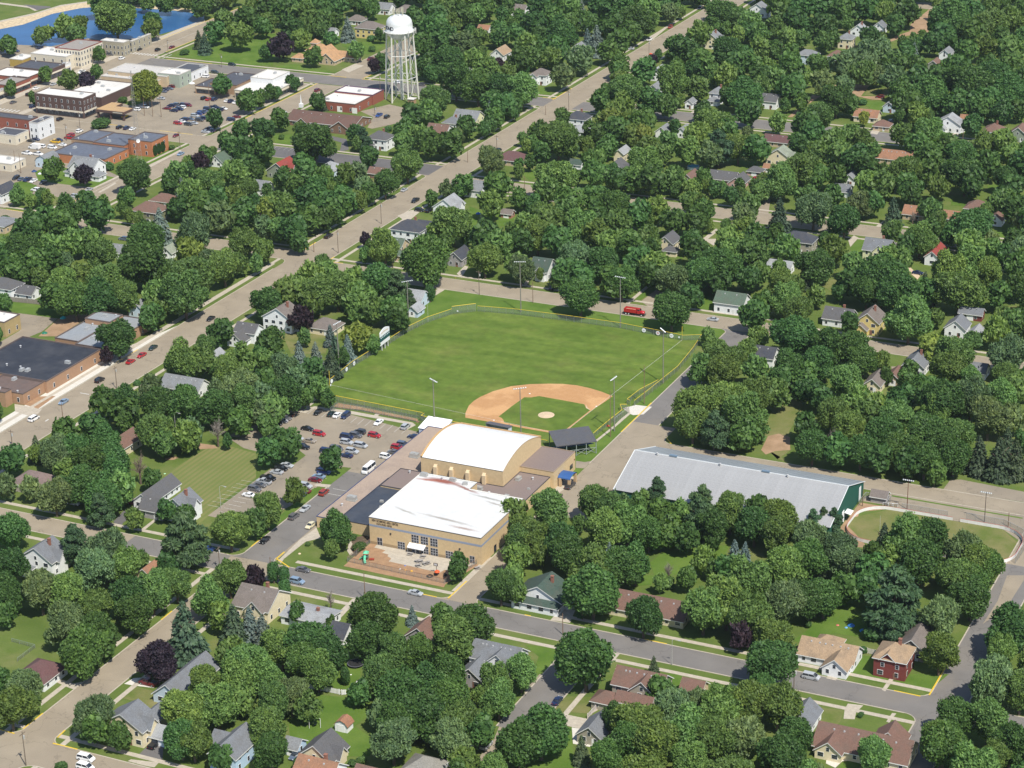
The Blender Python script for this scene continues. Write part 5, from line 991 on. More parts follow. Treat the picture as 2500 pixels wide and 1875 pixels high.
for rec in TREES.split('\n'):
    ty, x, y, r, h, sdv, lab = rec.split(' ', 6); x, y, r, h, sdv = float(x), float(y), float(r), float(h), int(sdv)
    lab = LB(lab); grp = GRP.get(ty, 'broadleaf trees of the town')
    rr = random.Random(sdv); base = FOL[ty]; j = rr.uniform(.80, 1.28); hue = rr.uniform(-.12, .12)
    colr = (base[0]*j*(1+hue), base[1]*j, base[2]*j*(1-hue)); rz = rr.uniform(0, 6.283)
    nm = NAMES[ty]
    if ty == 'R':
        me = CR['R'][sdv % 2][0]; o = inst('shrub', me, None, colr, (x, y, h*.42), rz, (r, r, h*.56)); tag(o, lab, 'shrub', grp); continue
    t = empty(nm, (x, y, 0), 0, lab, 'tree', grp)
    if ty == 'B':
        inst('branches', TWIG[sdv % 2], t, (.26, .23, .20) if sdv % 3 else (.20, .15, .12), (0, 0, h*.56), rz, (r, r, h*.5))
    else:
        key = {'Y': 'M', 'P': 'D', 'S': 'E'}.get(ty, ty); lst = CR[key]; me = lst[sdv % len(lst)][0]
        if key in 'E': inst('crown', me, t, colr, (0, 0, h*.52), rz, (r, r, h*.49))
        elif key == 'W': inst('crown', me, t, colr, (0, 0, h*.56), rz, (r, r, h*.46))
        elif key == 'C': inst('crown', me, t, colr, (0, 0, h*.5), rz, (r, r, h*.5))
        else: fx = rr.uniform(.86, 1.14); o = inst('crown', me, t, colr, (0, 0, h*.555), rz, (r*fx, r/fx, h*.455)); o.rotation_euler = (rr.uniform(-.12, .12), rr.uniform(-.12, .12), rz)
    inst('trunk', TRUNK[sdv % 3], t, None, (0, 0, 0), rz, (h, h, h))
# far trees and undergrowth past the first three hundred: one mass
MASS = """M-511,420,70 M-511,434,54 M-520,414,42 M-518,404,46 M-498,412,57 D-520,378,49 D-531,382,30 D-473,454,54 M-462,439,61 D-526,479,81 M-507,501,48 D-493,499,56 M-486,512,40 D-463,496,71 D-418,473,77 D-421,442,60 M-433,472,62 M-399,434,83 M-440,515,48 D-462,383,37 D-439,348,34 M-439,322,53 P-430,325,48 D-462,332,37 D-462,301,35 D-440,292,27 D-354,344,50 D-323,319,54 D-322,286,46 D-287,245,57 D-299,274,45 D-289,276,51 D-273,237,62 D-292,231,37 M-293,237,28 M-293,216,37 P-287,217,44 M-286,196,55 M-260,203,66 D-262,221,49 D-346,179,51 P-328,180,46 M-340,144,37 D-423,507,71 D-405,497,78 M-385,486,89 D-403,467,53 D-383,502,78 D-383,522,71 D-381,464,72 D-372,419,38 P-364,423,70 D-348,452,48 D-340,417,48 M-323,437,47 D-370,498,46 D-364,529,62 D-331,481,33 D-402,520,79 P-300,416,35 D-297,420,42 D-325,517,61 D-300,490,82 D-283,466,84 D-289,455,65 D-315,523,77 M-311,537,85 D-300,529,69 D-295,550,62 D-283,546,46 D-267,509,50 M-271,491,50 L-265,457,80 D-266,416,63 M-248,437,64 M-228,414,69 P-235,441,34 D-204,364,53 D-192,357,62 D-225,322,62 D-192,314,56 D-186,327,38 D-290,335,40 D-289,296,49 D-322,330,40 D-324,345,37 D-322,347,27 D-327,370,28 D-322,367,26 M-273,288,35 D-241,288,44 D-286,275,48 D-265,239,65 D-220,300,52 M-210,280,50 M-206,291,60 D-194,278,68 D-186,281,68 D-186,285,43 D-215,256,43 D-216,256,42 M-162,316,27 L-159,226,32 D-152,229,46 D-133,227,67 D-232,224,60 D-219,217,49 D-234,207,49 M-210,222,52 L-206,228,51 L-191,206,56 D-212,198,53 D-235,193,29 D-255,218,36 D-264,561,77 M-249,570,69 D-246,538,72 D-227,569,88 D-218,581,69 M-203,582,80 D-196,594,46 D-204,524,81 D-225,541,60 D-249,518,78 D-269,541,46 D-250,500,57 M-230,469,76 D-236,498,58 D-211,468,75 D-187,496,76 L-191,455,77 L-186,420,68 D-224,444,35 D-189,367,42 P-160,483,28 M-152,536,68 D-154,503,57 D-144,492,81 D-167,601,49 D-145,571,59 M-132,567,77 M-120,548,61 M-108,518,60 D-125,470,72 D-104,467,79 D-99,478,65 D-87,458,59 M-114,457,51 D-114,436,38 M-112,386,62 D-140,470,40 D-167,453,58 D-166,447,40 D-150,443,74 M-152,419,64 D-146,381,65 M-130,368,76 D-122,388,72 D-112,350,68 D-156,410,36 M-158,355,40 M-160,327,38 D-155,324,47 D-141,291,46 Y-129,350,63 D-127,326,59 Y-104,332,54 D-99,361,30 M-88,351,25 D-94,388,44 M-79,341,67 D-69,354,67 D-69,387,60 D-92,419,42 M-73,312,65 M-88,324,58 M-92,309,66 D-113,308,52 D-110,285,55 D-144,273,25 D-141,279,29 D-100,282,27 M-86,270,46 D-71,261,70 M-65,272,57 D-80,262,52 D-88,261,51 M-85,309,45 D-52,278,43 D-36,282,26 M-28,290,32 M-52,262,46 M-112,234,60 D-130,613,82 D-115,612,81 D-105,620,74 D-90,610,78 D-81,621,88 D-54,620,78 D-54,599,56 D-108,576,77 M-118,569,57 M-101,543,63 D-92,586,55 M-84,598,40 D-80,556,51 D-60,566,55 D-102,521,46 M-41,645,56 D-20,635,85 M6,623,78 D1,673,41 D-6,581,82 D-22,561,60 M24,552,81 M9,558,73 D1,545,65 D18,602,46 M-70,499,52 L-53,492,71 L-42,460,50 L-49,528,73 L-44,539,59 L-40,497,71 M-26,502,78 D-30,539,52 D-18,514,51 L-33,484,57 D-76,473,78 M-78,454,64 D-63,435,76 D-53,422,40 D-6,471,76 D-12,462,55 D1,428,73 D6,474,79 D7,500,80 D31,524,70 D36,455,62 D55,445,47 D22,451,48 D-28,424,45 D-35,375,68 M-51,380,47 Y-16,411,27 M13,379,60 D25,362,60 D40,408,50 M62,379,69 M54,376,57 D39,366,60 D-30,346,51 D-26,360,64 M-14,354,64 M-10,366,61 M-2,362,54 M-3,330,68 D6,325,68 M6,355,33 D12,321,58 D4,302,55 D40,323,60 L49,329,49 D37,344,65 D65,340,67 M71,361,56 M20,296,60 M29,294,62 D40,295,59 M51,302,56 D78,308,31 D-303,145,44 D-300,112,60 D-316,120,32 D-298,95,65 D-287,105,68 D-281,124,68 D-298,152,28 D-290,159,40 M-275,139,27 M-270,139,24 D-256,151,54 D-249,156,61 D-246,167,55 D-237,150,54 D-223,152,61 Y-217,98,62 M-266,96,60 M-271,92,55 M-274,80,63 D-287,66,52 D-272,52,59 D-267,59,62 L-265,77,32 D-268,70,51 M-200,50,59 M-240,54,63 D-237,32,59 M-261,53,38 M-192,35,49 D-189,28,48 M-187,50,51 D-257,24,31 P-186,-7,23 D-154,24,49 M-146,-5,57 M-131,1,57 Y-217,164,54 P-212,151,35 D-208,180,61 D-201,184,55 D-190,186,60 D-186,171,59 D-193,155,59 D-190,139,64 D-182,132,40 D-187,163,45 M-190,115,51 M-186,103,32 M-187,194,41 D-187,204,43 P-160,150,23 M-133,165,44 D-159,212,28 M-126,204,61 M-99,155,64 M-159,111,40 M-152,90,60 M-151,76,56 M-149,98,55 M-132,90,62 M-122,77,61 M-111,68,56 M-118,66,59 D-103,70,55 D-99,64,47 M-138,65,50 M-153,72,57 D-156,61,35 P-134,50,46 M-125,38,27 Y-102,39,57 D-101,24,28 D-130,21,53 D-102,3,46 L-104,-4,42 D-114,-11,44 D-100,16,20 D-119,220,43 M-106,213,32 D-93,218,68 D-85,228,61 D-59,215,58 M-64,203,58 M-88,204,58 M-93,193,64 M-99,184,59 M-66,185,57 D-78,170,58 D-92,163,54 D-58,134,54 D-49,133,54 M-55,175,62 D-47,175,61 D-35,156,60 D-35,131,58 D-37,174,47 M-44,188,56 M-81,137,52 M-54,224,58 D-41,212,57 M-46,244,48 M-40,243,42 D-31,216,57 L-16,230,59 M-18,245,53 D-35,234,47 D-2,132,44 D-18,180,55 D4,147,48 M-6,189,50 M-7,207,62 M3,189,55 M15,164,51 D30,116,56 D26,134,42 M37,100,40 M30,58,53 M18,97,26 M37,88,35 M48,66,48 M-72,140,16 D11,275,48 M3,262,59 D30,270,53 M57,271,52 D44,286,47 M63,262,37 M84,230,62 D100,245,43 M84,291,58 M78,285,31 M15,195,60 M49,239,43 D61,218,50 M34,201,60 M19,178,32 M47,188,54 M58,203,48 D110,176,53 D115,188,52 D64,128,34 M93,147,30 D67,63,52 D59,60,47 Y102,109,55 M112,128,33 M119,135,54 M124,146,54 D99,92,28 D92,84,22 D101,80,34 D-157,-104,46 L-147,-121,37 D-152,-80,52 D-146,-72,52 D-154,-52,54 D-142,-59,53 M-117,-72,44 L-113,-62,47 D-101,-57,16 D-102,-47,46 M-134,-105,40 D-124,-117,46 D-106,-96,28 L-139,-118,33 M-94,-124,30 D-88,-114,30 D-80,-116,31 M-77,-145,20 D-64,-150,36 P-37,-145,33 D-77,-58,51 D-80,-65,42 L-104,-28,54 M-96,-34,53 D-94,-16,30 L-98,-38,44 M-93,-44,35 D-58,-61,37 M-56,-88,39 M-56,-112,40 M-26,-117,24 D17,-114,32 M18,-77,48 M32,-104,46 D61,-59,44 D68,-71,47 D74,-71,41 M84,-83,40 D88,-44,42 D65,8,50 M66,17,38 M62,47,51 D81,24,46 D78,51,48 D98,8,50 M97,44,47 M91,51,53 D111,8,47 D122,8,47 D132,7,32 L144,58,47 D104,59,48 D70,55,38 D133,-71,45 D-92,-193,29 D-55,-197,36 M-32,-171,40 D-30,-237,40 D-22,-237,31 M-1,-209,38 D8,-235,29 Y4,-147,29 D-15,-157,22 D-3,-158,14 M17,-205,36 D28,-147,39 D46,-210,28 D25,-192,29 M36,-115,38 M40,-122,33 P110,-122,35 D101,-159,37 D129,-85,44 D134,-82,40 M-292,98,25 L-61,362,32 D-223,471,67 M-317,582,70 D-283,146,28 D79,134,30 D-130,555,49 D83,312,60 D-118,329,70 D-341,568,52 D109,73,43 L-228,141,69 M44,151,40 D-187,481,62 M-498,516,58 M-392,557,55 L-206,97,45 M-324,586,56 M-408,482,51 M-70,485,22 D-269,530,40 M9,417,58 L-74,488,22 D-80,672,61 D-113,223,29 M36,-97,31 D45,499,64 M-10,196,59 D-72,671,56 L91,241,38 M94,232,40 M98,50,48 M-112,-66,52 L106,233,52 M-296,536,67 M-233,628,48 D-106,157,71 M-209,456,64 M-230,206,26 M-13,653,69 L-308,594,64 D-65,507,29 D-223,166,50 D10,589,56 D-207,627,71 M-16,335,56 D-30,560,37 L-52,453,68 M-190,599,37 M-95,267,27 M-376,473,58 D-493,533,56 M-27,155,64 D-259,582,53 M-263,172,59 L-188,580,62 D-212,624,57 M-264,497,37 M61,-184,27 M-81,546,53 D100,227,38 D48,436,55 L-256,620,55 L26,267,55 D-113,502,50 M-35,569,41 D-4,295,61 M87,97,31 M65,-52,31 M-133,549,48 D-81,662,48 M-107,184,26 M-254,458,40 M-49,275,28 D-61,533,23 D-302,579,68 D-58,603,28 D50,-50,25 M-531,520,60 D2,223,29 M-91,480,49 D-288,563,47 D-44,326,68 L-128,-21,30 M-234,539,57 M-299,81,40 M-240,172,53 L-293,592,56 D31,444,56 M-300,514,55 D-132,16,29 D-91,517,45 M-104,450,65 M134,138,57 L-106,672,49 D-9,698,69 D-223,443,66 L-197,638,59 D-377,539,66 D84,166,54 D-364,573,70 D-128,464,55 D94,-86,42 D103,264,68 D-363,565,72 D-76,213,46 M-55,220,25 D-187,630,53 D129,-56,27 D-199,636,68 D96,291,48 D-227,206,38 D-520,515,54 D-71,-224,30 D65,-199,42 M-29,223,22 L56,467,58 D-354,576,71 D1,201,62 M69,-213,28 D-94,578,63 M13,-154,28 M-469,534,69 D-21,580,66 M-214,168,67 D16,528,51 D-285,593,54 M38,-71,23 D-290,213,23 D-256,616,72 D80,348,70 M135,-61,37 D-283,504,36 M-192,97,45 D-481,536,58 D143,95,45 D-42,568,29 D-151,140,27 D-191,-68,24 M-188,643,48 M-125,310,40 M113,217,59 D-238,-6,24 M-140,362,25 D65,310,66 D-102,576,51 D-17,578,53 M50,-46,24 M-155,497,26 M-40,686,60 M140,84,52 D-36,590,25 L-62,312,60 L-56,521,46 D-72,640,55 L-150,-31,42 M-110,424,63 M-22,276,39 M64,203,45 D74,242,44 D109,210,51 L-193,308,30 D-33,262,36 D-384,570,61 D-157,652,53 D-147,563,37 M-93,-7,40 D-188,337,50 M-109,-180,49 D-120,168,27 D-13,673,70 D53,165,59 L-155,656,57 M-29,266,28 L152,-183,31 M70,389,24 M-189,233,27 L-469,514,72 M-95,549,53 M-132,320,24 M-276,607,56 M-211,211,24 D-118,224,23 M-67,473,38 M-155,-93,26 D151,45,27 L-206,141,51 D-66,686,66 D-60,264,30 M-150,646,58 D-100,263,59 L-20,475,68 M-365,447,57 L99,269,52 D-86,-13,26 D-261,409,38 D39,440,50 M151,-60,22 M-68,622,67 D68,-217,29 M-219,454,53 D-115,669,67 D83,-94,29 M20,616,56 M-373,487,68 D-61,420,29 M-60,688,71 M8,189,25 M-466,534,66 M-153,567,29 D-111,266,27 D93,277,66 M-465,523,66 M-22,271,38 D-155,227,22 M-235,279,26 D-282,183,47 D22,437,69 M-41,274,24 M-22,226,22 M-219,420,53 D-112,217,24 M-18,-188,42 D-28,280,28 M-220,326,69 M-38,481,70 D-186,322,30 D-44,272,29 D-150,131,26 M-332,152,26 D13,157,48 M-155,306,26 M76,-98,22 L36,-200,31 D0,419,30 D24,222,24 D-540,518,52 D64,243,52 D-415,559,60 D-409,560,71 D-47,687,66 D-202,626,66 M-97,41,27 D-26,146,50 M-198,140,54 M-140,264,27 D-26,193,45 M-126,9,38 M-61,132,28 M-422,538,30 D50,161,30 D-212,218,23 M-109,330,57 M56,-179,24 D-330,146,22 D-149,598,38 M-187,596,31 M-154,311,28 D-537,512,61 M-192,563,48 D-257,491,52 L-215,82,39 D-190,524,66 D-358,578,69 M-56,577,26 D-527,515,52 D-376,571,59 D88,-84,24 M-331,142,27 M15,422,30 M-55,-231,24 D-33,608,44 M18,330,23 M32,157,42 M68,-213,39 M-108,-110,51 D16,634,61 M117,154,41 L-227,619,53 L-130,302,41 M-532,509,63 D-139,-5,24 M-370,478,39 M-115,410,29 M-72,410,26 M-83,443,53 D-186,356,26 M-326,148,27 D-124,158,45"""
LOW = [decid(13, .36, 850, .135, jit=.7, spread=.68)[0] for _ in range(4)]+[decid(18, .29, 950, .125, up=.9, jit=.85, elong=2., spread=.74)[0] for _ in range(3)]
vv = []; tt = []; cvs = []; cfs = []; ctt = []; ck = 0
for k_, rec in enumerate(MASS.split()):
    ty = rec[0]; x, y, r = [float(q) for q in rec[1:].split(',')]; r /= 10; h = 1.75*r+3.6
    rr = random.Random(k_); base = FOL[ty]; j = rr.uniform(.80, 1.28); hue = rr.uniform(-.12, .12); c = (base[0]*j*(1+hue), base[1]*j, base[2]*j*(1-hue), 1)
    V = LOW[(k_ % 4) if ty == 'D' else 4+k_ % 3]; cv, cf = ico(.72, (0, 0, -.05)); a = rr.uniform(0, 6.283); ca, sa = math.cos(a), math.sin(a)
    def tf(V): return np.stack([(V[:, 0]*ca-V[:, 1]*sa)*r+x, (V[:, 0]*sa+V[:, 1]*ca)*r+y, V[:, 2]*h*.46+h*.55], 1)
    vv.append(tf(V)); tt.append(np.tile(np.array(c, np.float32), (len(V), 1))); cvs.append(tf(cv)); cfs.append(cf+ck); ck += len(cv); ctt.append(np.tile(np.array(c, np.float32), (len(cv), 1)))
if vv:
    me, vs_, lp_, tot_ = leafmesh('distant_foliage', np.concatenate(vv), [(np.concatenate(cvs), np.concatenate(cfs))], M['leafmass'])
    at = me.color_attributes.new('tint', 'FLOAT_COLOR', 'POINT'); at.data.foreach_set('color', np.concatenate([np.concatenate(tt), np.concatenate(ctt)]).ravel())
    tag(inst('distant_woodland', me), 'remaining leafy trees filling the far blocks of the town', 'trees', kind='stuff')

# ---------------------------------------------------------------- houses
def window_mesh(w_, h_):
    b = MB(); b.box(-w_/2-.09, -.05, 0-.09, w_/2+.09, 0, h_+.09, 0); b.box(-w_/2, -.075, 0, w_/2, -.052, h_/2-.03, 1); b.box(-w_/2, -.075, h_/2+.03, w_/2, -.052, h_, 1); return b.mesh('window', [M['trim'], M['glass']])
WM = {}
def window(parent, x, y, z, face, w_=.95, h_=1.3, frame=(.8, .8, .79)):
    k = (round(w_, 1), round(h_, 1))
    if k not in WM: WM[k] = window_mesh(*k)
    rz = {'S': 0, 'E': math.pi/2, 'N': math.pi, 'W': -math.pi/2}[face]
    return inst('window', WM[k], parent, frame, (x, y, z), rz)
DM = MB().box(-.5, -.06, 0, .5, 0, 2.05).mesh('door', M['trim'])
def block(root, dx, dy, a, b, hw, kind, wc, rc, p=None, win=True, chimney=False, big=False, frame=(.8, .8, .79)):
    """one wing: walls, roof, fascia, windows"""
    x0, x1, y0, y1 = dx-a/2, dx+a/2, dy-b/2, dy+b/2; ov = .45
    W = MB(); Rf = MB(); Fz = MB()
    for q in ([(x0, y0), (x1, y0)], [(x1, y0), (x1, y1)], [(x1, y1), (x0, y1)], [(x0, y1), (x0, y0)]):
        (ax, ay), (bx, by) = q; W.poly([(ax, ay, 0), (bx, by, 0), (bx, by, hw), (ax, ay, hw)])
    def slab(pts, th=.16):
        n = len(pts); k = len(Rf.v); Rf.v += [tuple(q) for q in pts]+[(q[0], q[1], q[2]-th) for q in pts]
        Rf.f.append(tuple(k+i for i in range(n))); Rf.m.append(0); Rf.f.append(tuple(k+n+i for i in reversed(range(n)))); Rf.m.append(0)
        for i in range(n): j = (i+1) % n; Rf.f.append((k+j, k+i, k+n+i, k+n+j)); Rf.m.append(0)
    top = hw
    def gable(x0, x1, y0, y1, axis, rise, z=hw):
        if axis == 'x':
            ym = (y0+y1)/2; sl = rise/((y1-y0)/2); zo = z-sl*ov
            slab([(x0-ov, y0-ov, zo), (x1+ov, y0-ov, zo), (x1+ov, ym, z+rise), (x0-ov, ym, z+rise)]); slab([(x1+ov, y1+ov, zo), (x0-ov, y1+ov, zo), (x0-ov, ym, z+rise), (x1+ov, ym, z+rise)])
            for xx, s in ((x0, -1), (x1, 1)):
                W.poly([(xx, y0, z), (xx, y1, z), (xx, ym, z+rise-.12)] if s > 0 else [(xx, y1, z), (xx, y0, z), (xx, ym, z+rise-.12)])
                xe = xx+s*(ov+.02); Fz.poly([(xe, y0-ov, zo-.02), (xe, ym, z+rise-.02), (xe, ym, z+rise-.3), (xe, y0-ov, zo-.3)]); Fz.poly([(xe, y1+ov, zo-.02), (xe, ym, z+rise-.02), (xe, ym, z+rise-.3), (xe, y1+ov, zo-.3)])
            Fz.box(x0-ov, y0-ov-.03, zo-.28, x1+ov, y0-ov-.005, zo-.03)
        else:
            xm = (x0+x1)/2; sl = rise/((x1-x0)/2); zo = z-sl*ov
            slab([(x1+ov, y0-ov, zo), (x1+ov, y1+ov, zo), (xm, y1+ov, z+rise), (xm, y0-ov, z+rise)]); slab([(x0-ov, y1+ov, zo), (x0-ov, y0-ov, zo), (xm, y0-ov, z+rise), (xm, y1+ov, z+rise)])
            for yy, s in ((y0, -1), (y1, 1)):
                W.poly([(x0, yy, z), (x1, yy, z), (xm, yy, z+rise-.12)] if s < 0 else [(x1, yy, z), (x0, yy, z), (xm, yy, z+rise-.12)])
                ye = yy+s*(ov+.02); Fz.poly([(x0-ov, ye, zo-.02), (xm, ye, z+rise-.02), (xm, ye, z+rise-.3), (x0-ov, ye, zo-.3)]); Fz.poly([(x1+ov, ye, zo-.02), (xm, ye, z+rise-.02), (xm, ye, z+rise-.3), (x1+ov, ye, zo-.3)])
            Fz.box(x1+ov+.005, y0-ov, zo-.28, x1+ov+.03, y1+ov, zo-.03)
        return z+rise
    if kind in ('gx', 'cross', 'crossx'):
        rise = p or .36*b; rise = min(rise, 3.9); top = gable(x0, x1, y0, y1, 'x', rise)
        if kind == 'cross' or kind == 'crossx':
            wd = min(a*.5, b*.9); cx = dx-(a*.5-wd/2)*.55 if kind == 'cross' else dx+(a*.5-wd/2)*.6; r2 = min(rise*.94, .36*wd+.9)
            W.poly([(cx-wd/2, y0-1.2, 0), (cx+wd/2, y0-1.2, 0), (cx+wd/2, y0-1.2, hw), (cx-wd/2, y0-1.2, hw)]); W.poly([(cx+wd/2, y0-1.2, 0), (cx+wd/2, y0, 0), (cx+wd/2, y0, hw), (cx+wd/2, y0-1.2, hw)]); W.poly([(cx-wd/2, y0, 0), (cx-wd/2, y0-1.2, 0), (cx-wd/2, y0-1.2, hw), (cx-wd/2, y0, hw)])
            gable(cx-wd/2, cx+wd/2, y0-1.2, dy, 'y', r2)
            if win:
                window(root, cx, y0-1.2, hw+.1, 'S', .9, 1.1, frame)
    elif kind in ('gy', 'crossy'):
        rise = min(p or .40*a, 4.0); top = gable(x0, x1, y0, y1, 'y', rise)
        if kind == 'crossy': gable(dx, x1+1.0, dy-b*.22, dy+b*.22, 'x', min(rise*.9, .4*b*.44+.8)); W.poly([(x1+1, dy-b*.22, 0), (x1+1, dy+b*.22, 0), (x1+1, dy+b*.22, hw), (x1+1, dy-b*.22, hw)]); W.poly([(x1, dy-b*.22, 0), (x1+1, dy-b*.22, 0), (x1+1, dy-b*.22, hw), (x1, dy-b*.22, hw)])
        if win and rise > 2: window(root, dx, y0, hw-.1, 'S', .8, 1.1, frame)
    elif kind in ('hip', 'hipf'):
        rise = p or min(.30*min(a, b)+.2, 3.2); zo = hw-rise/(min(a, b)/2)*ov; e = min(a, b)/2+ov; X0, X1, Y0, Y1 = x0-ov, x1+ov, y0-ov, y1+ov; z1 = zo+rise*(e/(e-ov))
        if a >= b: r0, r1 = (X0+e, dy, z1), (X1-e-.01, dy, z1)
        else: r0, r1 = (dx, Y0+e, z1), (dx, Y1-e-.01, z1)
        c = [(X0, Y0, zo), (X1, Y0, zo), (X1, Y1, zo), (X0, Y1, zo)]
        if a >= b: slab([c[0], c[1], r1, r0]); slab([c[1], c[2], r1]); slab([c[2], c[3], r0, r1]); slab([c[3], c[0], r0])
        else: slab([c[0], c[1], r0]); slab([c[1], c[2], r1, r0]); slab([c[2], c[3], r1]); slab([c[3], c[0], r0, r1])
        Fz.box(X0, Y0-.03, zo-.26, X1, Y0-.005, zo-.03); Fz.box(X1+.005, Y0, zo-.26, X1+.03, Y1, zo-.03); top = z1
        if kind == 'hipf':
            gable(dx-a*.28, dx+a*.16, y0-.1, dy-.5, 'y', 1.9, hw); 
    elif kind == 'gamb':
        pr = [(x0-.3, hw-.2), (x0+a*.16, hw+a*.26), (dx, hw+a*.40), (x1-a*.16, hw+a*.26), (x1+.3, hw-.2)]
        for q in range(4): (ax, az), (bx, bz) = pr[q], pr[q+1]; slab([(ax, y1+.3, az), (ax, y0-.3, az), (bx, y0-.3, bz), (bx, y1+.3, bz)])
        for yy, s in ((y0, 1), (y1, -1)):
            pts = [(x0, yy, hw)]+[(xx, yy, zz-.1) for xx, zz in pr[1:4]]+[(x1, yy, hw)]; W.poly(pts[::-1] if s > 0 else pts)
        Fz.box(x0-.3, y0-.34, hw-.4, x0-.25, y0-.3, hw-.2); top = hw+a*.4
    else:
        slab([(x0-.3, y0-.3, hw+.25), (x1+.3, y0-.3, hw+.25), (x1+.3, y1+.3, hw+.25), (x0-.3, y1+.3, hw+.25)], .3); Fz.box(x0-.32, y0-.33, hw-.06, x1+.32, y0-.305, hw+.24); top = hw+.25
    W.build('wall', M['wall'], root, wc); rf = Rf.build('roof', M['roof'], root, rc); Fz.build('fascia', M['trim'], root, (.74, .74, .72))
    if chimney:
        cc = MB(); cc.box(-.4, -.4, -1.5, .4, .4, 1.0); cc.box(-.5, -.5, 1.003, .5, .5, 1.15); cc.build('chimney', M['wall'], rf, (.26, .12, .085), loc=(dx+a*.14, dy+b*.1, top-.2))
    if win:
        fl = [(.95, 1.25)] if hw < 4.2 else [(.9, 1.3), (3.45, 1.25)]
        rw = random.Random(int(a*10+b*7+hw))
        for z, h_ in fl:
            if z+h_ > hw: continue
            n = max(1, int(a/3.1)); 
            for q in range(n):
                xx = x0+a*(q+.5)/n+rw.uniform(-.3, .3)
                if kind in ('cross', 'crossx') and abs(xx-(cx)) < wd/2: window(root, xx, y0-1.2, z, 'S', 1.1, h_, frame)
                else: window(root, xx, y0, z, 'S', rw.choice([.9, .9, 1.5]), h_, frame)
            n = max(1, int(b/3.4))
            for q in range(n): 
                yy = y0+b*(q+.5)/n+rw.uniform(-.3, .3)
                if kind == 'crossy' and abs(yy-dy) < b*.22: window(root, x1+1, yy, z, 'E', .9, h_, frame)
                else: window(root, x1, yy, z, 'E', .9, h_, frame)
    return top
VENTS = MB().box(-.22, -.22, -.1, .22, .22, .28).mesh('roof_vent', M['metal'])
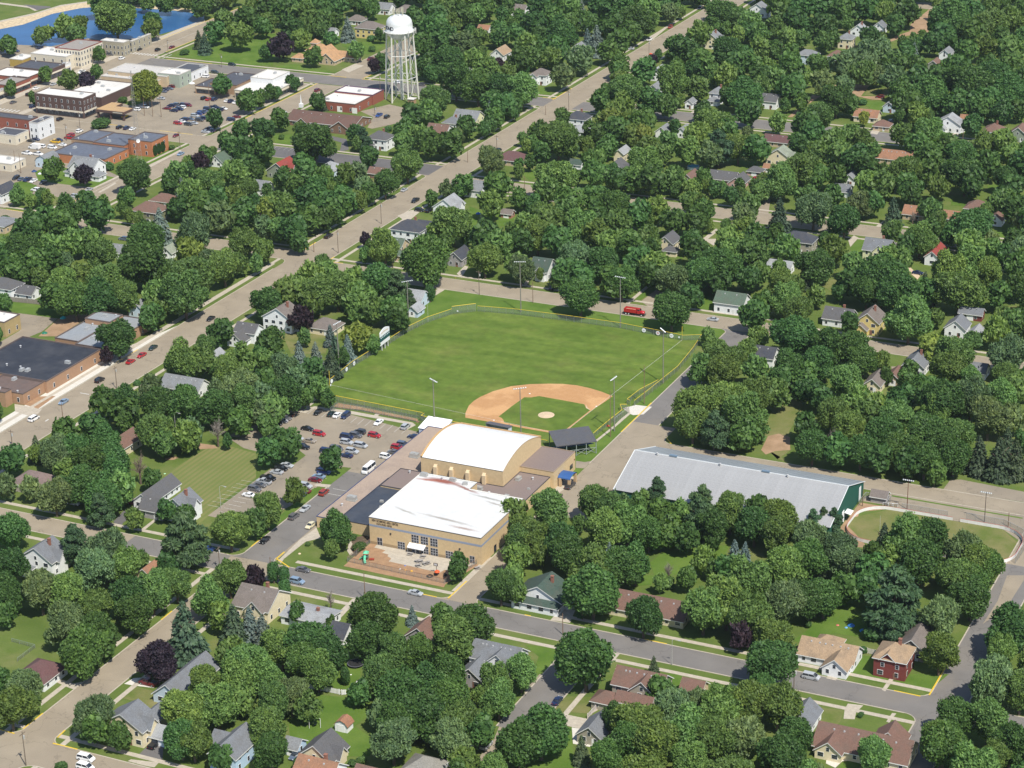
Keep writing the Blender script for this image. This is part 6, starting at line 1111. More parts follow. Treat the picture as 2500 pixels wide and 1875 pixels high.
HOUSES = [('house',-338.9,197.1,'two-storey white house with grey cross-gabled roof~F12;',[(0,0,14.0,11.0,5.6,'cross'),(9.0,-4.0,5.0,6.0,3.0,'hip'),(-8.0,-3.0,3.0,5.0,3.0,'hip')],'white','grey',1),
('house',-368.1,204.8,'pale blue house with grey gambrel roof~L12;',[(0,0,7.0,10.0,3.2,'gamb')],'paleblue','grey',0),
('house',-288.0,236.9,'white house with green gabled roof~R12;',[(0,0,8.0,10.0,3.0,'gy')],'white','green',0),
('house',-353.2,150.2,'white house with navy gabled roof~!L45;',[(0,0,7.0,12.0,5.0,'gy')],'white','navy',0),
('house',-345.4,494.7,'two-storey yellow house with grey-brown hipped roof~R9;',[(0,0,15.0,10.0,6.4,'hip'),(9.0,-3.0,5.0,6.0,3.4,'hip')],'yellow','greybrown',0),
('garage',-367.8,487.6,'white garage with grey gabled roof~L25;',[(0,0,6.0,7.0,3.0,'gx')],'white','grey',0),
('house',-369.3,522.0,'white house with grey-brown hipped roof~B25;',[(0,0,10.0,8.0,3.0,'hip')],'white','greybrown',0),
('house',-366.3,552.3,'white house with grey gabled roof~B25;',[(0,0,10.0,8.0,4.0,'gx')],'white','grey',0),
('house',-350.7,551.9,'cream house with grey-brown hipped roof~B25;',[(0,0,13.0,10.0,3.5,'hip')],'cream','greybrown',0),
('house',-249.1,473.7,'white house with tan gabled roof~!B0;',[(0,0,8.0,11.0,4.0,'gy')],'white','tan',0),
('garage',-285.0,526.5,'white garage with rust-orange gabled roof~!R25;',[(0,0,7.0,6.0,3.0,'gx')],'white','rust',0),
('house',-251.0,429.8,'white house with grey gabled roof~!B0;',[(0,0,6.0,7.0,4.0,'gy')],'white','grey',0),
('house',-228.1,290.2,'two-storey white house with charcoal hipped roof~!F8;',[(0,0,11.0,9.0,6.0,'hip'),(-4.0,-6.0,6.0,3.0,3.2,'hip')],'white','charcoal',1),
('house',-208.0,315.7,'white house with brown gabled roof~L42;',[(0,0,11.0,9.0,4.5,'gx')],'white','brown',0),
('house',-204.5,341.6,'pale yellow house with grey gabled roof~!L41;',[(0,0,13.0,10.0,5.0,'gx')],'paleyellow','grey',0),
('house',-210.5,336.0,'white house with slate hipped roof~!F0;',[(0,0,9.0,7.0,3.5,'hip')],'white','slate',1),
('house',-250.1,232.5,'grey-green house with red cross-gabled roof~!R45;',[(0,0,11.0,12.0,3.8,'crossy')],'greygreen','red',0),
('house',-229.0,241.4,'pale blue house with light grey hipped roof~!L42;',[(0,0,9.0,9.0,4.0,'hip')],'paleblue','lightgrey',0),
('house',-205.2,246.2,'brown house with brown gabled roof~!L42;',[(0,0,9.0,6.0,2.8,'gx')],'brownwall','brown',0),
('house',-243.8,202.6,'white house with grey gabled roof~R45;',[(0,0,8.0,8.0,4.0,'gx')],'white','grey',0),
('house',-149.3,238.0,'white house with grey gabled roof~!B38;',[(0,0,9.0,9.0,4.0,'gx')],'white','grey',0),
('house',-155.0,290.1,'tan house with maroon hipped roof~!L20;',[(0,0,15.0,10.0,3.0,'hip')],'tanwall','maroon',0),
('house',-284.9,576.3,'white house with grey-brown gabled roof~!R25;',[(0,0,9.0,8.0,4.0,'gx')],'white','greybrown',0),
('house',-205.0,432.3,'two-storey white house with grey-brown hipped roof~!B41;',[(0,0,9.0,8.0,6.0,'hip'),(-2.0,-5.0,4.0,3.0,5.5,'gy')],'white','greybrown',0),
('house',-145.7,540.3,'two-storey cream house with grey cross-gabled roof~F49;',[(0,0,11.0,9.0,5.5,'crossy'),(8.0,-1.0,8.0,7.0,3.6,'gx')],'cream','grey',1),
('house',-147.6,462.3,'white house with light grey gabled roof~!B41;',[(0,0,7.0,8.0,5.0,'gy')],'white','lightgrey',0),
('house',-138.7,435.1,'white house with grey gabled roof~!R41;',[(0,0,6.0,9.0,3.5,'gy')],'white','grey',0),
('house',-101.6,431.1,'two-storey white house with grey hipped roof~L50;',[(0,0,7.0,9.0,5.8,'hip'),(0.0,-7.0,6.0,5.0,2.8,'hip')],'white','grey',1),
('house',-151.1,359.8,'two-storey white house with navy hipped roof~F41;',[(0,0,11.0,9.0,5.6,'hip')],'white','navy',1),
('house',-144.2,346.9,'white house with light grey hipped roof~F41;',[(0,0,9.0,7.0,3.0,'hip')],'white','lightgrey',0),
('house',-210.6,497.1,'white house with grey gabled roof~!L49;',[(0,0,6.0,6.0,5.0,'gy')],'white','grey',0),
('house',-104.2,359.8,'white house with grey gabled roof~B20;, leftmost',[(0,0,6.0,8.0,3.5,'gy')],'white','grey',0),
('house',-95.1,363.6,'white house with grey gabled roof~B20;, rightmost',[(0,0,5.0,8.0,3.5,'gy')],'white','grey',0),
('house',-108.0,314.4,'cream house with light grey gabled roof~L20;',[(0,0,5.0,9.0,4.5,'gy')],'cream','lightgrey',0),
('house',-101.3,292.6,'white house with charcoal cross-gabled roof~L20;',[(0,0,11.0,8.0,3.0,'crossy')],'white','charcoal',0),
('garage',-123.1,294.2,'white garage with dark green gabled roof~R42;',[(0,0,6.0,5.0,2.6,'gx')],'white','darkgreen',0),
('house',-62.4,288.2,'tan house with brown gabled roof~L35;',[(0,0,8.0,10.0,3.5,'gy')],'tanwall','brown',0),
('house',-49.1,297.2,'pink house with charcoal gabled roof~F20;, leftmost',[(0,0,13.0,8.0,3.0,'gx')],'pink','charcoal',0),
('house',-40.7,294.8,'pink house with charcoal gabled roof~F20;, rightmost',[(0,0,7.0,10.0,3.0,'gy')],'pink','charcoal',0),
('garage',-39.6,314.4,'pink garage with charcoal hipped roof~R20;',[(0,0,7.0,5.0,2.6,'hip')],'pink','charcoal',0),
('house',-146.9,623.7,'white house with grey cross-gabled roof~!B49;',[(0,0,12.0,8.0,4.5,'crossy')],'white','grey',0),
('house',-111.0,414.7,'white house with grey gabled roof~!L50;',[(0,0,4.0,6.0,3.5,'gy')],'white','grey',0),
('house',-72.5,429.9,'white house with charcoal gabled roof~L36;',[(0,0,9.0,8.0,4.5,'gx')],'white','charcoal',0),
('house',-83.0,524.9,'two-storey pale blue house with grey hipped roof~!F49;',[(0,0,11.0,7.0,5.5,'hip')],'paleblue','grey',0),
('house',-70.1,537.7,'white house with brown hipped roof~!R49;',[(0,0,9.0,8.0,3.0,'hip')],'white','brown',0),
('house',-73.9,567.0,'two-storey cream house with grey hipped roof~!L24;',[(0,0,8.0,8.0,6.0,'hip')],'cream','grey',1),
('house',-75.8,597.8,'white house with light grey cross-gabled roof~L24;',[(0,0,9.0,7.0,3.4,'crossy')],'white','lightgrey',1),
('house',-66.6,608.2,'white house with slate gabled roof~L24;',[(0,0,7.0,7.0,4.0,'gy')],'white','slate',0),
('house',-12.1,529.5,'grey-green house with brown cross-gabled roof~!B61;',[(0,0,9.0,8.0,4.0,'crossy'),(5.0,-3.0,5.0,5.0,2.8,'gx')],'greygreen','brown',0),
('house',-12.9,556.6,'white house with grey gabled roof~!F24;',[(0,0,6.0,9.0,5.0,'gy')],'white','grey',0),
('house',-17.9,423.0,'cream house with rust-orange gabled roof~R50;',[(0,0,12.0,8.0,3.2,'gx')],'cream','rust',0),
('house',-6.1,410.3,'tan house with brown hipped roof~F36;',[(0,0,8.0,7.0,2.8,'hip')],'tanwall','brown',0),
('house',25.5,420.0,'white house with light grey cross-gabled roof~R36;',[(0,0,13.0,8.0,4.5,'crossy'),(-3.0,-4.0,5.0,6.0,3.0,'gy')],'white','lightgrey',0),
('garden_shed',29.1,436.6,'white shed with rust-orange gabled roof~F61;',[(0,0,4.0,4.0,3.0,'gx')],'white','rust',0),
('house',48.2,418.8,'white house with brown hipped roof~F37;',[(0,0,9.0,10.0,3.6,'hip')],'white','brown',1),
('house',61.7,416.4,'grey-green house with brown gabled roof~F37;',[(0,0,9.0,9.0,4.0,'gy')],'greygreen','brown',0),
('house',-45.6,364.6,'tan house with maroon gabled roof~R20;',[(0,0,13.0,7.0,3.0,'gx')],'tanwall','maroon',0),
('house',-34.7,336.0,'cream house with grey-green cross-gabled roof~R35;',[(0,0,12.0,8.0,4.4,'crossy')],'cream','greygreen',0),
('house',15.8,357.5,'tan house with rust-orange gabled roof~!F36;',[(0,0,17.0,9.0,3.0,'gx')],'tanwall','rust',0),
('house',6.3,317.6,'white house with grey gabled roof~!R35;',[(0,0,5.0,8.0,3.6,'gy')],'white','grey',0),
('house',7.7,299.0,'white house with slate gabled roof~L51;',[(0,0,8.0,7.0,3.0,'gx')],'white','slate',0),
('garden_shed',-35.2,321.8,'tan shed with rust-orange gabled roof~R35;',[(0,0,5.0,4.0,2.4,'gx')],'tanwall','rust',0),
('house',-12.1,445.0,'pale blue house with grey gabled roof~R36;',[(0,0,6.0,8.0,3.5,'gy')],'paleblue','grey',0),
('house',-326.3,114.8,'tan house with grey flat roof~!L45;',[(0,0,10.0,12.0,3.2,'flat')],'tanwall','grey',0),
('house',-270.8,150.0,'two-storey olive house with brown hipped roof~!F12;',[(0,0,14.0,10.0,5.8,'hip')],'olive','brown',0),
('house',-277.5,171.9,'tan house with brown hipped roof~!F12;',[(0,0,12.0,8.0,3.0,'hip')],'tanwall','brown',0),
('house',-256.5,102.9,'white house with grey gabled roof~!F45;',[(0,0,8.0,7.0,3.0,'gx')],'white','grey',0),
('garage',-234.9,111.0,'white garage with grey-green gabled roof~!F45;',[(0,0,6.0,7.0,3.0,'gy')],'white','greygreen',0),
('house',-271.1,43.4,'white house with charcoal hipped roof~!L44;',[(0,0,12.0,9.0,5.0,'hip')],'white','charcoal',0),
('house',-261.5,45.1,'white house with charcoal gabled roof~!L44;',[(0,0,9.0,7.0,2.8,'gx')],'white','charcoal',0),
('house',-144.3,-16.9,'white house with grey gabled roof~!R17;',[(0,0,16.0,9.0,3.0,'gx')],'white','grey',0),
('house',-205.5,45.3,'pale blue house with grey gabled roof~B44;',[(0,0,7.0,8.0,4.0,'gy')],'paleblue','grey',0),
('garage',-150.3,14.0,'white garage with light grey gabled roof~F47;',[(0,0,5.0,5.0,2.6,'gy')],'white','lightgrey',0),
('house',-150.2,37.7,'white house with charcoal gabled roof~F47;',[(0,0,9.0,7.0,4.6,'gx'),(-1.0,-6.0,7.0,6.0,2.8,'gy')],'white','charcoal',0),
('house',-144.2,53.7,'two-storey white house with grey-brown cross-gabled roof~L1;',[(0,0,13.0,9.0,6.0,'crossy')],'white','greybrown',1),
('house',-126.6,56.9,'cream house with grey-brown hipped roof~R47;',[(0,0,11.0,9.0,3.0,'hip')],'cream','greybrown',0),
('house',-147.9,169.5,'two-storey white house with navy hipped roof~!B47;',[(0,0,14.0,11.0,6.0,'hip'),(5.0,6.0,8.0,7.0,5.0,'gx')],'white','navy',1),
('house',-144.5,148.8,'tan house with green gabled roof~F38;',[(0,0,9.0,8.0,5.0,'gx'),(1.0,-5.0,10.0,5.0,3.0,'hip')],'tanwall','green',0),
('house',-114.1,149.2,'grey house with navy gabled roof~R46;',[(0,0,7.0,10.0,3.8,'gy')],'greywall','navy',0),
('house',-148.4,207.7,'white house with light grey cross-gabled roof~B38;',[(0,0,11.0,10.0,4.6,'crossy')],'white','lightgrey',0),
('garden_shed',-121.7,213.5,'red-brown shed with grey-brown gabled roof~R38;',[(0,0,5.0,4.0,2.4,'gx')],'redbrown','greybrown',0),
('house',-107.4,97.8,'pale blue house with light grey gabled roof~L3;',[(0,0,7.0,8.0,3.4,'gx')],'paleblue','lightgrey',0),
('garage',-102.6,86.6,'pale blue garage with light grey gabled roof~L3;',[(0,0,5.0,6.0,2.8,'gy')],'paleblue','lightgrey',0),
('house',-73.8,147.1,'white house with dark green cross-gabled roof~B3;',[(0,0,8.0,11.0,4.4,'crossx')],'white','darkgreen',0),
('house',12.8,138.3,'white house with green gabled roof~R19;',[(0,0,12.0,9.0,4.6,'gx')],'white','green',0),
('house',-37.3,196.5,'two-storey cream house with charcoal gabled roof~!L33;',[(0,0,7.0,9.0,5.2,'gy'),(3.0,-5.0,6.0,4.0,2.8,'hip')],'cream','charcoal',0),
('house',43.3,90.0,'white house with navy gabled roof~R59;',[(0,0,9.0,8.0,4.0,'gx')],'white','navy',0),
('house',14.1,217.7,'two-storey taupe house with navy hipped roof~L40;',[(0,0,14.0,9.0,5.6,'hip')],'taupe','navy',0),
('house',48.8,219.2,'two-storey pale yellow house with slate cross-gabled roof~R33;',[(0,0,11.0,10.0,5.6,'crossx'),(3.0,-6.0,5.0,5.0,3.4,'gy')],'paleyellow','slate',1),
('house',71.6,225.7,'white house with red gabled roof~R40;',[(0,0,6.0,13.0,4.0,'gy')],'white','red',0),
('house',47.8,278.4,'tan house with rust-orange gabled roof~B40;',[(0,0,9.0,8.0,3.0,'gx')],'tanwall','rust',0),
('house',63.0,278.4,'cream house with rust-orange gabled roof~R40;',[(0,0,10.0,7.0,3.0,'gx')],'cream','rust',0),
('house',71.6,295.3,'tan house with brown hipped roof~!R40;',[(0,0,10.0,9.0,3.4,'hip')],'tanwall','brown',0),
('garage',83.2,283.2,'white garage with brown gabled roof~R51;',[(0,0,6.0,7.0,3.0,'gy')],'white','brown',0),
('house',56.6,140.2,'white house with charcoal gabled roof~R39;',[(0,0,11.0,9.0,3.4,'gx')],'white','charcoal',1),
('house',70.0,137.4,'two-storey yellow house with grey-brown gabled roof~B52;',[(0,0,9.0,10.0,5.4,'gy'),(-2.0,-6.0,5.0,3.0,3.0,'gy')],'yellow','greybrown',1),
('house',102.0,145.8,'white house with slate gabled roof~B52;',[(0,0,8.0,8.0,4.0,'gy')],'white','slate',0),
('garage',102.7,164.7,'red garage with slate gabled roof~R21;',[(0,0,9.0,5.0,3.0,'gx')],'redwall','slate',0),
('garage',109.9,143.8,'white garage with light grey gabled roof~R52;',[(0,0,5.0,7.0,3.0,'gy')],'white','lightgrey',0),
('house',97.9,103.7,'white house with slate gabled roof~!F21;',[(0,0,8.0,11.0,4.0,'gy')],'white','slate',1),
('house',88.6,82.0,'cream house with grey-brown gabled roof~F52;',[(0,0,6.0,10.0,3.2,'gy')],'cream','greybrown',0),
('garage',93.6,90.0,'tan garage with brown gabled roof~F52;',[(0,0,6.0,8.0,2.8,'gy')],'tanwall','brown',0),
('house',119.3,107.0,'white house with slate gabled roof~R52;',[(0,0,8.0,7.0,3.0,'gx')],'white','slate',0),
('house',15.7,189.1,'white house with light grey gabled roof~F33;',[(0,0,10.0,6.0,3.0,'gx')],'white','lightgrey',0),
('house',-145.0,-107.8,'taupe house with mauve hipped roof~L58;',[(0,0,13.0,10.0,3.2,'hip')],'taupe','mauve',0),
('house',-135.0,-70.8,'cream house with brown gabled roof~B58;',[(0,0,7.0,13.0,3.6,'gy')],'cream','brown',0),
('house',-102.0,-99.3,'white house with charcoal gabled roof~L18;',[(0,0,7.0,17.0,2.9,'gy')],'white','charcoal',0),
('house',-95.3,-109.0,'grey house with charcoal gabled roof~F58;',[(0,0,9.0,8.0,3.2,'gx')],'greywall','charcoal',0),
('house',-86.7,-107.4,'white house with slate cross-gabled roof~F58;',[(0,0,9.0,9.0,5.0,'crossy')],'white','slate',1),
('house',-105.8,-155.6,'two-storey white house with slate cross-gabled roof~!F58;',[(0,0,12.0,9.0,5.4,'crossy'),(-2.0,-6.0,3.0,2.5,3.0,'hip')],'white','slate',1),
('house',-71.5,-147.4,'tan house with rust-orange gabled roof~R30;',[(0,0,6.0,10.0,3.0,'gy')],'tanwall','rust',0),
('house',-65.5,-212.8,'white house with maroon hipped roof~L28;',[(0,0,10.0,11.0,3.0,'hip')],'white','maroon',0),
('house',-24.8,-200.6,'pale blue house with slate gabled roof~B28;',[(0,0,9.0,20.0,3.0,'gy')],'paleblue','slate',0),
('house',-24.6,-228.2,'two-storey cream house with slate cross-gabled roof~L27;',[(0,0,13.0,8.0,5.2,'crossy'),(4.0,6.0,5.0,7.0,4.8,'gy')],'cream','slate',0),
('garage',-15.7,-226.7,'pale blue garage with light grey gabled roof~L27;',[(0,0,5.0,6.0,2.8,'gx')],'paleblue','lightgrey',0),
('house',7.6,-227.6,'light blue house with slate gabled roof~R28;',[(0,0,8.0,12.0,5.0,'gy'),(-5.0,3.0,5.0,6.0,4.0,'gx')],'lightblue','slate',0),
('house',-29.1,-153.2,'cream house with grey-brown cross-gabled roof~B29;',[(0,0,12.0,13.0,4.4,'crossx')],'cream','greybrown',1),
('house',-12.3,-153.3,'white house with light grey gabled roof~B22;',[(0,0,15.0,9.0,3.0,'gx',0.7),(5.0,-4.0,6.0,5.0,3.0,'gx')],'white','lightgrey',1),
('garage',1.5,-159.1,'white garage with navy gabled roof~B22;',[(0,0,5.0,8.0,2.8,'gx')],'white','navy',0),
('house',24.1,-151.4,'grey house with brown cross-gabled roof~R22;',[(0,0,9.0,7.0,3.0,'crossy')],'greywall','brown',0),
('house',51.2,-157.6,'two-storey white house with slate cross-gabled roof~L43;',[(0,0,14.0,9.0,5.6,'crossx'),(7.0,-2.0,3.0,3.0,4.4,'hip')],'white','slate',0),
('house',47.7,-165.4,'grey house with slate gabled roof~B23;',[(0,0,8.0,8.0,3.0,'gy')],'greywall','slate',0),
('house',28.8,-218.1,'cream house with charcoal cross-gabled roof~R27;',[(0,0,10.0,9.0,3.0,'crossy')],'cream','charcoal',0),
('house',33.6,-228.1,'white house with rust-orange gabled roof~L54;',[(0,0,11.0,9.0,4.2,'gx')],'white','rust',1),
('garden_shed',26.4,-202.6,'white shed with patchy rust gambrel roof~F22;',[(0,0,3.8,3.2,2.2,'gamb')],'white','rustpatch',0),
('garden_shed',19.9,-217.5,'light blue shed with grey gabled roof~F53;',[(0,0,4.0,5.0,2.6,'gx')],'lightblue','grey',0),
('house',56.6,-214.9,'white house with weathered grey hipped roof~F53;',[(0,0,9.0,10.0,3.0,'hip')],'white','weathered',0),
('house',46.9,-223.5,'tan house with brown gabled roof~L23;',[(0,0,9.0,7.0,2.8,'gx')],'tanwall','brown',0),
('house',46.0,-115.1,'white house with dark green cross-gabled roof~L55;',[(0,0,15.0,10.0,3.6,'crossy'),(0.0,-6.0,15.0,3.0,3.0,'hip')],'white','darkgreen',1),
('house',77.0,-110.1,'cream house with brown gabled roof~R26;',[(0,0,26.0,10.0,2.8,'gx')],'cream','brown',0),
('house',93.7,-155.5,'two-storey taupe house with brown cross-gabled roof~F55;',[(0,0,14.0,9.0,5.4,'crossx'),(-7.0,-8.0,7.0,6.0,2.8,'hip'),(1.0,-7.0,10.0,5.0,3.4,'gx')],'taupe','brown',0),
('garage',106.3,-148.6,'tan garage with brown gabled roof~L15;',[(0,0,6.0,6.0,2.8,'gx')],'tanwall','brown',0),
('house',90.1,-179.4,'taupe house with slate gabled roof~F43;',[(0,0,7.0,9.0,2.8,'gy')],'taupe','slate',0),
('house',134.6,-115.6,'white house with tan gabled roof~B16;',[(0,0,16.0,9.0,2.9,'gx'),(4.0,-6.0,7.0,6.0,2.9,'gy'),(-2.0,6.0,7.0,5.0,2.8,'hip')],'white','tan',0),
('house',152.8,-114.7,'two-storey red house with tan hipped roof~R15;',[(0,0,9.0,9.5,6.2,'hipf')],'redwall','tan',1),
('house',155.4,-100.4,'taupe house with grey-brown gabled roof~R15;',[(0,0,9.0,13.0,3.0,'gy')],'taupe','greybrown',0),
('house',158.2,-159.1,'cream house with brown gabled roof~F14;',[(0,0,25.0,11.0,2.9,'gx'),(-8.0,-5.0,7.0,5.0,2.9,'gy'),(5.0,6.0,8.0,6.0,2.8,'gy')],'cream','brown',0),
('house',138.8,-151.8,'white house with slate gabled roof~F15;',[(0,0,7.0,9.0,3.0,'gy')],'white','slate',0),
('church',-274.7,319.5,'long low brown church with a broad dark brown roof beside the white-roofed hall',[(0,0,40,19,2.9,'gx',3.0),(15,-9,12,12,2.8,'gy'),(-9,-8,7,8,2.6,'gy')],'brownwall','church',0),
('church',-343.6,436.8,'orange-roofed church of joined gables with a small square tower',[(-2,2,9,18,3,'gy'),(-9,10,12,12,3.5,'hip'),(12,3,17,7,3,'gx'),(7,-6,10,9,2.8,'gy'),(-12,-8,7,6,2.8,'hip'),(-13.5,13,4,4,6.5,'hip',1.8)],'tanwall','orange',0)]
for nm, x, y, label, parts, wc, rc, ch in HOUSES:
    rz = 0; label = LB(label); parts = [(*p, None)[:7] for p in parts]
    t = empty(nm, (x, y, 0), rz, label, 'house' if 'garage' not in nm and 'shed' not in nm and 'church' not in nm else nm.split('_')[-1])
    for i, (dx, dy, a, b, hw, kind, p) in enumerate(parts):
        block(t, dx+(.0 if not i else .017*i), dy+.013*i, a, b, hw-.006*i, kind, PAL[wc], PAL[rc], p, win=min(a, b) > 3.4 or a > 8, chimney=(ch and i == 0))
    dx, dy, a, b, hw, kind, p = parts[0]; rfo = [o_ for o_ in t.children if o_.name.startswith('roof')]
    if kind in ('gx', 'cross', 'crossx') and a > 7:
        rs = min(p or .36*b, 3.9); rq = random.Random(nm+label)
        for q in range(2 if a < 14 else 6): inst('roof_vent', VENTS, rfo[0], (.5, .5, .5), (dx-a*.4+a*.8*(q+.5)/(2 if a < 14 else 6)+rq.uniform(-.5, .5), dy-b*.12, hw+rs*.74))
    if 'shed' in nm or 'garage' in nm:
        inst('door', DM, t, (.78, .78, .77), (dx, dy-b/2-.01, 0), 0, (min(a*.55, 2.6), 1, 1.05))
    else: inst('door', DM, t, (.20, .10, .07) if random.random() < .5 else (.7, .7, .68), (dx+a*.18, dy-b/2-(1.22 if kind == 'cross' and False else .01), 0))

# ---------------------------------------------------------------- town buildings with flat roofs
RTU = MB().box(-1.1, -.7, 0, 1.1, .7, .2).box(-1.0, -.6, .203, 1.0, .6, 1.0).box(-.45, -.4, 1.003, .45, .4, 1.15).mesh('rooftop_unit', M['metal'])
VENT = MB().lathe([(.28, 0), (.28, .6), (.42, .62), (.42, .8), (.0, .95)], 8).mesh('roof_vent', M['metal'])
def shell(t, x0, y0, x1, y1, h, wc, rc, par=.35, coping=(.62, .6, .56), z0=0, roofmat='flatroof', seed=1, units=True):
    b = MB()
    for q in ([(x0, y0), (x1, y0)], [(x1, y0), (x1, y1)], [(x1, y1), (x0, y1)], [(x0, y1), (x0, y0)]): (ax, ay), (bx, by) = q; b.poly([(ax, ay, z0), (bx, by, z0), (bx, by, h), (ax, ay, h)])
    b.build('wall', M['wall'], t, wc)
    r = MB(); r.poly([(x0+.25, y0+.25, h-par), (x1-.25, y0+.25, h-par), (x1-.25, y1-.25, h-par), (x0+.25, y1-.25, h-par)]); rf = r.build('roof', M['darkroof' if max(rc) < .2 else roofmat], t, rc)
    c = MB(); c.box(x0-.06, y0-.06, h-par, x1+.06, y0+.25, h+.06); c.box(x0-.06, y1-.25, h-par, x1+.06, y1+.06, h+.06); c.box(x0-.06, y0+.252, h-par, x0+.25, y1-.252, h+.06); c.box(x1-.25, y0+.252, h-par, x1+.06, y1-.252, h+.06)
    c.build('parapet', M['trim'], t, coping)
    if units:
        rr = random.Random(seed)
        for _ in range(max(1, int((x1-x0)*(y1-y0)/260))):
            inst('rooftop_unit', RTU, rf, (.45, .46, .46), (rr.uniform(x0+2, x1-2) if x1-x0 > 5 else (x0+x1)/2, rr.uniform(y0+2, y1-2) if y1-y0 > 5 else (y0+y1)/2, h-par+.005), rr.choice([0, 1.57]))
            inst('roof_vent', VENT, rf, (.6, .6, .6), (rr.uniform(x0+1, x1-1), rr.uniform(y0+1, y1-1), h-par+.005))
    return rf
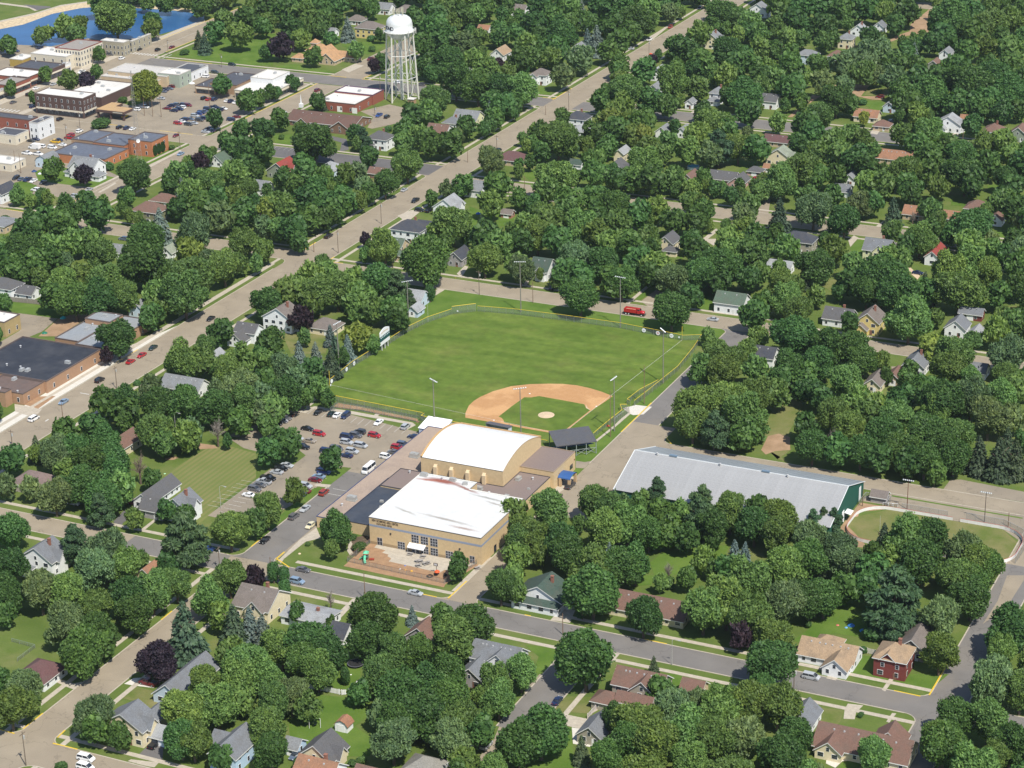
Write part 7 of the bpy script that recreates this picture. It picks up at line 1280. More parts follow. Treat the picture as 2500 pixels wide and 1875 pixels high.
BOXES = [('bank', 'two-storey dark brown brick bank with a white roof', -431.6, 281.7, -400.7, 293.6, 11.0, 'darkbrick', 'whiteroof', 'win8 store'),
('bank_rear', 'low dark brick rear block of the bank under a white roof', -429.2, 303.5, -404.5, 335.7, 5.5, 'darkbrick', 'whiteroof', ''),
('brick_shop', 'red brick row building with dark roof and small white windows', -435.7, 244.4, -407.4, 251.6, 8.5, 'redbrick', 'darkroof', 'win5 e2'),
('white_shop', 'tall white-walled shop at the end of the red brick row', -404.1, 239.5, -398.7, 253.2, 9.0, 'whitewall', 'darkroof', 'win2'),
('cream_depot', 'cream depot in front of the red brick row', -418.9, 227.9, -404.4, 239.0, 5.0, 'creamwall', 'darkroof', 'win2'),
('cream_store', 'low cream warehouse with a pale roof at the left edge', -394.7, 188.4, -377.2, 199.6, 4.0, 'creamwall', 'whiteroof', 'win2'),
('telecom_low', 'low orange brick exchange block with a garage opening', -370, 210.7, -338, 231, 4.5, 'orangebrick', 'blueroof', 'win1'),
('telecom_mid', 'middle orange brick exchange block with blue-grey roof', -359.3, 231.1, -340.6, 249.4, 5.5, 'orangebrick', 'blueroof', ''),
('telecom_west', 'tan brick exchange block beside the red vans', -373.1, 232.1, -359.5, 250.2, 5.5, 'tanbrick', 'blueroof', ''),
('telecom_tall', 'tall orange brick exchange with ivy on its street wall', -340.4, 234.6, -326.4, 249.1, 8.0, 'orangebrick', 'blueroof', 'win2 ivy'),
('taupe_office', 'two-storey grey-beige office beside the pond with red roof edge', -473.5, 402.0, -457.5, 407.9, 8.5, 'greige', 'whiteroof', 'win6'),
('pond_office', 'long pale-roofed office following the street beside the pond', -459.8, 411.3, -458.2, 431.3, 7.0, 'greige', 'whiteroof', 'win2'),
('hotel', 'three-storey cream hotel with a dark red cornice band', -483.3, 371.1, -465.8, 393.0, 10.5, 'creamwall', 'greyroof', 'win9 redband'),
('white_block', 'peeling cream two-storey block in front of the hotel', -495.1, 363.6, -470.4, 379.9, 8.0, 'creamwall', 'whiteroof', 'win4'),
('mustard_shop', 'low mustard-yellow walled shop with a white roof', -507.6, 359.9, -498.5, 372.2, 4.6, 'mustard', 'whiteroof', ''),
('dark_store', 'brown brick store with a dark roof on the main street', -490.0, 340.9, -466.3, 356.6, 6.0, 'darkbrick', 'darkroof', 'store'),
('teal_store', 'narrow white shopfront with dark teal trim', -468.8, 354.1, -466.6, 362.4, 5.6, 'whitewall', 'whiteroof', 'store'),
('awning_store', 'white-roofed brick shop with a blue and white awning', -492.7, 322.2, -467.5, 338.6, 6.0, 'redbrick', 'whiteroof', 'store'),
('grey_store', 'grey-roofed brick shop beside the white awning shop', -477.6, 305.6, -466.2, 324.2, 6.0, 'redbrick', 'greyroof', 'store'),
('corner_store', 'tan awning shop at the left edge of downtown', -468.3, 287.5, -466.2, 307.4, 5.0, 'creamwall', 'greyroof', 'store'),
('long_hall', 'long pale grey roofed hall on the main street', -433.0, 350.6, -394.4, 368.3, 6.5, 'tanwall', 'palegrey', ''),
('front_hall', 'low tan-walled front block of the pale grey hall', -434.4, 345.7, -398.3, 354.9, 4.6, 'tanwall', 'palegrey', ''),
('green_block', 'pale green block with a small blue and white sign', -401.6, 353.1, -387.6, 364.9, 7.5, 'palegreen', 'whiteroof', 'win1'),
('garage_block', 'white-walled garage with a black roof', -403.3, 368.1, -389.6, 385.6, 5.0, 'whitewall', 'darkroof', 'win2'),
('drive_bank', 'small tan brick bank with a drive-through lane', -373.3, 346.5, -360.4, 363.2, 4.5, 'tanbrick', 'darkroof', 'store'),
('black_roof', 'long building with a black roof behind the small bank', -367.0, 351.6, -349.9, 376.2, 5.5, 'tanbrick', 'darkroof', ''),
('white_low', 'low white-roofed office at the street corner', -348.1, 346.3, -325.5, 381.8, 4.6, 'greige', 'whiteroof', 'store'),
('white_high', 'raised white box on top of the corner office', -347.8, 362.9, -333.9, 381.3, 7.5, 'whitewall', 'whiteroof', ''),
('library_front', 'red brick civic hall with white roof and overhead doors', -293.9, 341.6, -270.9, 360.6, 5.0, 'redbrick', 'whiteroof', 'win4 e2 door'),
('library_rear', 'rear half of the civic hall with a purple roof edge', -293.4, 359.5, -270.1, 371.8, 5.6, 'redbrick', 'whiteroof', 'purple'),
('school_gym', 'mustard brick gym with a white roof at the left edge', -255.1, 3.2, -241.1, 13.2, 6.5, 'mustardbrick', 'whiteroof', 'win1'),
('school_main', 'brick school wing with a very dark flat roof', -227.5, -38.0, -191.0, -3.4, 5.0, 'schoolbrick', 'blackroof', 'win8 e4'),
('school_east', 'grey metal roofed school wing along the street', -204.5, -1.0, -192.3, 32.1, 4.4, 'schoolbrick', 'steelroof', 'win4 e3'),
('school_yard', 'grey metal roofed school wing behind the play yard', -216.2, 1.8, -205.0, 22.7, 4.2, 'schoolbrick', 'steelroof', ''),
('school_loft', 'raised loft block at the back of the school', -214.9, 20.2, -203.0, 29.1, 6.0, 'schoolbrick', 'steelroof', ''),
('school_south', 'brick school block at the left edge above the entrance', -210.8, -54.8, -197.0, -51.0, 6.0, 'schoolbrick', 'brownroof', 'win2'),
('school_front', 'low brick school front with a brown flat roof', -210.7, -50.6, -192.3, -38.0, 4.6, 'schoolbrick', 'brownroof', 'win4 e2')]
for i, (nm, label, x0, y0, x1, y1, h, wc, rc, opt) in enumerate(BOXES):
    cx, cy = (x0+x1)/2, (y0+y1)/2; t = empty('town_building', (cx, cy, 0), 0, label, 'building')
    X0, X1, Y0, Y1 = x0-cx, x1-cx, y0-cy, y1-cy
    cop = (.13, .10, .09) if 'brick' in wc else (.50, .48, .44)
    if 'redband' in opt: cop = (.20, .05, .04)
    if 'purple' in opt: cop = (.10, .05, .10)
    shell(t, X0, Y0, X1, Y1, h, PAL[wc], PAL[rc], coping=cop, seed=i)
    nfl = max(1, int(h/3.4)); nw = 0
    for o in opt.split():
        if o.startswith('win'): nw = int(o[3:])
    if nw:
        for f in range(nfl):
            z = 1.0+f*3.3
            for q in range(min(nw, int((X1-X0)/1.6))): window(t, X0+(X1-X0)*(q+.5)/min(nw, int((X1-X0)/1.6)), Y0, z, 'S', .9, 1.6)
            ne = [int(o_[1:]) for o_ in opt.split() if o_[0] == 'e' and o_[1:].isdigit()]; ne = ne[0] if ne else min(16, int((Y1-Y0)/(2.6 if nw > 5 else 5)))
            for q in range(ne): window(t, X1, Y0+(Y1-Y0)*(q+.5)/ne, z, 'E', .9, 1.6)
    if 'store' in opt:
        b = MB(); b.box(X1, Y0+.8, .5, X1+.06, Y1-.8, 2.6); b.build('shopfront', M['glass'], t); b = MB(); b.box(X0+.8, Y0-.06, .5, X1-.8, Y0, 2.6); b.build('shopfront', M['glass'], t)
        b = MB(); b.box(X1+.003, Y0+.4, 2.9, X1+.12, Y1-.4, 3.8); b.build('sign_band', M['trim'], t, (.66, .60, .48)); b = MB(); b.box(X0+.4, Y0-.12, 2.9, X1-.4, Y0-.003, 3.8); b.build('sign_band', M['trim'], t, (.66, .60, .48))
    if 'ivy' in opt:
        me = CR['R'][0][0]
        for q in range(3): inst('ivy', me, t, (.028, .07, .018), (X1+.1, Y0+2.2+q*3.4, 3.0), 0, (.5, 2.2, 3.2))
    if 'door' in opt:
        for q in range(2): b = MB(); b.box(X0+12+q*9, Y0-.06, 0, X0+15+q*9, Y0, 3.0); b.build('overhead_door', M['trim'], t, (.75, .74, .70))

# ---------------------------------------------------------------- sports centre
sc = empty('sports_centre', (0, -62, 0), 0, 'large tan block sports centre with white roofs, barrel-vaulted gym and playground in front', 'building')
TB = PAL['tanblock']; OY = 62
def scw(name, b, mats=M['wall'], col=TB): return b.build(name, mats, sc, col, loc=(0, OY, 0))
fb = [(-21, -101), (18.2, -101), (18.2, -70.4), (-.8, -70.4), (-.8, -65), (-21, -65)]
b = MB()
for i in range(6): (ax, ay), (bx, by) = fb[i], fb[(i+1) % 6]; b.poly([(ax, ay, 0), (bx, by, 0), (bx, by, 9.2), (ax, ay, 9.2)])
scw('front_wall', b)
b = MB()
for (x0, y0, x1, y1) in ((-20.95, -100.95, 18.15, -70.45), (-20.95, -70.45, -.85, -65.05)): b.poly([(x0, y0, 9.06), (x1, y0, 9.06), (x1, y1, 9.06), (x0, y1, 9.06)])
rf = b.build('white_roof', M['stained'], sc, loc=(0, OY, 0))
rf.data.transform(Matrix.Identity(4))
b = MB()
for i in range(6):
    (ax, ay), (bx, by) = fb[i], fb[(i+1) % 6]; d = Vector((bx-ax, by-ay, 0)).normalized(); n = Vector((d.y, -d.x, 0)); p = Vector((ax, ay, 0))-d*.1; q = Vector((bx, by, 0))+d*.1
    o = n*.10; ii = -n*.35; 
    b.poly([p+o+Vector((0, 0, 9.30)), q+o+Vector((0, 0, 9.30)), q+ii+Vector((0, 0, 9.12)), p+ii+Vector((0, 0, 9.12))]); b.poly([p+o+Vector((0, 0, 9.12)), q+o+Vector((0, 0, 9.12)), q+o+Vector((0, 0, 9.30)), p+o+Vector((0, 0, 9.30))], 1)
b.build('roof_edge', [M['white_line'], M['metal']], sc, (.06, .06, .10), loc=(0, OY, 0))
b = MB(); b.box(-21.03, -101.03, 6.15, 18.23, -101.004, 6.85); b.box(18.204, -101.03, 6.15, 18.23, -70.4, 6.85); scw('blue_stripe', b, M['trim'], (.26, .30, .38))
b = MB(); b.box(-21.03, -101.025, 0, 15.4, -101.006, .9); scw('base_course', b, M['trim'], (.33, .24, .14))
def grid_window(x, z, w_, h_, nx, nz, y=-101.0, name='window'):
    f = MB(); f.box(x, y-.06, z, x+w_, y-.004, z+h_); o = scw(name, f, M['trim'], (.40, .40, .42))
    for i in range(nx):
        for j in range(nz):
            g_ = MB(); pw, ph = w_/nx, h_/nz; g_.box(x+i*pw+.09, y-.075, z+j*ph+.09, x+(i+1)*pw-.09, y-.062, z+(j+1)*ph-.09); g_.build('pane', M['glass'], o)
    return o
for x in (-6.1, -2.85, .5): grid_window(x, 3.25, 2.6, 2.75, 3, 3); grid_window(x, .05, 2.6, 2.6, 3, 3)
for x in (-11.1, 5.75): grid_window(x, .05, 2.6, 2.55, 3, 3)
grid_window(-18.35, .02, 1.8, 2.6, 2, 2, name='entrance_door'); grid_window(14.1, .02, 1.7, 2.5, 2, 2, name='entrance_door')
b = MB(); b.box(18.2, -92.3, 0, 18.27, -90.6, 2.6); scw('side_door', b, M['glass'], (1, 1, 1))
for x, z in ((-13.7, 4.5), (10.5, 3.9)): b = MB(); b.box(x, -101.2, z, x+.5, -101.004, z+.5); scw('wall_lamp', b, M['metal'], (.05, .05, .05))
def lettering(txt, size, loc, rot, parent, col, name, align='LEFT', ext=.02, space=1.05):
    cu = bpy.data.curves.new(name, 'FONT'); cu.body = txt; cu.size = size; cu.extrude = ext; cu.align_x = align; cu.space_character = space; cu.offset = .018*size; cu.materials.append(M['trim'])
    tmp = bpy.data.objects.new('tmp', cu); me = bpy.data.meshes.new_from_object(tmp); bpy.data.objects.remove(tmp); me.materials.clear(); me.materials.append(M['trim'])
    o = bpy.data.objects.new(name, me); COL.objects.link(o); o.parent = parent; o.location = loc; o.rotation_euler = rot; o.color = (*col, 1); return o
for line, size, x, z, end in (('NEW RICHMOND AREA CENTRE', 1.12, -20.0, 7.95, -10.7), ('YOUTH SPORTS CENTER', .88, -18.4, 7.0, -12.9)):
    ws = [lettering(wd_, size, (0, OY-101.02, z), (R(90), 0, 0), sc, (.04, .025, .02), 'word') for wd_ in line.split()]
    wid = [max(v.co.x for v in o.data.vertices) for o in ws]; k = (end-x)/(sum(wid)+size*.45*(len(ws)-1))
    for o, wd_ in zip(ws, wid): o.location.x = x; o.scale.x = k; x += (wd_+size*.45)*k
# gym with barrel roof
b = MB(); gx0, gx1, gy0, gy1 = -26.2, 4.0, -55.5, -25.5; AR = [(gy0+(gy1-gy0)*i/20, 10+3.4*(1-(2*i/20-1)**2)) for i in range(21)]
b.poly([(gx0, gy0, 0), (gx1, gy0, 0), (gx1, gy0, 10), (gx0, gy0, 10)]); b.poly([(gx1, gy1, 0), (gx0, gy1, 0), (gx0, gy1, 10), (gx1, gy1, 10)])
b.poly([(gx1, y, z+.05) for y, z in AR][::-1]+[(gx1, gy0, 0), (gx1, gy1, 0)]); b.poly([(gx0, y, z+.05) for y, z in AR]+[(gx0, gy1, 0), (gx0, gy0, 0)]); scw('gym_wall', b)
b = MB()
for i in range(20): (ya, za), (yb, zb) = AR[i], AR[i+1]; b.poly([(gx0+.4, ya, za), (gx1+.06, ya, za), (gx1+.06, yb, zb), (gx0+.4, yb, zb)])
o = b.build('barrel_roof', M['flatroof'], sc, (.64, .64, .63), smooth=True, loc=(0, OY, 0))
b = MB()
for i in range(20): 
    (ya, za), (yb, zb) = AR[i], AR[i+1]; b.poly([(gx0-.08, ya, za+.4), (gx0+.45, ya, za+.4), (gx0+.45, yb, zb+.4), (gx0-.08, yb, zb+.4)]); b.poly([(gx0+.45, ya, za-.1), (gx0+.45, yb, zb-.1), (gx0+.45, yb, zb+.4), (gx0+.45, ya, za+.4)]); b.poly([(gx0-.08, yb, zb-.6), (gx0-.08, ya, za-.6), (gx0-.08, ya, za+.4), (gx0-.08, yb, zb+.4)])
    b.poly([(gx1+.03, ya, za-.25), (gx1+.03, yb, zb-.25), (gx1+.1, yb, zb+.03), (gx1+.1, ya, za+.03)])
b.box(gx0, gy1-.3, 9.4, gx1, gy1+.1, 10.5); scw('gym_parapet', b, M['wall'], (.46, .29, .13))
b = MB(); b.box(gx0, gy0-.05, 9.85, gx1, gy0-.004, 10.0); scw('gym_gutter', b, M['metal'], (.08, .07, .07))
for x in (-20.6, -14.7, -8.7, -2.7): b = MB(); b.box(x-.6, gy0-1.0, 4.5, x+.6, gy0-.003, 7.6); b.poly([(x-.62, gy0-1.03, 7.6), (x+.62, gy0-1.03, 7.6), (x+.62, gy0, 8.3), (x-.62, gy0, 8.3)]); scw('duct_shaft', b, M['wall'], (.60, .47, .30))
def low(name, pts, h, rc, coping=None, wall=TB):
    b = MB(); n = len(pts)
    for i in range(n): (ax, ay), (bx, by) = pts[i], pts[(i+1) % n]; b.poly([(ax, ay, 0), (bx, by, 0), (bx, by, h), (ax, ay, h)])
    scw(name+'_wall', b, M['wall'], wall); b = MB(); b.poly([(x, y, h-.12) for x, y in pts]); o = scw(name+'_roof', b, M['darkroof' if max(rc) < .1 else 'gravel'], rc)
    if coping:
        b = MB()
        for i in range(n): (ax, ay), (bx, by) = pts[i], pts[(i+1) % n]; b.bar((ax, ay, h), (bx, by, h), .13, 4)
        scw(name+'_edge', b, M['trim'], coping)
    return o
BRR = (.21, .165, .15)
low('annex', [(4.02, -42.7), (16.3, -42.7), (16.3, -25), (4.02, -25)], 6.5, BRR, (.34, .26, .18))
mr = low('middle_block', [(-33.9, -69.9), (-21.1, -69.9), (-21.1, -64.9), (-.7, -64.9), (-.7, -70.3), (15.1, -70.3), (15.1, -42.75), (4.01, -42.75), (4.01, -55.55), (-33.9, -55.55)], 4.5, BRR, (.05, .05, .06))
low('west_wing', [(-42.2, -97.6), (-34.7, -97.6), (-34.7, -63.0), (-33.95, -63.0), (-33.95, -55.5), (-26.25, -55.5), (-26.25, -19.4), (-42.2, -19.4)], 4.0, (.36, .28, .22), (.05, .07, .16))
low('dark_wing', [(-34.65, -96.9), (-21.05, -96.9), (-21.05, -63.05), (-34.65, -63.05)], 4.02, (.045, .055, .075), (.05, .05, .07))
for x, y, z, rz, s in ((-19.2, -66.7, 9.1, 0, 1.1), (-8.8, -66.5, 9.1, 0, 1.0), (-3.8, -67.6, 9.1, .3, .8), (6.2, -48.5, 4.4, 1.5, 1.1), (8.8, -63.5, 4.4, 1.57, 1.25), (-2.5, -60.5, 4.4, 0, 1.2), (-37.6, -82.5, 3.9, 0, 1.5), (-34.5, -44.5, 3.9, 0, 1.5), (-28.0, -80, 3.92, .2, .6), (-26, -84, 3.92, .2, .6), (12.5, -54, 4.4, 0, .5)):
    inst('rooftop_unit', RTU, sc, (.42, .42, .40), (x, y+OY, z), rz, (s, s, s))
b = MB(); b.box(-19, -63.6, 4.4, -12.6, -61.6, 5.6); scw('air_handler', b, M['metal'], (.20, .26, .29))
for x, y, z in ((-38.5, -87.5, 3.9), (-29.5, -57.5, 4.4), (10.5, -46.5, 4.4), (-12.5, -66.8, 9.1), (2, -62, 4.4)): inst('roof_vent', VENT, sc, (.6, .6, .6), (x, y+OY, z))
b = MB(); b.box(15.12, -56, 1, 15.2, -54.6, 2.4); scw('side_window', b, M['glass']); b = MB(); b.box(16.31, -29.6, 1.6, 16.38, -27.2, 3.2); scw('side_window', b, M['glass'])
for y in (-38.5, -26): b = MB(); b.box(16.31, y, 3.8, 16.5, y+.35, 4.2); scw('wall_lamp', b, M['metal'], (.25, .12, .05))
# blue arched entrance canopy
ca = MB(); n = 10
for i in range(n):
    a0, a1 = math.pi*i/n, math.pi*(i+1)/n; f = lambda a: (-36.8-2.9*math.cos(a), 3.1+1.1*math.sin(a)); (ya, za), (yb, zb) = f(a0), f(a1); ca.poly([(16.4, ya, za), (21.0, ya, za), (21.0, yb, zb), (16.4, yb, zb)])
scw('entrance_canopy', ca, M['metal'], (.05, .13, .34))
for x, y in ((20.4, -39.2), (20.4, -34.4), (17.2, -39.4)): b = MB(); b.box(x-.45, y-.4, 0, x+.45, y+.4, 3.15); scw('canopy_pier', b, M['wall'], (.46, .33, .19))
b = MB(); b.box(16.31, -38.4, 0, 16.37, -35.6, 2.5); scw('entrance_door', b, M['glass'])
# utility box next to the wall
b = MB(); b.box(-.7, -.8, 0, .7, .8, 2.6); o = b.build('switch_cabinet', M['metal'], None, (.45, .47, .47), loc=(16.6, -51.0, 0)); tag(o, 'tall pale grey switch cabinet against the tan side wall', 'cabinet')
# white store shed with flap roof
t = empty('storage_shed', (-41.5, -15, 0), 0, 'white flat shed with blue-grey wall at the car park end of the ball field', 'shed')
b = MB(); b.poly([(-4.6, -4.1, 0), (4.4, -4.1, 0), (4.4, -4.1, 2.6), (-4.6, -4.1, 2.6)]).poly([(4.4, -4.1, 0), (4.4, 3.6, 0), (4.4, 3.6, 3.8), (4.4, -4.1, 2.6)]).poly([(-4.6, 3.6, 0), (-4.6, -4.1, 0), (-4.6, -4.1, 2.6), (-4.6, 3.6, 3.8)]).poly([(4.4, 3.6, 0), (-4.6, 3.6, 0), (-4.6, 3.6, 3.8), (4.4, 3.6, 3.8)]); b.build('wall', M['wall'], t, (.45, .52, .62))
b = MB(); b.poly([(-4.9, -4.4, 2.6), (4.7, -4.4, 2.6), (4.7, 3.9, 3.9), (-4.9, 3.9, 3.9)]); b.build('roof', M['flatroof'], t, (.82, .82, .81))
t = empty('dugout', (-21.5, -5.6, 0), -.06, 'low third-base dugout with dark shingle roof behind the vaulted gym', 'dugout')
b = MB(); b.box(-4.5, 1.2, 0, 4.5, 1.35, 2.2); b.box(4.35, -1.3, 0, 4.5, 1.19, 2.3); b.box(-4.5, -1.3, 0, -4.35, 1.19, 2.3); b.build('wall', M['wall'], t, (.55, .60, .66)); b = MB(); b.poly([(-4.8, -1.7, 2.7), (4.8, -1.7, 2.7), (4.8, 1.7, 2.2), (-4.8, 1.7, 2.2)]); b.build('roof', M['roof'], t, (.10, .10, .115))
# grandstand
GA = R(40.2); t = empty('grandstand', (9.3, -11.3, 0), GA, 'small roofed grandstand with charcoal roof behind home plate', 'grandstand')
b = MB(); b.poly([(-7.2, -4.9, 4.7), (7.2, -4.9, 4.7), (7.2, 4.9, 6.3), (-7.2, 4.9, 6.3)]); b.poly([(-7.2, 4.9, 6.15), (7.2, 4.9, 6.15), (7.2, -4.9, 4.5), (-7.2, -4.9, 4.5)]); b.box(-7.2, -4.93, 4.42, 7.2, -4.9, 4.7); b.build('roof', M['roof'], t, (.085, .088, .10))
for x in (-7, -3.5, 0, 3.5, 7):
    b = MB(); b.box(x-.12, -4.7, 0, x+.12, -4.45, 4.6); b.build('post', M['wood'], t, (.22, .27, .25)); b = MB(); b.box(x-.12, 4.4, 0, x+.12, 4.65, 6.1); b.build('post', M['wood'], t, (.22, .27, .25))
for k in range(6): b = MB(); b.box(-6.8, 3.4-k*1.2, .5+k*.45, 6.8, 3.9-k*1.2, .6+k*.45); b.build('bench_row', M['wood'], t, (.10, .16, .24))
for x in (-5.25, -1.75, 1.75, 5.25): b = MB(); b.bar((x-1.6, -4.6, .3), (x+1.6, -4.6, 2.2), .07, 4); b.bar((x-1.6, -4.6, 2.2), (x+1.6, -4.6, .3), .07, 4); b.bar((x-1.75, -4.6, 2.3), (x+1.75, -4.6, 2.3), .08, 4); b.build('cross_brace', M['wood'], t, (.30, .34, .32))

# ---------------------------------------------------------------- long green hall
t = empty('green_hall', (75, -25.8, 0), 0, 'long green-walled hall under a pale grey ribbed metal roof', 'hall')
hx, hy0, hy1, he, hr = 36.4, -18.0, 18.1, 5.0, 11.2
b = MB(); b.poly([(-hx, hy0, 0), (hx, hy0, 0), (hx, hy0, he), (-hx, hy0, he)]).poly([(hx, hy0, 0), (hx, hy1, 0), (hx, hy1, he), (hx, 0, hr-.1), (hx, hy0, he)]).poly([(hx, hy1, 0), (-hx, hy1, 0), (-hx, hy1, he), (hx, hy1, he)]).poly([(-hx, hy1, 0), (-hx, hy0, 0), (-hx, hy0, he), (-hx, 0, hr-.1), (-hx, hy1, he)])
b.build('wall', M['wall'], t, (.012, .085, .06))
np_ = 46; pw = (2*hx+.6)/np_
sl0 = (hr-he)/(-hy0); 
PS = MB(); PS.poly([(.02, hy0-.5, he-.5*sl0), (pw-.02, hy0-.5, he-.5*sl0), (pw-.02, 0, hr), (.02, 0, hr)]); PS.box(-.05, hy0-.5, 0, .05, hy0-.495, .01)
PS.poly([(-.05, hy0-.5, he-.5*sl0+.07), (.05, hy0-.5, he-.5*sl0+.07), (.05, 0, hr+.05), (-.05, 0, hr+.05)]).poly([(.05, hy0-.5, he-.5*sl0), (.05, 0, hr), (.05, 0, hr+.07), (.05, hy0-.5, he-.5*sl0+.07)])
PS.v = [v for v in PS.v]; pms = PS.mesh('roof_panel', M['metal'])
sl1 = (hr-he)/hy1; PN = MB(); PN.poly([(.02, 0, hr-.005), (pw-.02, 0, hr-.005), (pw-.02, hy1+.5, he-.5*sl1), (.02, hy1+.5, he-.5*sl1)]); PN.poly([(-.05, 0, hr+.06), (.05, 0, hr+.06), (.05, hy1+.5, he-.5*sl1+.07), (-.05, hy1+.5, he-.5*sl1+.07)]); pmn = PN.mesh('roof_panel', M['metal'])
for i in range(np_):
    j = random.uniform(.97, 1.03); inst('roof_panel', pms, t, (.40*j, .40*j, .395*j), (-hx-.3+i*pw, 0, 0)); inst('roof_panel', pmn, t, (.36*j, .385*j, .40*j), (-hx-.3+i*pw, 0, 0))  # sunlit slope painted paler and warmer, far slope darker and cooler
b = MB()
for xe in (-hx-.33, hx+.30): b.bar((xe, hy0-.5, he-.12), (xe, 0, hr+.02), .13, 4); b.bar((xe, 0, hr+.02), (xe, hy1+.5, he-.12), .13, 4)
b.bar((-hx-.3, 0, hr+.05), (hx+.3, 0, hr+.05), .16, 4); b.build('ridge_trim', M['trim'], t, (.66, .68, .68))
for x in (-23, 9): b = MB(); b.box(x-1.3, -.4, hr+.1, x+1.3, .4, hr+.6); b.build('ridge_vent', M['metal'], t, (.20, .28, .36))
for x in (-28.5, -6.5, 16.5): inst('roof_vent', VENT, t, (.5, .5, .5), (x, -.6, hr-.1))
b = MB(); b.box(hx, -5.2, 0, hx+.1, -3.1, 4.2); b.build('sliding_door', M['trim'], t, (.78, .78, .78)); b = MB(); b.box(hx, 13, 0, hx+.1, 15, 4.8); b.build('sliding_door', M['trim'], t, (.7, .7, .7)); b = MB(); b.poly([(hx+.1, -3.0, 3.1), (hx+2.2, -3.0, 2.7), (hx+2.2, .4, 2.7), (hx+.1, .4, 3.1)]); b.build('awning', M['trim'], t, (.8, .8, .78))
for x in (-33, -18.5): b = MB(); b.box(x, hy0-.1, .2, x+1.6, hy0, 2.4); b.build('wall_door', M['trim'], t, (.65, .66, .66))
b = MB(); b.box(-23, hy0-1.6, 2.6, -18.6, hy0-.01, 2.8); b.build('awning', M['trim'], t, (.8, .8, .78))
# gear beside the hall
t = empty('equipment_shed', (119.5, -11.5, 0), 0, 'small brown-roofed lean-to fenced beside the green hall end wall', 'shed'); block(t, -2, 2, 5, 4, 2.4, 'gx', PAL['greywall'], PAL['greybrown'], None, False)
for i, (x, y) in enumerate(((120.5, -13.0), (122.0, -12.6), (123.4, -12.4))):
    t = empty('hockey_goal', (x, y, 0), .2*i, ['white hockey goal frame stacked nearest the hall', 'middle white hockey goal frame beside the rink boards', 'white hockey goal frame with green netting at the stack end'][i], 'goal', 'goal frames stacked beside the rink')
    b = MB(); b.bar((-.9, 0, 0), (-.9, 0, 1.3), .05); b.bar((.9, 0, 0), (.9, 0, 1.3), .05); b.bar((-.9, 0, 1.3), (.9, 0, 1.3), .05); b.bar((-.9, 0, 1.3), (-.9, 1, 0), .04); b.bar((.9, 0, 1.3), (.9, 1, 0), .04); b.build('frame', M['trim'], t, (.75, .76, .75)); b = MB(); b.poly([(-.9, 0, 1.3), (.9, 0, 1.3), (.9, 1, 0), (-.9, 1, 0)]); b.build('net', M['chain'], t)
# ---------------------------------------------------------------- rink boards
t = empty('rink_boards', (140, -27, 0), 0, 'white board wall running round the oval grass hockey rink', 'boards')
loop = []; X0, X1, Y0, Y1, rr_ = 113.6, 167.4, -41.0, -15.0, 9.5
for cx, cy, a0 in ((X1-rr_, Y1-rr_, 0), (X0+rr_, Y1-rr_, 90), (X0+rr_, Y0+rr_, 180), (X1-rr_, Y0+rr_, 270)):
    for k in range(9): a = R(a0+k*11.25); loop.append(Vector((cx+rr_*math.cos(a)-140, cy+rr_*math.sin(a)+27, 0)))
BP = MB().box(0, -.05, .08, 1, .05, 1.22).mesh('board_panel', M['trim']); BC = MB().box(0, -.07, 1.22, 1, .07, 1.28).mesh('cap_rail', M['trim'])
for i in range(len(loop)):
    p, q = loop[i], loop[(i+1) % len(loop)]; L = (q-p).length; k = max(1, round(L/2.4)); d = (q-p)/k
    for j in range(k):
        s = p+d*j; mid = s+d/2+Vector((140, -27, 0))
        if mid.y > -16 and 142 < mid.x < 146: continue
        a = math.atan2(d.y, d.x); jj = random.uniform(.9, 1.04); o = inst('board_panel', BP, t, (.76*jj, .74*jj, .71*jj), s, a, (d.length, 1, 1)); inst('cap_rail', BC, o, (.42, .12, .09))
def fence(name, label, pts, h, rail=(.62, .46, .05), meshmat='chain', post=(.30, .31, .30), step=3.0, railr=.05, cat='fence', grp=None, lowrail=False):
    c = pts[0]; t = empty(name, (c[0], c[1], 0), 0, label, cat, grp)
    P = [Vector((x-c[0], y-c[1], 0)) for x, y in pts]; pm = MB().bar((0, 0, 0), (0, 0, h), .045, 5).mesh('post', M['metal'])
    for p, q in zip(P, P[1:]):
        L = (q-p).length; k = max(1, round(L/step)); b = MB(); b.bar(p+Vector((0, 0, h)), q+Vector((0, 0, h)), railr, 5); b.build('top_rail', M['trim'], t, rail)
        b = MB(); b.poly([p+Vector((0, 0, .05)), q+Vector((0, 0, .05)), q+Vector((0, 0, h-.05)), p+Vector((0, 0, h-.05))]); b.build('mesh_panel', M[meshmat], t)
        for j in range(k): inst('post', pm, t, post, p+(q-p)*j/k)
    inst('post', pm, t, post, P[-1]); return t
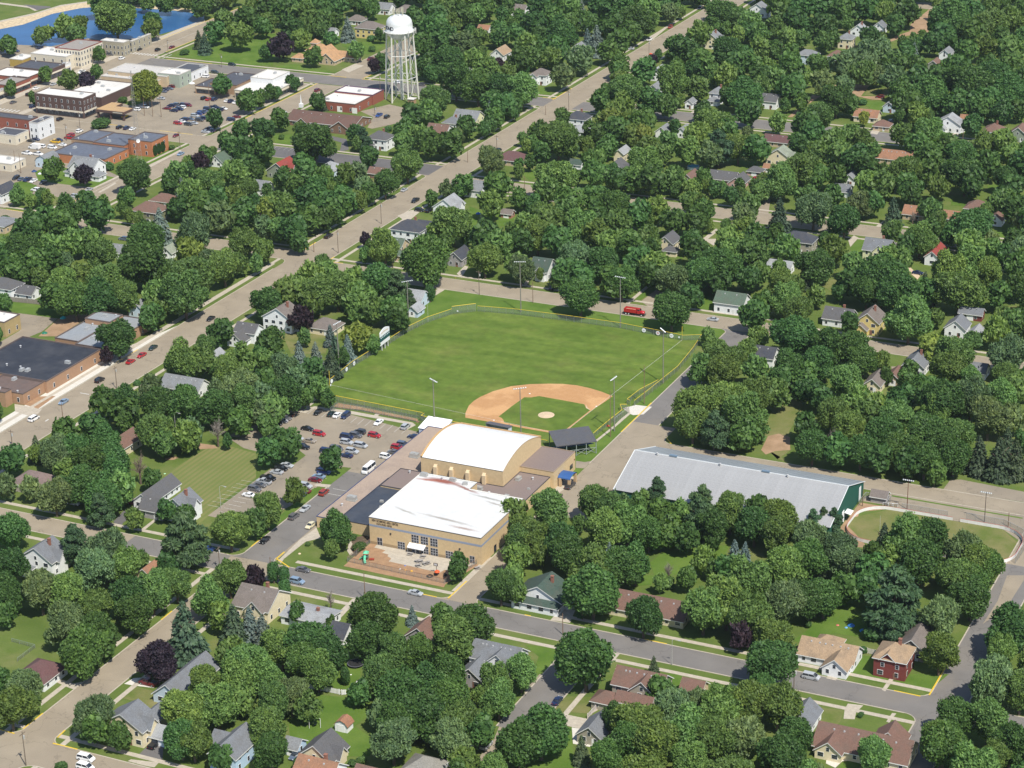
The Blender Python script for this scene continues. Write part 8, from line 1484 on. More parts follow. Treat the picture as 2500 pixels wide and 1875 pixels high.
for nm, label, pts, h, rail, step, rr2 in [('outfield_fence', 'yellow-railed chain-link fence round the whole outfield', [(-97.7, 8.9), (-98.6, 28), (-97.3, 48.1), (-96.4, 68), (-94, 80.5), (-89.1, 92.3)], 2.4, (0.62, 0.46, 0.05), 3.2, 0.085),
('raised_fence', 'taller raised fence bay at the left-centre corner with yellow rail', [(-89.1, 92.3), (-81.7, 98.9)], 3.4, (0.62, 0.46, 0.05), 3.0, 0.12),
('outfield_fence', 'yellow-railed fence along the road side of the outfield', [(-81.0, 99.2), (-66.5, 101.6), (-46.9, 102.6), (-21, 103.1), (6.1, 99.8)], 2.4, (0.62, 0.46, 0.05), 3.2, 0.085),
('corner_fence', 'yellow-railed fence corner by the right-field pole and kerb', [(6.3, 99.9), (13, 103.3), (14.8, 89.6), (16.3, 70), (14.8, 44.6), (13.9, 33.0)], 2.2, (0.62, 0.46, 0.05), 3.2, 0.08),
('bullpen_fence', 'yellow-railed inner fence of the bullpen strip', [(14.4, 55), (11.5, 43.8), (10.8, 33.8), (12.3, 33.1)], 2.0, (0.62, 0.46, 0.05), 3, 0.09),
('dugout_fence', 'yellow-railed fence in front of the first-base dugout benches', [(12.6, 29.3), (10.4, 28.3), (12.9, 24.1), (12.2, 14.2), (11.9, 7.7), (11.7, 1.1)], 2.0, (0.62, 0.46, 0.05), 3, 0.09),
('dugout_cage', 'pale chain-link cage behind the first-base bench', [(14.5, 26.6), (13.7, 15.9)], 2.3, (0.35, 0.36, 0.36), 1.6, 0.05),
('left_rail_fence', 'yellow-railed fence between batting cages and left-field line', [(-89.8, -3.8), (-73.2, -4.6), (-50.8, -5.8), (-50.9, -8.3), (-48.3, -8.5)], 2.2, (0.62, 0.46, 0.05), 3, 0.1),
('field_end_fence', 'yellow-railed fence behind the gym along third base', [(-39.3, -6.8), (-35.0, -6.7), (-33.9, -7.3), (-1.2, -9.1)], 1.2, (0.62, 0.46, 0.05), 3, 0.09),
('batting_cage', 'dark wire batting cage over the red soil strip', [(-84.2, -14.6), (-84.5, -9.3), (-70.9, -8.8), (-51.4, -9.8), (-47.1, -12.9)], 2.5, (0.1, 0.11, 0.11), 2.5, 0.05),
('batting_cage_wall', 'near wire wall of the batting cage beside the parking kerb', [(-86.3, -9.9), (-74.8, -8.2), (-60.5, -9.3), (-52.1, -9.9)], 2.0, (0.1, 0.11, 0.11), 2.5, 0.05),
('playground_fence', 'brown chain-link fence round the playground', [(-20.9, -101.2), (-21.3, -115.2), (13.2, -116.6), (16.6, -101.2)], 1.7, (0.2, 0.1, 0.06), 2.6, 0.05),
('rink_fence', 'tall chain-link fence behind the far rink boards', [(126, -13.6), (141, -13.6)], 2.4, (0.35, 0.36, 0.36), 3, 0.05),
('rink_fence', 'tall chain-link fence round the right end of the rink', [(147, -13.8), (159, -13.8), (166.5, -18.5), (168.8, -27), (168.3, -37)], 3.0, (0.35, 0.36, 0.36), 3, 0.05),
('yard_fence', 'grey chain-link yard fence at the end of the green hall', [(112.5, -16), (112.8, -9.5), (121, -9.2), (121, -15)], 2.2, (0.35, 0.36, 0.36), 3, 0.05),
('garden_fence', 'green-grey wire fence round the lawn at the left edge', [(-86.8, -198.2), (-78.2, -198.6), (-78.1, -207.1)], 1.2, (0.2, 0.25, 0.2), 3, 0.05)]: fence(nm, label, pts, h, rail, step=step, railr=rr2)
# foul poles, bases, mound, fence discs
for x, y, lab in ((-97.8, 8.7, 'yellow foul pole at the left-field corner of the outfield fence'), (6.3, 100.0, 'yellow foul pole at the right-field corner by the round signs')):
    b = MB(); b.bar((0, 0, 0), (0, 0, 5.8), .09, 6); tag(b.build('foul_pole', M['trim'], None, (.66, .50, .05), loc=(x, y, 0)), lab, 'foul pole', 'yellow foul poles')
b = MB(); b.lathe([(3.0, .03), (2.7, .12), (0, .28)], 28); tag(b.build('pitching_mound', M['pale_dirt'], None, loc=(-12, 13.6, 0)), kind='structure')
for x, y, lab in [(1.5, 27.5, 'white first base on the right of the diamond'), (-27.2, 2.1, 'white third base on the left of the diamond'), (-25.7, 29.2, 'white second base at the back of the dirt'), (0, 0, 'home plate under the grandstand edge')]: b = MB(); b.box(-.25, -.25, .03, .25, .25, .13); tag(b.build('base', M['trim'], None, (.8, .8, .78), loc=(x, y, 0)), lab, 'base', 'bases of the ball diamond')
DISC = MB().lathe([(0, 0), (.82, 0), (.82, .04), (0, .04)], 20).mesh('sign_disc', M['trim'])
for x, y, z, rz, s, lab, c2 in [(-97.63, 9.92, 1.2, 1.57, 1.0, 'plain white round sign nearest the left foul pole', None), (-97.92, 16.02, 1.2, 1.57, 1.0, 'white round sign with a blue band on the left fence', (0.1, 0.16, 0.45)), (-98.21, 22.32, 1.2, 1.57, 1.0, 'third white round sign along the left outfield fence', (0.5, 0.52, 0.55)), (-98.44, 28.55, 1.2, 1.57, 1.0, 'white round sign nearest the scoreboard', (0.35, 0.3, 0.22)), (-96.05, 6.39, 1.2, 1.57, 0.45, 'tiny white distance disc beside the left foul pole', None), (-10.25, 101.65, 1.2, 0, 1.0, 'white round sign with grey print left of the shaded fence', (0.45, 0.45, 0.48)), (-4.07, 100.9, 1.2, 0, 1.0, 'white round sign with a red mark under the tree', (0.45, 0.08, 0.08)), (1.85, 100.18, 1.2, 0, 1.0, 'white round sign right of the floodlight pole', (0.4, 0.42, 0.46)), (5.14, 99.78, 1.2, 0, 0.42, 'tiny white distance disc beside the right foul pole', None), (-87.31, 93.75, 1.2, 0, 0.4, 'small white distance disc on the raised fence bay', None)]:
    t = empty('round_sign', (x, y, z), rz, lab, 'sign', 'round signs hung on the outfield fence'); o = inst('disc', DISC, t, (.80, .81, .82)); o.rotation_euler = (R(90), 0, 0); o.scale = (s, s, 1)
    b = MB()
    if c2: b.box(-.5*s, -.065, -.05, .5*s, -.05, .25*s); b.box(-.35*s, -.065, -.38*s, .35*s, -.05, -.22*s); b.build('printed_mark', M['trim'], t, c2)
# scoreboard
t = empty('scoreboard', (-96.4, 49.4, 0), R(92), 'white arched scoreboard with dark green number panels at the outfield fence', 'scoreboard')
b = MB(); pr = [(-4.1, 5.9), (4.1, 5.9), (4.1, 7.6)]+[(4.1-8.2*i/10, 7.6+1.0*math.sin(math.pi*i/10)) for i in range(1, 10)]+[(-4.1, 7.6)]
k = [(x, -.12, z) for x, z in pr]; b.poly(k); b.poly([(x, .12, z) for x, z in pr][::-1]); 
for i in range(len(pr)): (ax, az), (bx, bz) = pr[i], pr[(i+1) % len(pr)]; b.poly([(bx, -.12, bz), (ax, -.12, az), (ax, .12, az), (bx, .12, bz)])
o = b.build('header_panel', M['trim'], t, (.72, .73, .74)); b = MB()
for i in range(11): x = -2.9+i*.55; b.box(x, -.14, 6.75+.35*math.sin((i+1)*.26), x+.32, -.122, 7.15+.35*math.sin((i+1)*.26))
b.build('script_mark', M['trim'], o, (.50, .28, .16))
b = MB(); b.box(-4.1, -.15, 3.9, 4.1, .15, 5.88); o = b.build('number_panel', M['trim'], t, (.01, .07, .07))
for i in range(6): x = -3.6+i*1.35; b = MB(); b.box(x, -.17, 5.1, x+.7, -.153, 5.6); b.build('number_window', M['trim'], o, (.6, .68, .72))
b = MB(); b.box(-4.1, -.12, 2.3, 4.1, .12, 3.6); b.build('sponsor_panel', M['trim'], t, (.72, .72, .73))
for x in (-2.6, 0, 2.6): b = MB(); b.box(x-.12, -.1, 0, x+.12, .1, 7.2); b.build('post', M['trim'], t, (.6, .6, .58))

# ---------------------------------------------------------------- poles
PM = {}
def pole_parts(kind, h):
    key = (kind, round(h))
    if key in PM: return PM[key]
    P = []
    r0 = {'field': .24, 'flag': .06, 'lamp': .09}.get(kind, .16); b = MB(); b.bar((0, 0, 0), (0, 0, h), r0, 8, r0*.6); P.append(('pole', b.mesh('pole', M['wood'] if kind not in ('flag', 'lamp') else M['metal']), {'rink': (.13, .10, .08), 'rinkb': (.17, .08, .045), 'wood': (.20, .13, .085), 'util': (.16, .125, .095), 'flag': (.6, .6, .58), 'lamp': (.5, .5, .48)}.get(kind, (.21, .20, .17)), (0, 0, 0), 0))
    if kind in ('field', 'rink', 'rinkb'):
        wdt = 4.2 if kind == 'field' else 3.2; b = MB(); b.bar((-wdt/2, 0, h-.2), (wdt/2, 0, h-.2), .09, 5); P.append(('crossarm', b.mesh('crossarm', M['metal']), (.35, .36, .35), (0, 0, 0), 0))
        lm = MB().lathe([(.08, .16), (.25, -.04), (.27, -.16), (0, -.12)], 10).mesh('floodlight', M['metal']); n_ = 6
        for i in range(n_): P.append(('floodlight', lm, (.72, .74, .76), (-wdt/2+wdt*i/(n_-1), -.25, h-.05), .6))
    if kind == 'util':
        b = MB(); b.box(-1.2, -.06, h-.8, 1.2, .06, h-.62); P.append(('crossarm', b.mesh('crossarm', M['wood']), (.17, .13, .10), (0, 0, 0), 0)); b = MB(); b.lathe([(0, 0), (.26, 0), (.26, .9), (0, .95)], 10); P.append(('transformer', b.mesh('transformer', M['metal']), (.5, .51, .5), (.42, 0, h-2.4), 0))
    if kind in ('lamp',):
        b = MB(); b.bar((0, 0, h), (.9, 0, h+.5), .05, 5); b.bar((.9, 0, h+.5), (2.0, 0, h+.35), .05, 5); b.box(1.8, -.16, h+.2, 2.6, .16, h+.38); P.append(('lamp_arm', b.mesh('lamp_arm', M['metal']), (.5, .5, .48), (0, 0, 0), 0))
    PM[key] = P; return P
for kind, x, y, h, rz, lab in [('field',-100.7,21.1,20.0,1.46,'tall wooden floodlight pole~F2;'),
('field',-97.8,71.8,20.5,0.86,'tall wooden floodlight pole~B1;'),
('field',-64.6,105.0,21.5,0.36,'tall wooden floodlight pole~R3;'),
('field',-21.2,104.3,21.0,-0.1,'tall wooden floodlight pole~F19;'),
('field',15.5,57.1,21.0,-0.8,'tall wooden floodlight pole~L59;'),
('field',16.0,9.6,20.5,4.64,'tall wooden floodlight pole~F4;'),
('field',-43.9,-11.4,18.0,2.62,'tall wooden floodlight pole~R32;'),
('field',-11.5,-8.7,19.0,3.85,'tall wooden floodlight pole~L5;'),
('rinkb',127.4,-12.4,10.5,0,'reddish floodlight pole~B7;'),
('rink',152.5,-12.0,10.5,0,'wooden floodlight pole~R7;'),
('wood',160.2,-12.5,5.0,0,'plain wooden pole~R7;'),
('wood',113.6,-15.8,6.0,0,'plain wooden pole~B7;'),
('wood',16.7,4.5,17.5,0,'plain wooden pole~R5;'),
('wood',16.5,36.2,15.0,0,'plain wooden pole~R4;'),
('wood',-4.3,-134.8,9.0,0,'plain wooden pole~R56;'),
('wood',-42.0,-127.0,3.2,0,'plain wooden pole~B56;'),
('wood',60.8,-121.1,8.0,0,'plain wooden pole~L55;'),
('wood',59.3,-131.8,7.0,0,'plain wooden pole~F26;'),
('lamp',94.8,-135.9,8.0,0,'curved-arm street lamp~B43;'),
('util',130.9,-136.4,8.0,0,'utility pole with crossarm~F15;'),
('wood',-169.2,-58.5,8.0,0,'plain wooden pole~B57;'),
('util',-174.0,-82.0,6.0,0,'utility pole with crossarm~B57;'),
('util',-55.3,-135.1,8.0,1.57,'utility pole with crossarm~L56;'),
('lamp',-127.3,-49.6,7.0,0,'curved-arm street lamp~B18;'),
('lamp',-78.4,-97.6,8.0,0,'curved-arm street lamp~F18;'),
('util',-41.8,-251.9,10.5,1.57,'utility pole with crossarm~F60;'),
('util',-168.7,141.3,10.0,1.57,'utility pole with crossarm~L46;'),
('util',-170.4,183.7,9.5,0,'utility pole with crossarm~L38;'),
('wood',-179.3,138.7,5.0,0,'plain wooden pole~L46;'),
('wood',-137.5,133.0,6.0,0,'plain wooden pole~F46;'),
('util',-89.0,117.0,10.5,0,'utility pole with crossarm~B3;'),
('flag',-94.1,81.2,8.0,0,'pale flagpole~B1;'),
('wood',-64.6,116.5,9.0,0,'plain wooden pole~R3;'),
('util',-169.7,-24.3,9.0,1.57,'utility pole with crossarm~R17;'),
('util',-168.6,387.2,10.0,0,'utility pole with crossarm~B41;'),
('util',-170.7,504.5,9.5,0,'utility pole with crossarm~!L49;'),
('wood',-176.2,374.7,5.0,0,'plain wooden pole~L41;'),
('util',-173.2,309.4,7.0,0,'utility pole with crossarm~B42;'),
('wood',-176.3,283.2,7.0,0,'plain wooden pole~L42;'),
('util',-271.6,370.6,14.0,1.57,'utility pole with crossarm~L0;'),
('util',-259.0,341.0,6.0,0,'utility pole with crossarm~R8;'),
('util',-322.2,252.8,9.0,0,'utility pole with crossarm~R12;'),
('wood',-345.0,316.8,16.0,0,'plain wooden pole~R13;'),
('wood',-374.0,298.2,10.0,0,'plain wooden pole~L13;, leftmost'),
('wood',-368.9,298.4,11.0,0,'plain wooden pole~L13;, rightmost'),
('wood',-364.1,299.1,11.0,0,'plain wooden pole~F13;'),
('util',-391.4,264.7,9.0,0,'utility pole with crossarm~F11;'),
('util',-384.9,243.9,9.0,0,'utility pole with crossarm~L12;'),
('wood',-379.5,194.1,9.0,0,'plain wooden pole~!L12;, leftmost'),
('wood',-372.0,188.4,10.0,0,'plain wooden pole~!L12;, rightmost'),
('util',-463.9,447.4,9.0,1.57,'utility pole with crossarm~!R10;'),
('util',-523.7,406.5,10.0,1.57,'utility pole with crossarm~!F10;'),
('util',-390.5,400.6,8.0,0,'utility pole with crossarm~B48;'),
('util',-436.2,415.3,9.0,1.57,'utility pole with crossarm~!B48;'),
('wood',37.8,398.9,7.0,0,'plain wooden pole~F37;'),
('wood',-57.2,437.8,5.0,0,'plain wooden pole~B50;'),
('util',130.9,7.2,9.0,0,'utility pole with crossarm~B7;'),
('flag',124.3,-32.4,6.0,0,'pale flagpole~L7;'),
('wood',-130.0,249.3,8.0,0,'plain wooden pole~F42;, rightmost'),
('wood',-147.2,275.9,6.0,0,'plain wooden pole~F42;, leftmost')]:
    lab = LB(lab); grp = 'floodlight poles of the ball field' if kind == 'field' else 'street and utility poles'
    t = empty({'field': 'light_pole', 'rink': 'light_pole', 'rinkb': 'light_pole', 'flag': 'flagpole', 'lamp': 'street_lamp'}.get(kind, 'utility_pole'), (x, y, 0), rz, lab, 'flagpole' if kind == 'flag' else ('street lamp' if kind == 'lamp' else 'pole'), grp)
    for nm, me, c, loc, rx in pole_parts(kind, h):
        o = inst(nm, me, t, c, loc)
        if rx: o.rotation_euler = (rx, 0, 0)

# ---------------------------------------------------------------- water tower
t = empty('water_tower', (-261.0, 375.5, 0), 0, 'tall white six-legged water tower with lettered tank behind the brick civic hall', 'water tower')
b = MB(); b.lathe([(0, 32.6), (2.5, 32.8), (4.8, 33.8), (6.3, 35.4), (7.0, 37.3), (7.25, 37.5), (7.25, 37.8), (7.0, 37.9), (7.0, 41.2), (6.7, 42.9), (5.9, 44.2), (4.6, 45.2), (2.6, 45.9), (0, 46.1)], 40); b.build('tank', M['metal'], t, (.80, .80, .78), smooth=True)
for k in range(6):
    a = R(60*k-100); b = MB(); b.bar((8.9*math.cos(a), 8.9*math.sin(a), 0), (6.95*math.cos(a), 6.95*math.sin(a), 37.6), .50, 8, .42); b.build('leg', M['metal'], t, (.74, .72, .64))
    a2 = a+R(60)
    for (z0, z1) in ((0, 12.5), (12.5, 25), (25, 36.5)):
        r0 = 8.9-1.95*z0/37.6; r1 = 8.9-1.95*z1/37.6
        for s, e in ((a, a2), (a2, a)): b = MB(); b.bar((r0*math.cos(s), r0*math.sin(s), z0+.3), (r1*math.cos(e), r1*math.sin(e), z1-.3), .10, 4); b.build('tie_rod', M['metal'], t, (.62, .62, .58))
        b = MB(); b.bar((r1*math.cos(a), r1*math.sin(a), z1), (r1*math.cos(a2), r1*math.sin(a2), z1), .2, 5)
        if z1 < 30: b.build('strut', M['metal'], t, (.70, .69, .64))
b = MB(); b.bar((0, 0, 0), (0, 0, 33.5), .95, 14); b.build('riser_pipe', M['metal'], t, (.72, .71, .66))
b = MB(); b.lathe([(7.2, 37.3), (8.2, 37.3), (8.2, 37.45), (7.2, 37.45)], 40); b.build('walkway', M['metal'], t, (.66, .66, .62))
b = MB()
for k in range(36): a = R(k*10); b.bar((8.15*math.cos(a), 8.15*math.sin(a), 37.4), (8.15*math.cos(a), 8.15*math.sin(a), 38.5), .04, 4); a2 = R(k*10+10); b.bar((8.15*math.cos(a), 8.15*math.sin(a), 38.5), (8.15*math.cos(a2), 8.15*math.sin(a2), 38.5), .035, 4)
b.build('railing', M['metal'], t, (.7, .7, .67))
for k, (a, r) in enumerate(((20, 2.2), (80, 2.4), (140, 2.3), (200, 2.6), (235, 3.4), (260, 1.6), (300, 2.4), (340, 3.0))):
    a = R(a); x, y = r*math.cos(a), r*math.sin(a); b = MB(); b.bar((x, y, 44.9), (x, y, 50.2-k % 3*.6), .13, 6); b.box(x-.26, y-.2, 47.0, x+.26, y+.2, 50.0-k % 3*.6); b.build('antenna', M['metal'], t, (.58, .55, .42))
for a in (150, 175, 200, 330, 0, 25): a = R(a); x, y = 8.6*math.cos(a), 8.6*math.sin(a); b = MB(); b.box(x-.18, y-.18, 35.8, x+.18, y+.18, 38.9); b.build('antenna_panel', M['metal'], t, (.68, .67, .62))
b = MB(); b.bar((7.1*math.cos(R(255)), 7.1*math.sin(R(255)), 37.6), (6.8*math.cos(R(255)), 6.8*math.sin(R(255)), 42.6), .10, 5); b.bar((6.8*math.cos(R(255)), 6.8*math.sin(R(255)), 42.6), (3.4*math.cos(R(255)), 3.4*math.sin(R(255)), 45.7), .10, 5); b.build('ladder', M['metal'], t, (.55, .55, .53))
# letters round the shaded side of the tank, ending at the ladder
TXT = 'NEW RICHMOND'; ang = 264.0
for chx in reversed(TXT):
    stepa = {'M': 19, 'W': 19, ' ': 12, 'I': 9, 'E': 13}.get(chx, 15.5)
    if chx != ' ':
        a = R(ang); lettering(chx, 2.7, (7.03*math.cos(a), 7.03*math.sin(a), 38.9), (R(90), 0, a+math.pi/2), t, (.03, .03, .035), 'letter', 'CENTER', .03)
    ang -= stepa
t = empty('pump_hut', (-252.5, 370.5, 0), 0, 'small tan hut with a flat white roof at the foot of the water tower', 'hut'); block(t, 0, 0, 3.4, 3.2, 2.5, 'flat', PAL['tanbrick'], PAL['whiteroof'], None, False)
# radio mast
t = empty('radio_mast', (-328.7, 225.5, 0), .3, 'tall thin lattice radio mast rising behind the orange brick exchange', 'mast')
for k in range(3):
    a = R(120*k); b = MB(); b.bar((1.9*math.cos(a), 1.9*math.sin(a), 0), (.32*math.cos(a), .32*math.sin(a), 46), .07, 4, .05); b.build('mast_leg', M['metal'], t, (.36, .34, .33))
b = MB()
for z in range(23):
    r0 = 1.9-1.58*z*2/46; r1 = 1.9-1.58*(z+1)*2/46
    for k in range(3): a, a2 = R(120*k), R(120*k+120); b.bar((r0*math.cos(a), r0*math.sin(a), z*2), (r1*math.cos(a2), r1*math.sin(a2), z*2+2), .035, 3); b.bar((r1*math.cos(a), r1*math.sin(a), z*2+2), (r1*math.cos(a2), r1*math.sin(a2), z*2+2), .03, 3)
tag(b.build('lattice_bracing', M['metal'], t, (.36, .34, .33)), kind='stuff')
b = MB(); b.lathe([(0, 0), (1.0, .25), (1.0, .3), (0, .05)], 14); o = b.build('dish', M['trim'], t, (.6, .6, .6), loc=(.9, -.9, 11)); o.rotation_euler = (R(80), 0, .6)

# ---------------------------------------------------------------- vehicles
def car_mesh(kind):
    # side profile (x forward), body and glasshouse
    D = dict(sed=(4.7, 1.8, .62, .98, 1.42, -1.45, -.85, .35, 1.15), suv=(4.7, 1.88, .75, 1.12, 1.75, -2.2, -1.95, .45, 1.25), van=(5.0, 1.95, .75, 1.12, 1.78, -2.35, -2.1, .85, 1.75), pick=(5.6, 1.98, .85, 1.18, 1.85, -.55, -.35, .75, 1.45), bus=(6.8, 2.2, .9, 1.35, 2.5, -3.3, -3.25, 2.6, 3.0), truck=(6.6, 2.2, .9, 1.3, 2.1, .9, 1.0, 2.0, 2.5))[kind]
    L, Wd, zb, zs, zr, g0, g1, g2, g3 = D; hw = Wd/2; x0, x1 = -L/2, L/2
    b = MB()
    def loft(secs, m=0, cap=True):
        k = len(b.v); n = len(secs[0])
        for s in secs: b.v += s
        for i in range(len(secs)-1):
            for j in range(n): jj = (j+1) % n; b.f.append((k+i*n+j, k+i*n+jj, k+(i+1)*n+jj, k+(i+1)*n+j)); b.m.append(m)
        if cap: b.f.append(tuple(k+j for j in reversed(range(n)))); b.m.append(m); b.f.append(tuple(k+(len(secs)-1)*n+j for j in range(n))); b.m.append(m)
    def sec(x, wf, z0, z1): w_ = hw*wf; return [(x, -w_, z0), (x, w_, z0), (x, w_*1.0, (z0+z1)/2+.05), (x, w_*.93, z1), (x, -w_*.93, z1), (x, -w_*1.0, (z0+z1)/2+.05)]
    hood = {'sed': .88, 'suv': 1.0, 'van': .98, 'pick': 1.1, 'bus': 1.3, 'truck': 1.3}[kind]
    loft([sec(x0, .86, .42, zs-.18), sec(x0+.12, .96, .28, zs-.03), sec(x0+.9, 1, .24, zs), sec(g3-.1, 1, .24, zs), sec(g3+.2, .99, .24, hood), sec(x1-.25, .95, .26, hood-.10), sec(x1, .84, .36, hood-.28)])
    body = b.mesh('body', M['car']); b = MB(); f = .80
    zm = zr-.07
    b.v += [(g0, -hw*.93, zs-.02), (g0, hw*.93, zs-.02), (g3, hw*.93, zs-.02), (g3, -hw*.93, zs-.02), (g1, -hw*f, zm), (g1, hw*f, zm), (g2, hw*f, zm), (g2, -hw*f, zm)]
    for q in ((0, 3, 7, 4), (1, 5, 6, 2), (3, 2, 6, 7), (0, 4, 5, 1)): b.f.append(q); b.m.append(0)
    gl = b.mesh('glasshouse', M['glass']); b = MB(); e = .03
    b.box(g1-e, -hw*f-e, zm, g2+e, hw*f+e, zr)
    for s in (-1, 1):
        for xa, xb in ((g0, g1), ((g0+g3)/2, (g1+g2)/2), (g3, g2)): b.bar((xa, s*hw*.935, zs), (xb, s*(hw*f+.012), zm), .05, 4)
    rf = b.mesh('car_roof', M['car']); 
    if kind == 'pick': pass
    ex = []
    if kind == 'pick': q = MB(); q.box(x0+.15, -hw*.82, zs+.002, g0-.12, hw*.82, zs+.03); ex.append(('bed', q.mesh('bed', M['plastic']), (.03, .03, .03)))
    if kind == 'truck': q = MB(); q.box(x0+.05, -hw*1.05, .8, .75, hw*1.05, 2.9); ex.append(('box_body', q.mesh('box_body', M['trim']), (.76, .75, .73)))
    q = MB(); q.box(x1-.06, -hw*.8, .58, x1+.01, -hw*.5, .74); q.box(x1-.06, hw*.5, .58, x1+.01, hw*.8, .74); ex.append(('headlight', q.mesh('headlight', M['trim']), (.75, .77, .8)))
    q = MB(); q.box(x0-.01, -hw*.8, .66, x0+.05, -hw*.55, .86); q.box(x0-.01, hw*.55, .66, x0+.05, hw*.8, .86); ex.append(('tail_light', q.mesh('tail_light', M['trim']), (.35, .02, .02)))
    wr = .33 if kind in ('sed',) else (.38 if kind not in ('bus', 'truck') else .45)
    wh = MB(); wh.bar((0, -.11, 0), (0, .11, 0), wr, 12, m=0); wh.bar((0, -.125, 0), (0, .125, 0), wr*.58, 8, m=1); wm = wh.mesh('wheel', [M['tyre'], M['metal']])
    return body, gl, rf, ex, wm, (x0+.95, x1-.95, hw-.06, wr)
M['tyre'] = plain('tyre_rubber', (.02, .02, .02), .9)
CM = {k: car_mesh(k) for k in ('sed', 'suv', 'van', 'pick', 'bus', 'truck')}
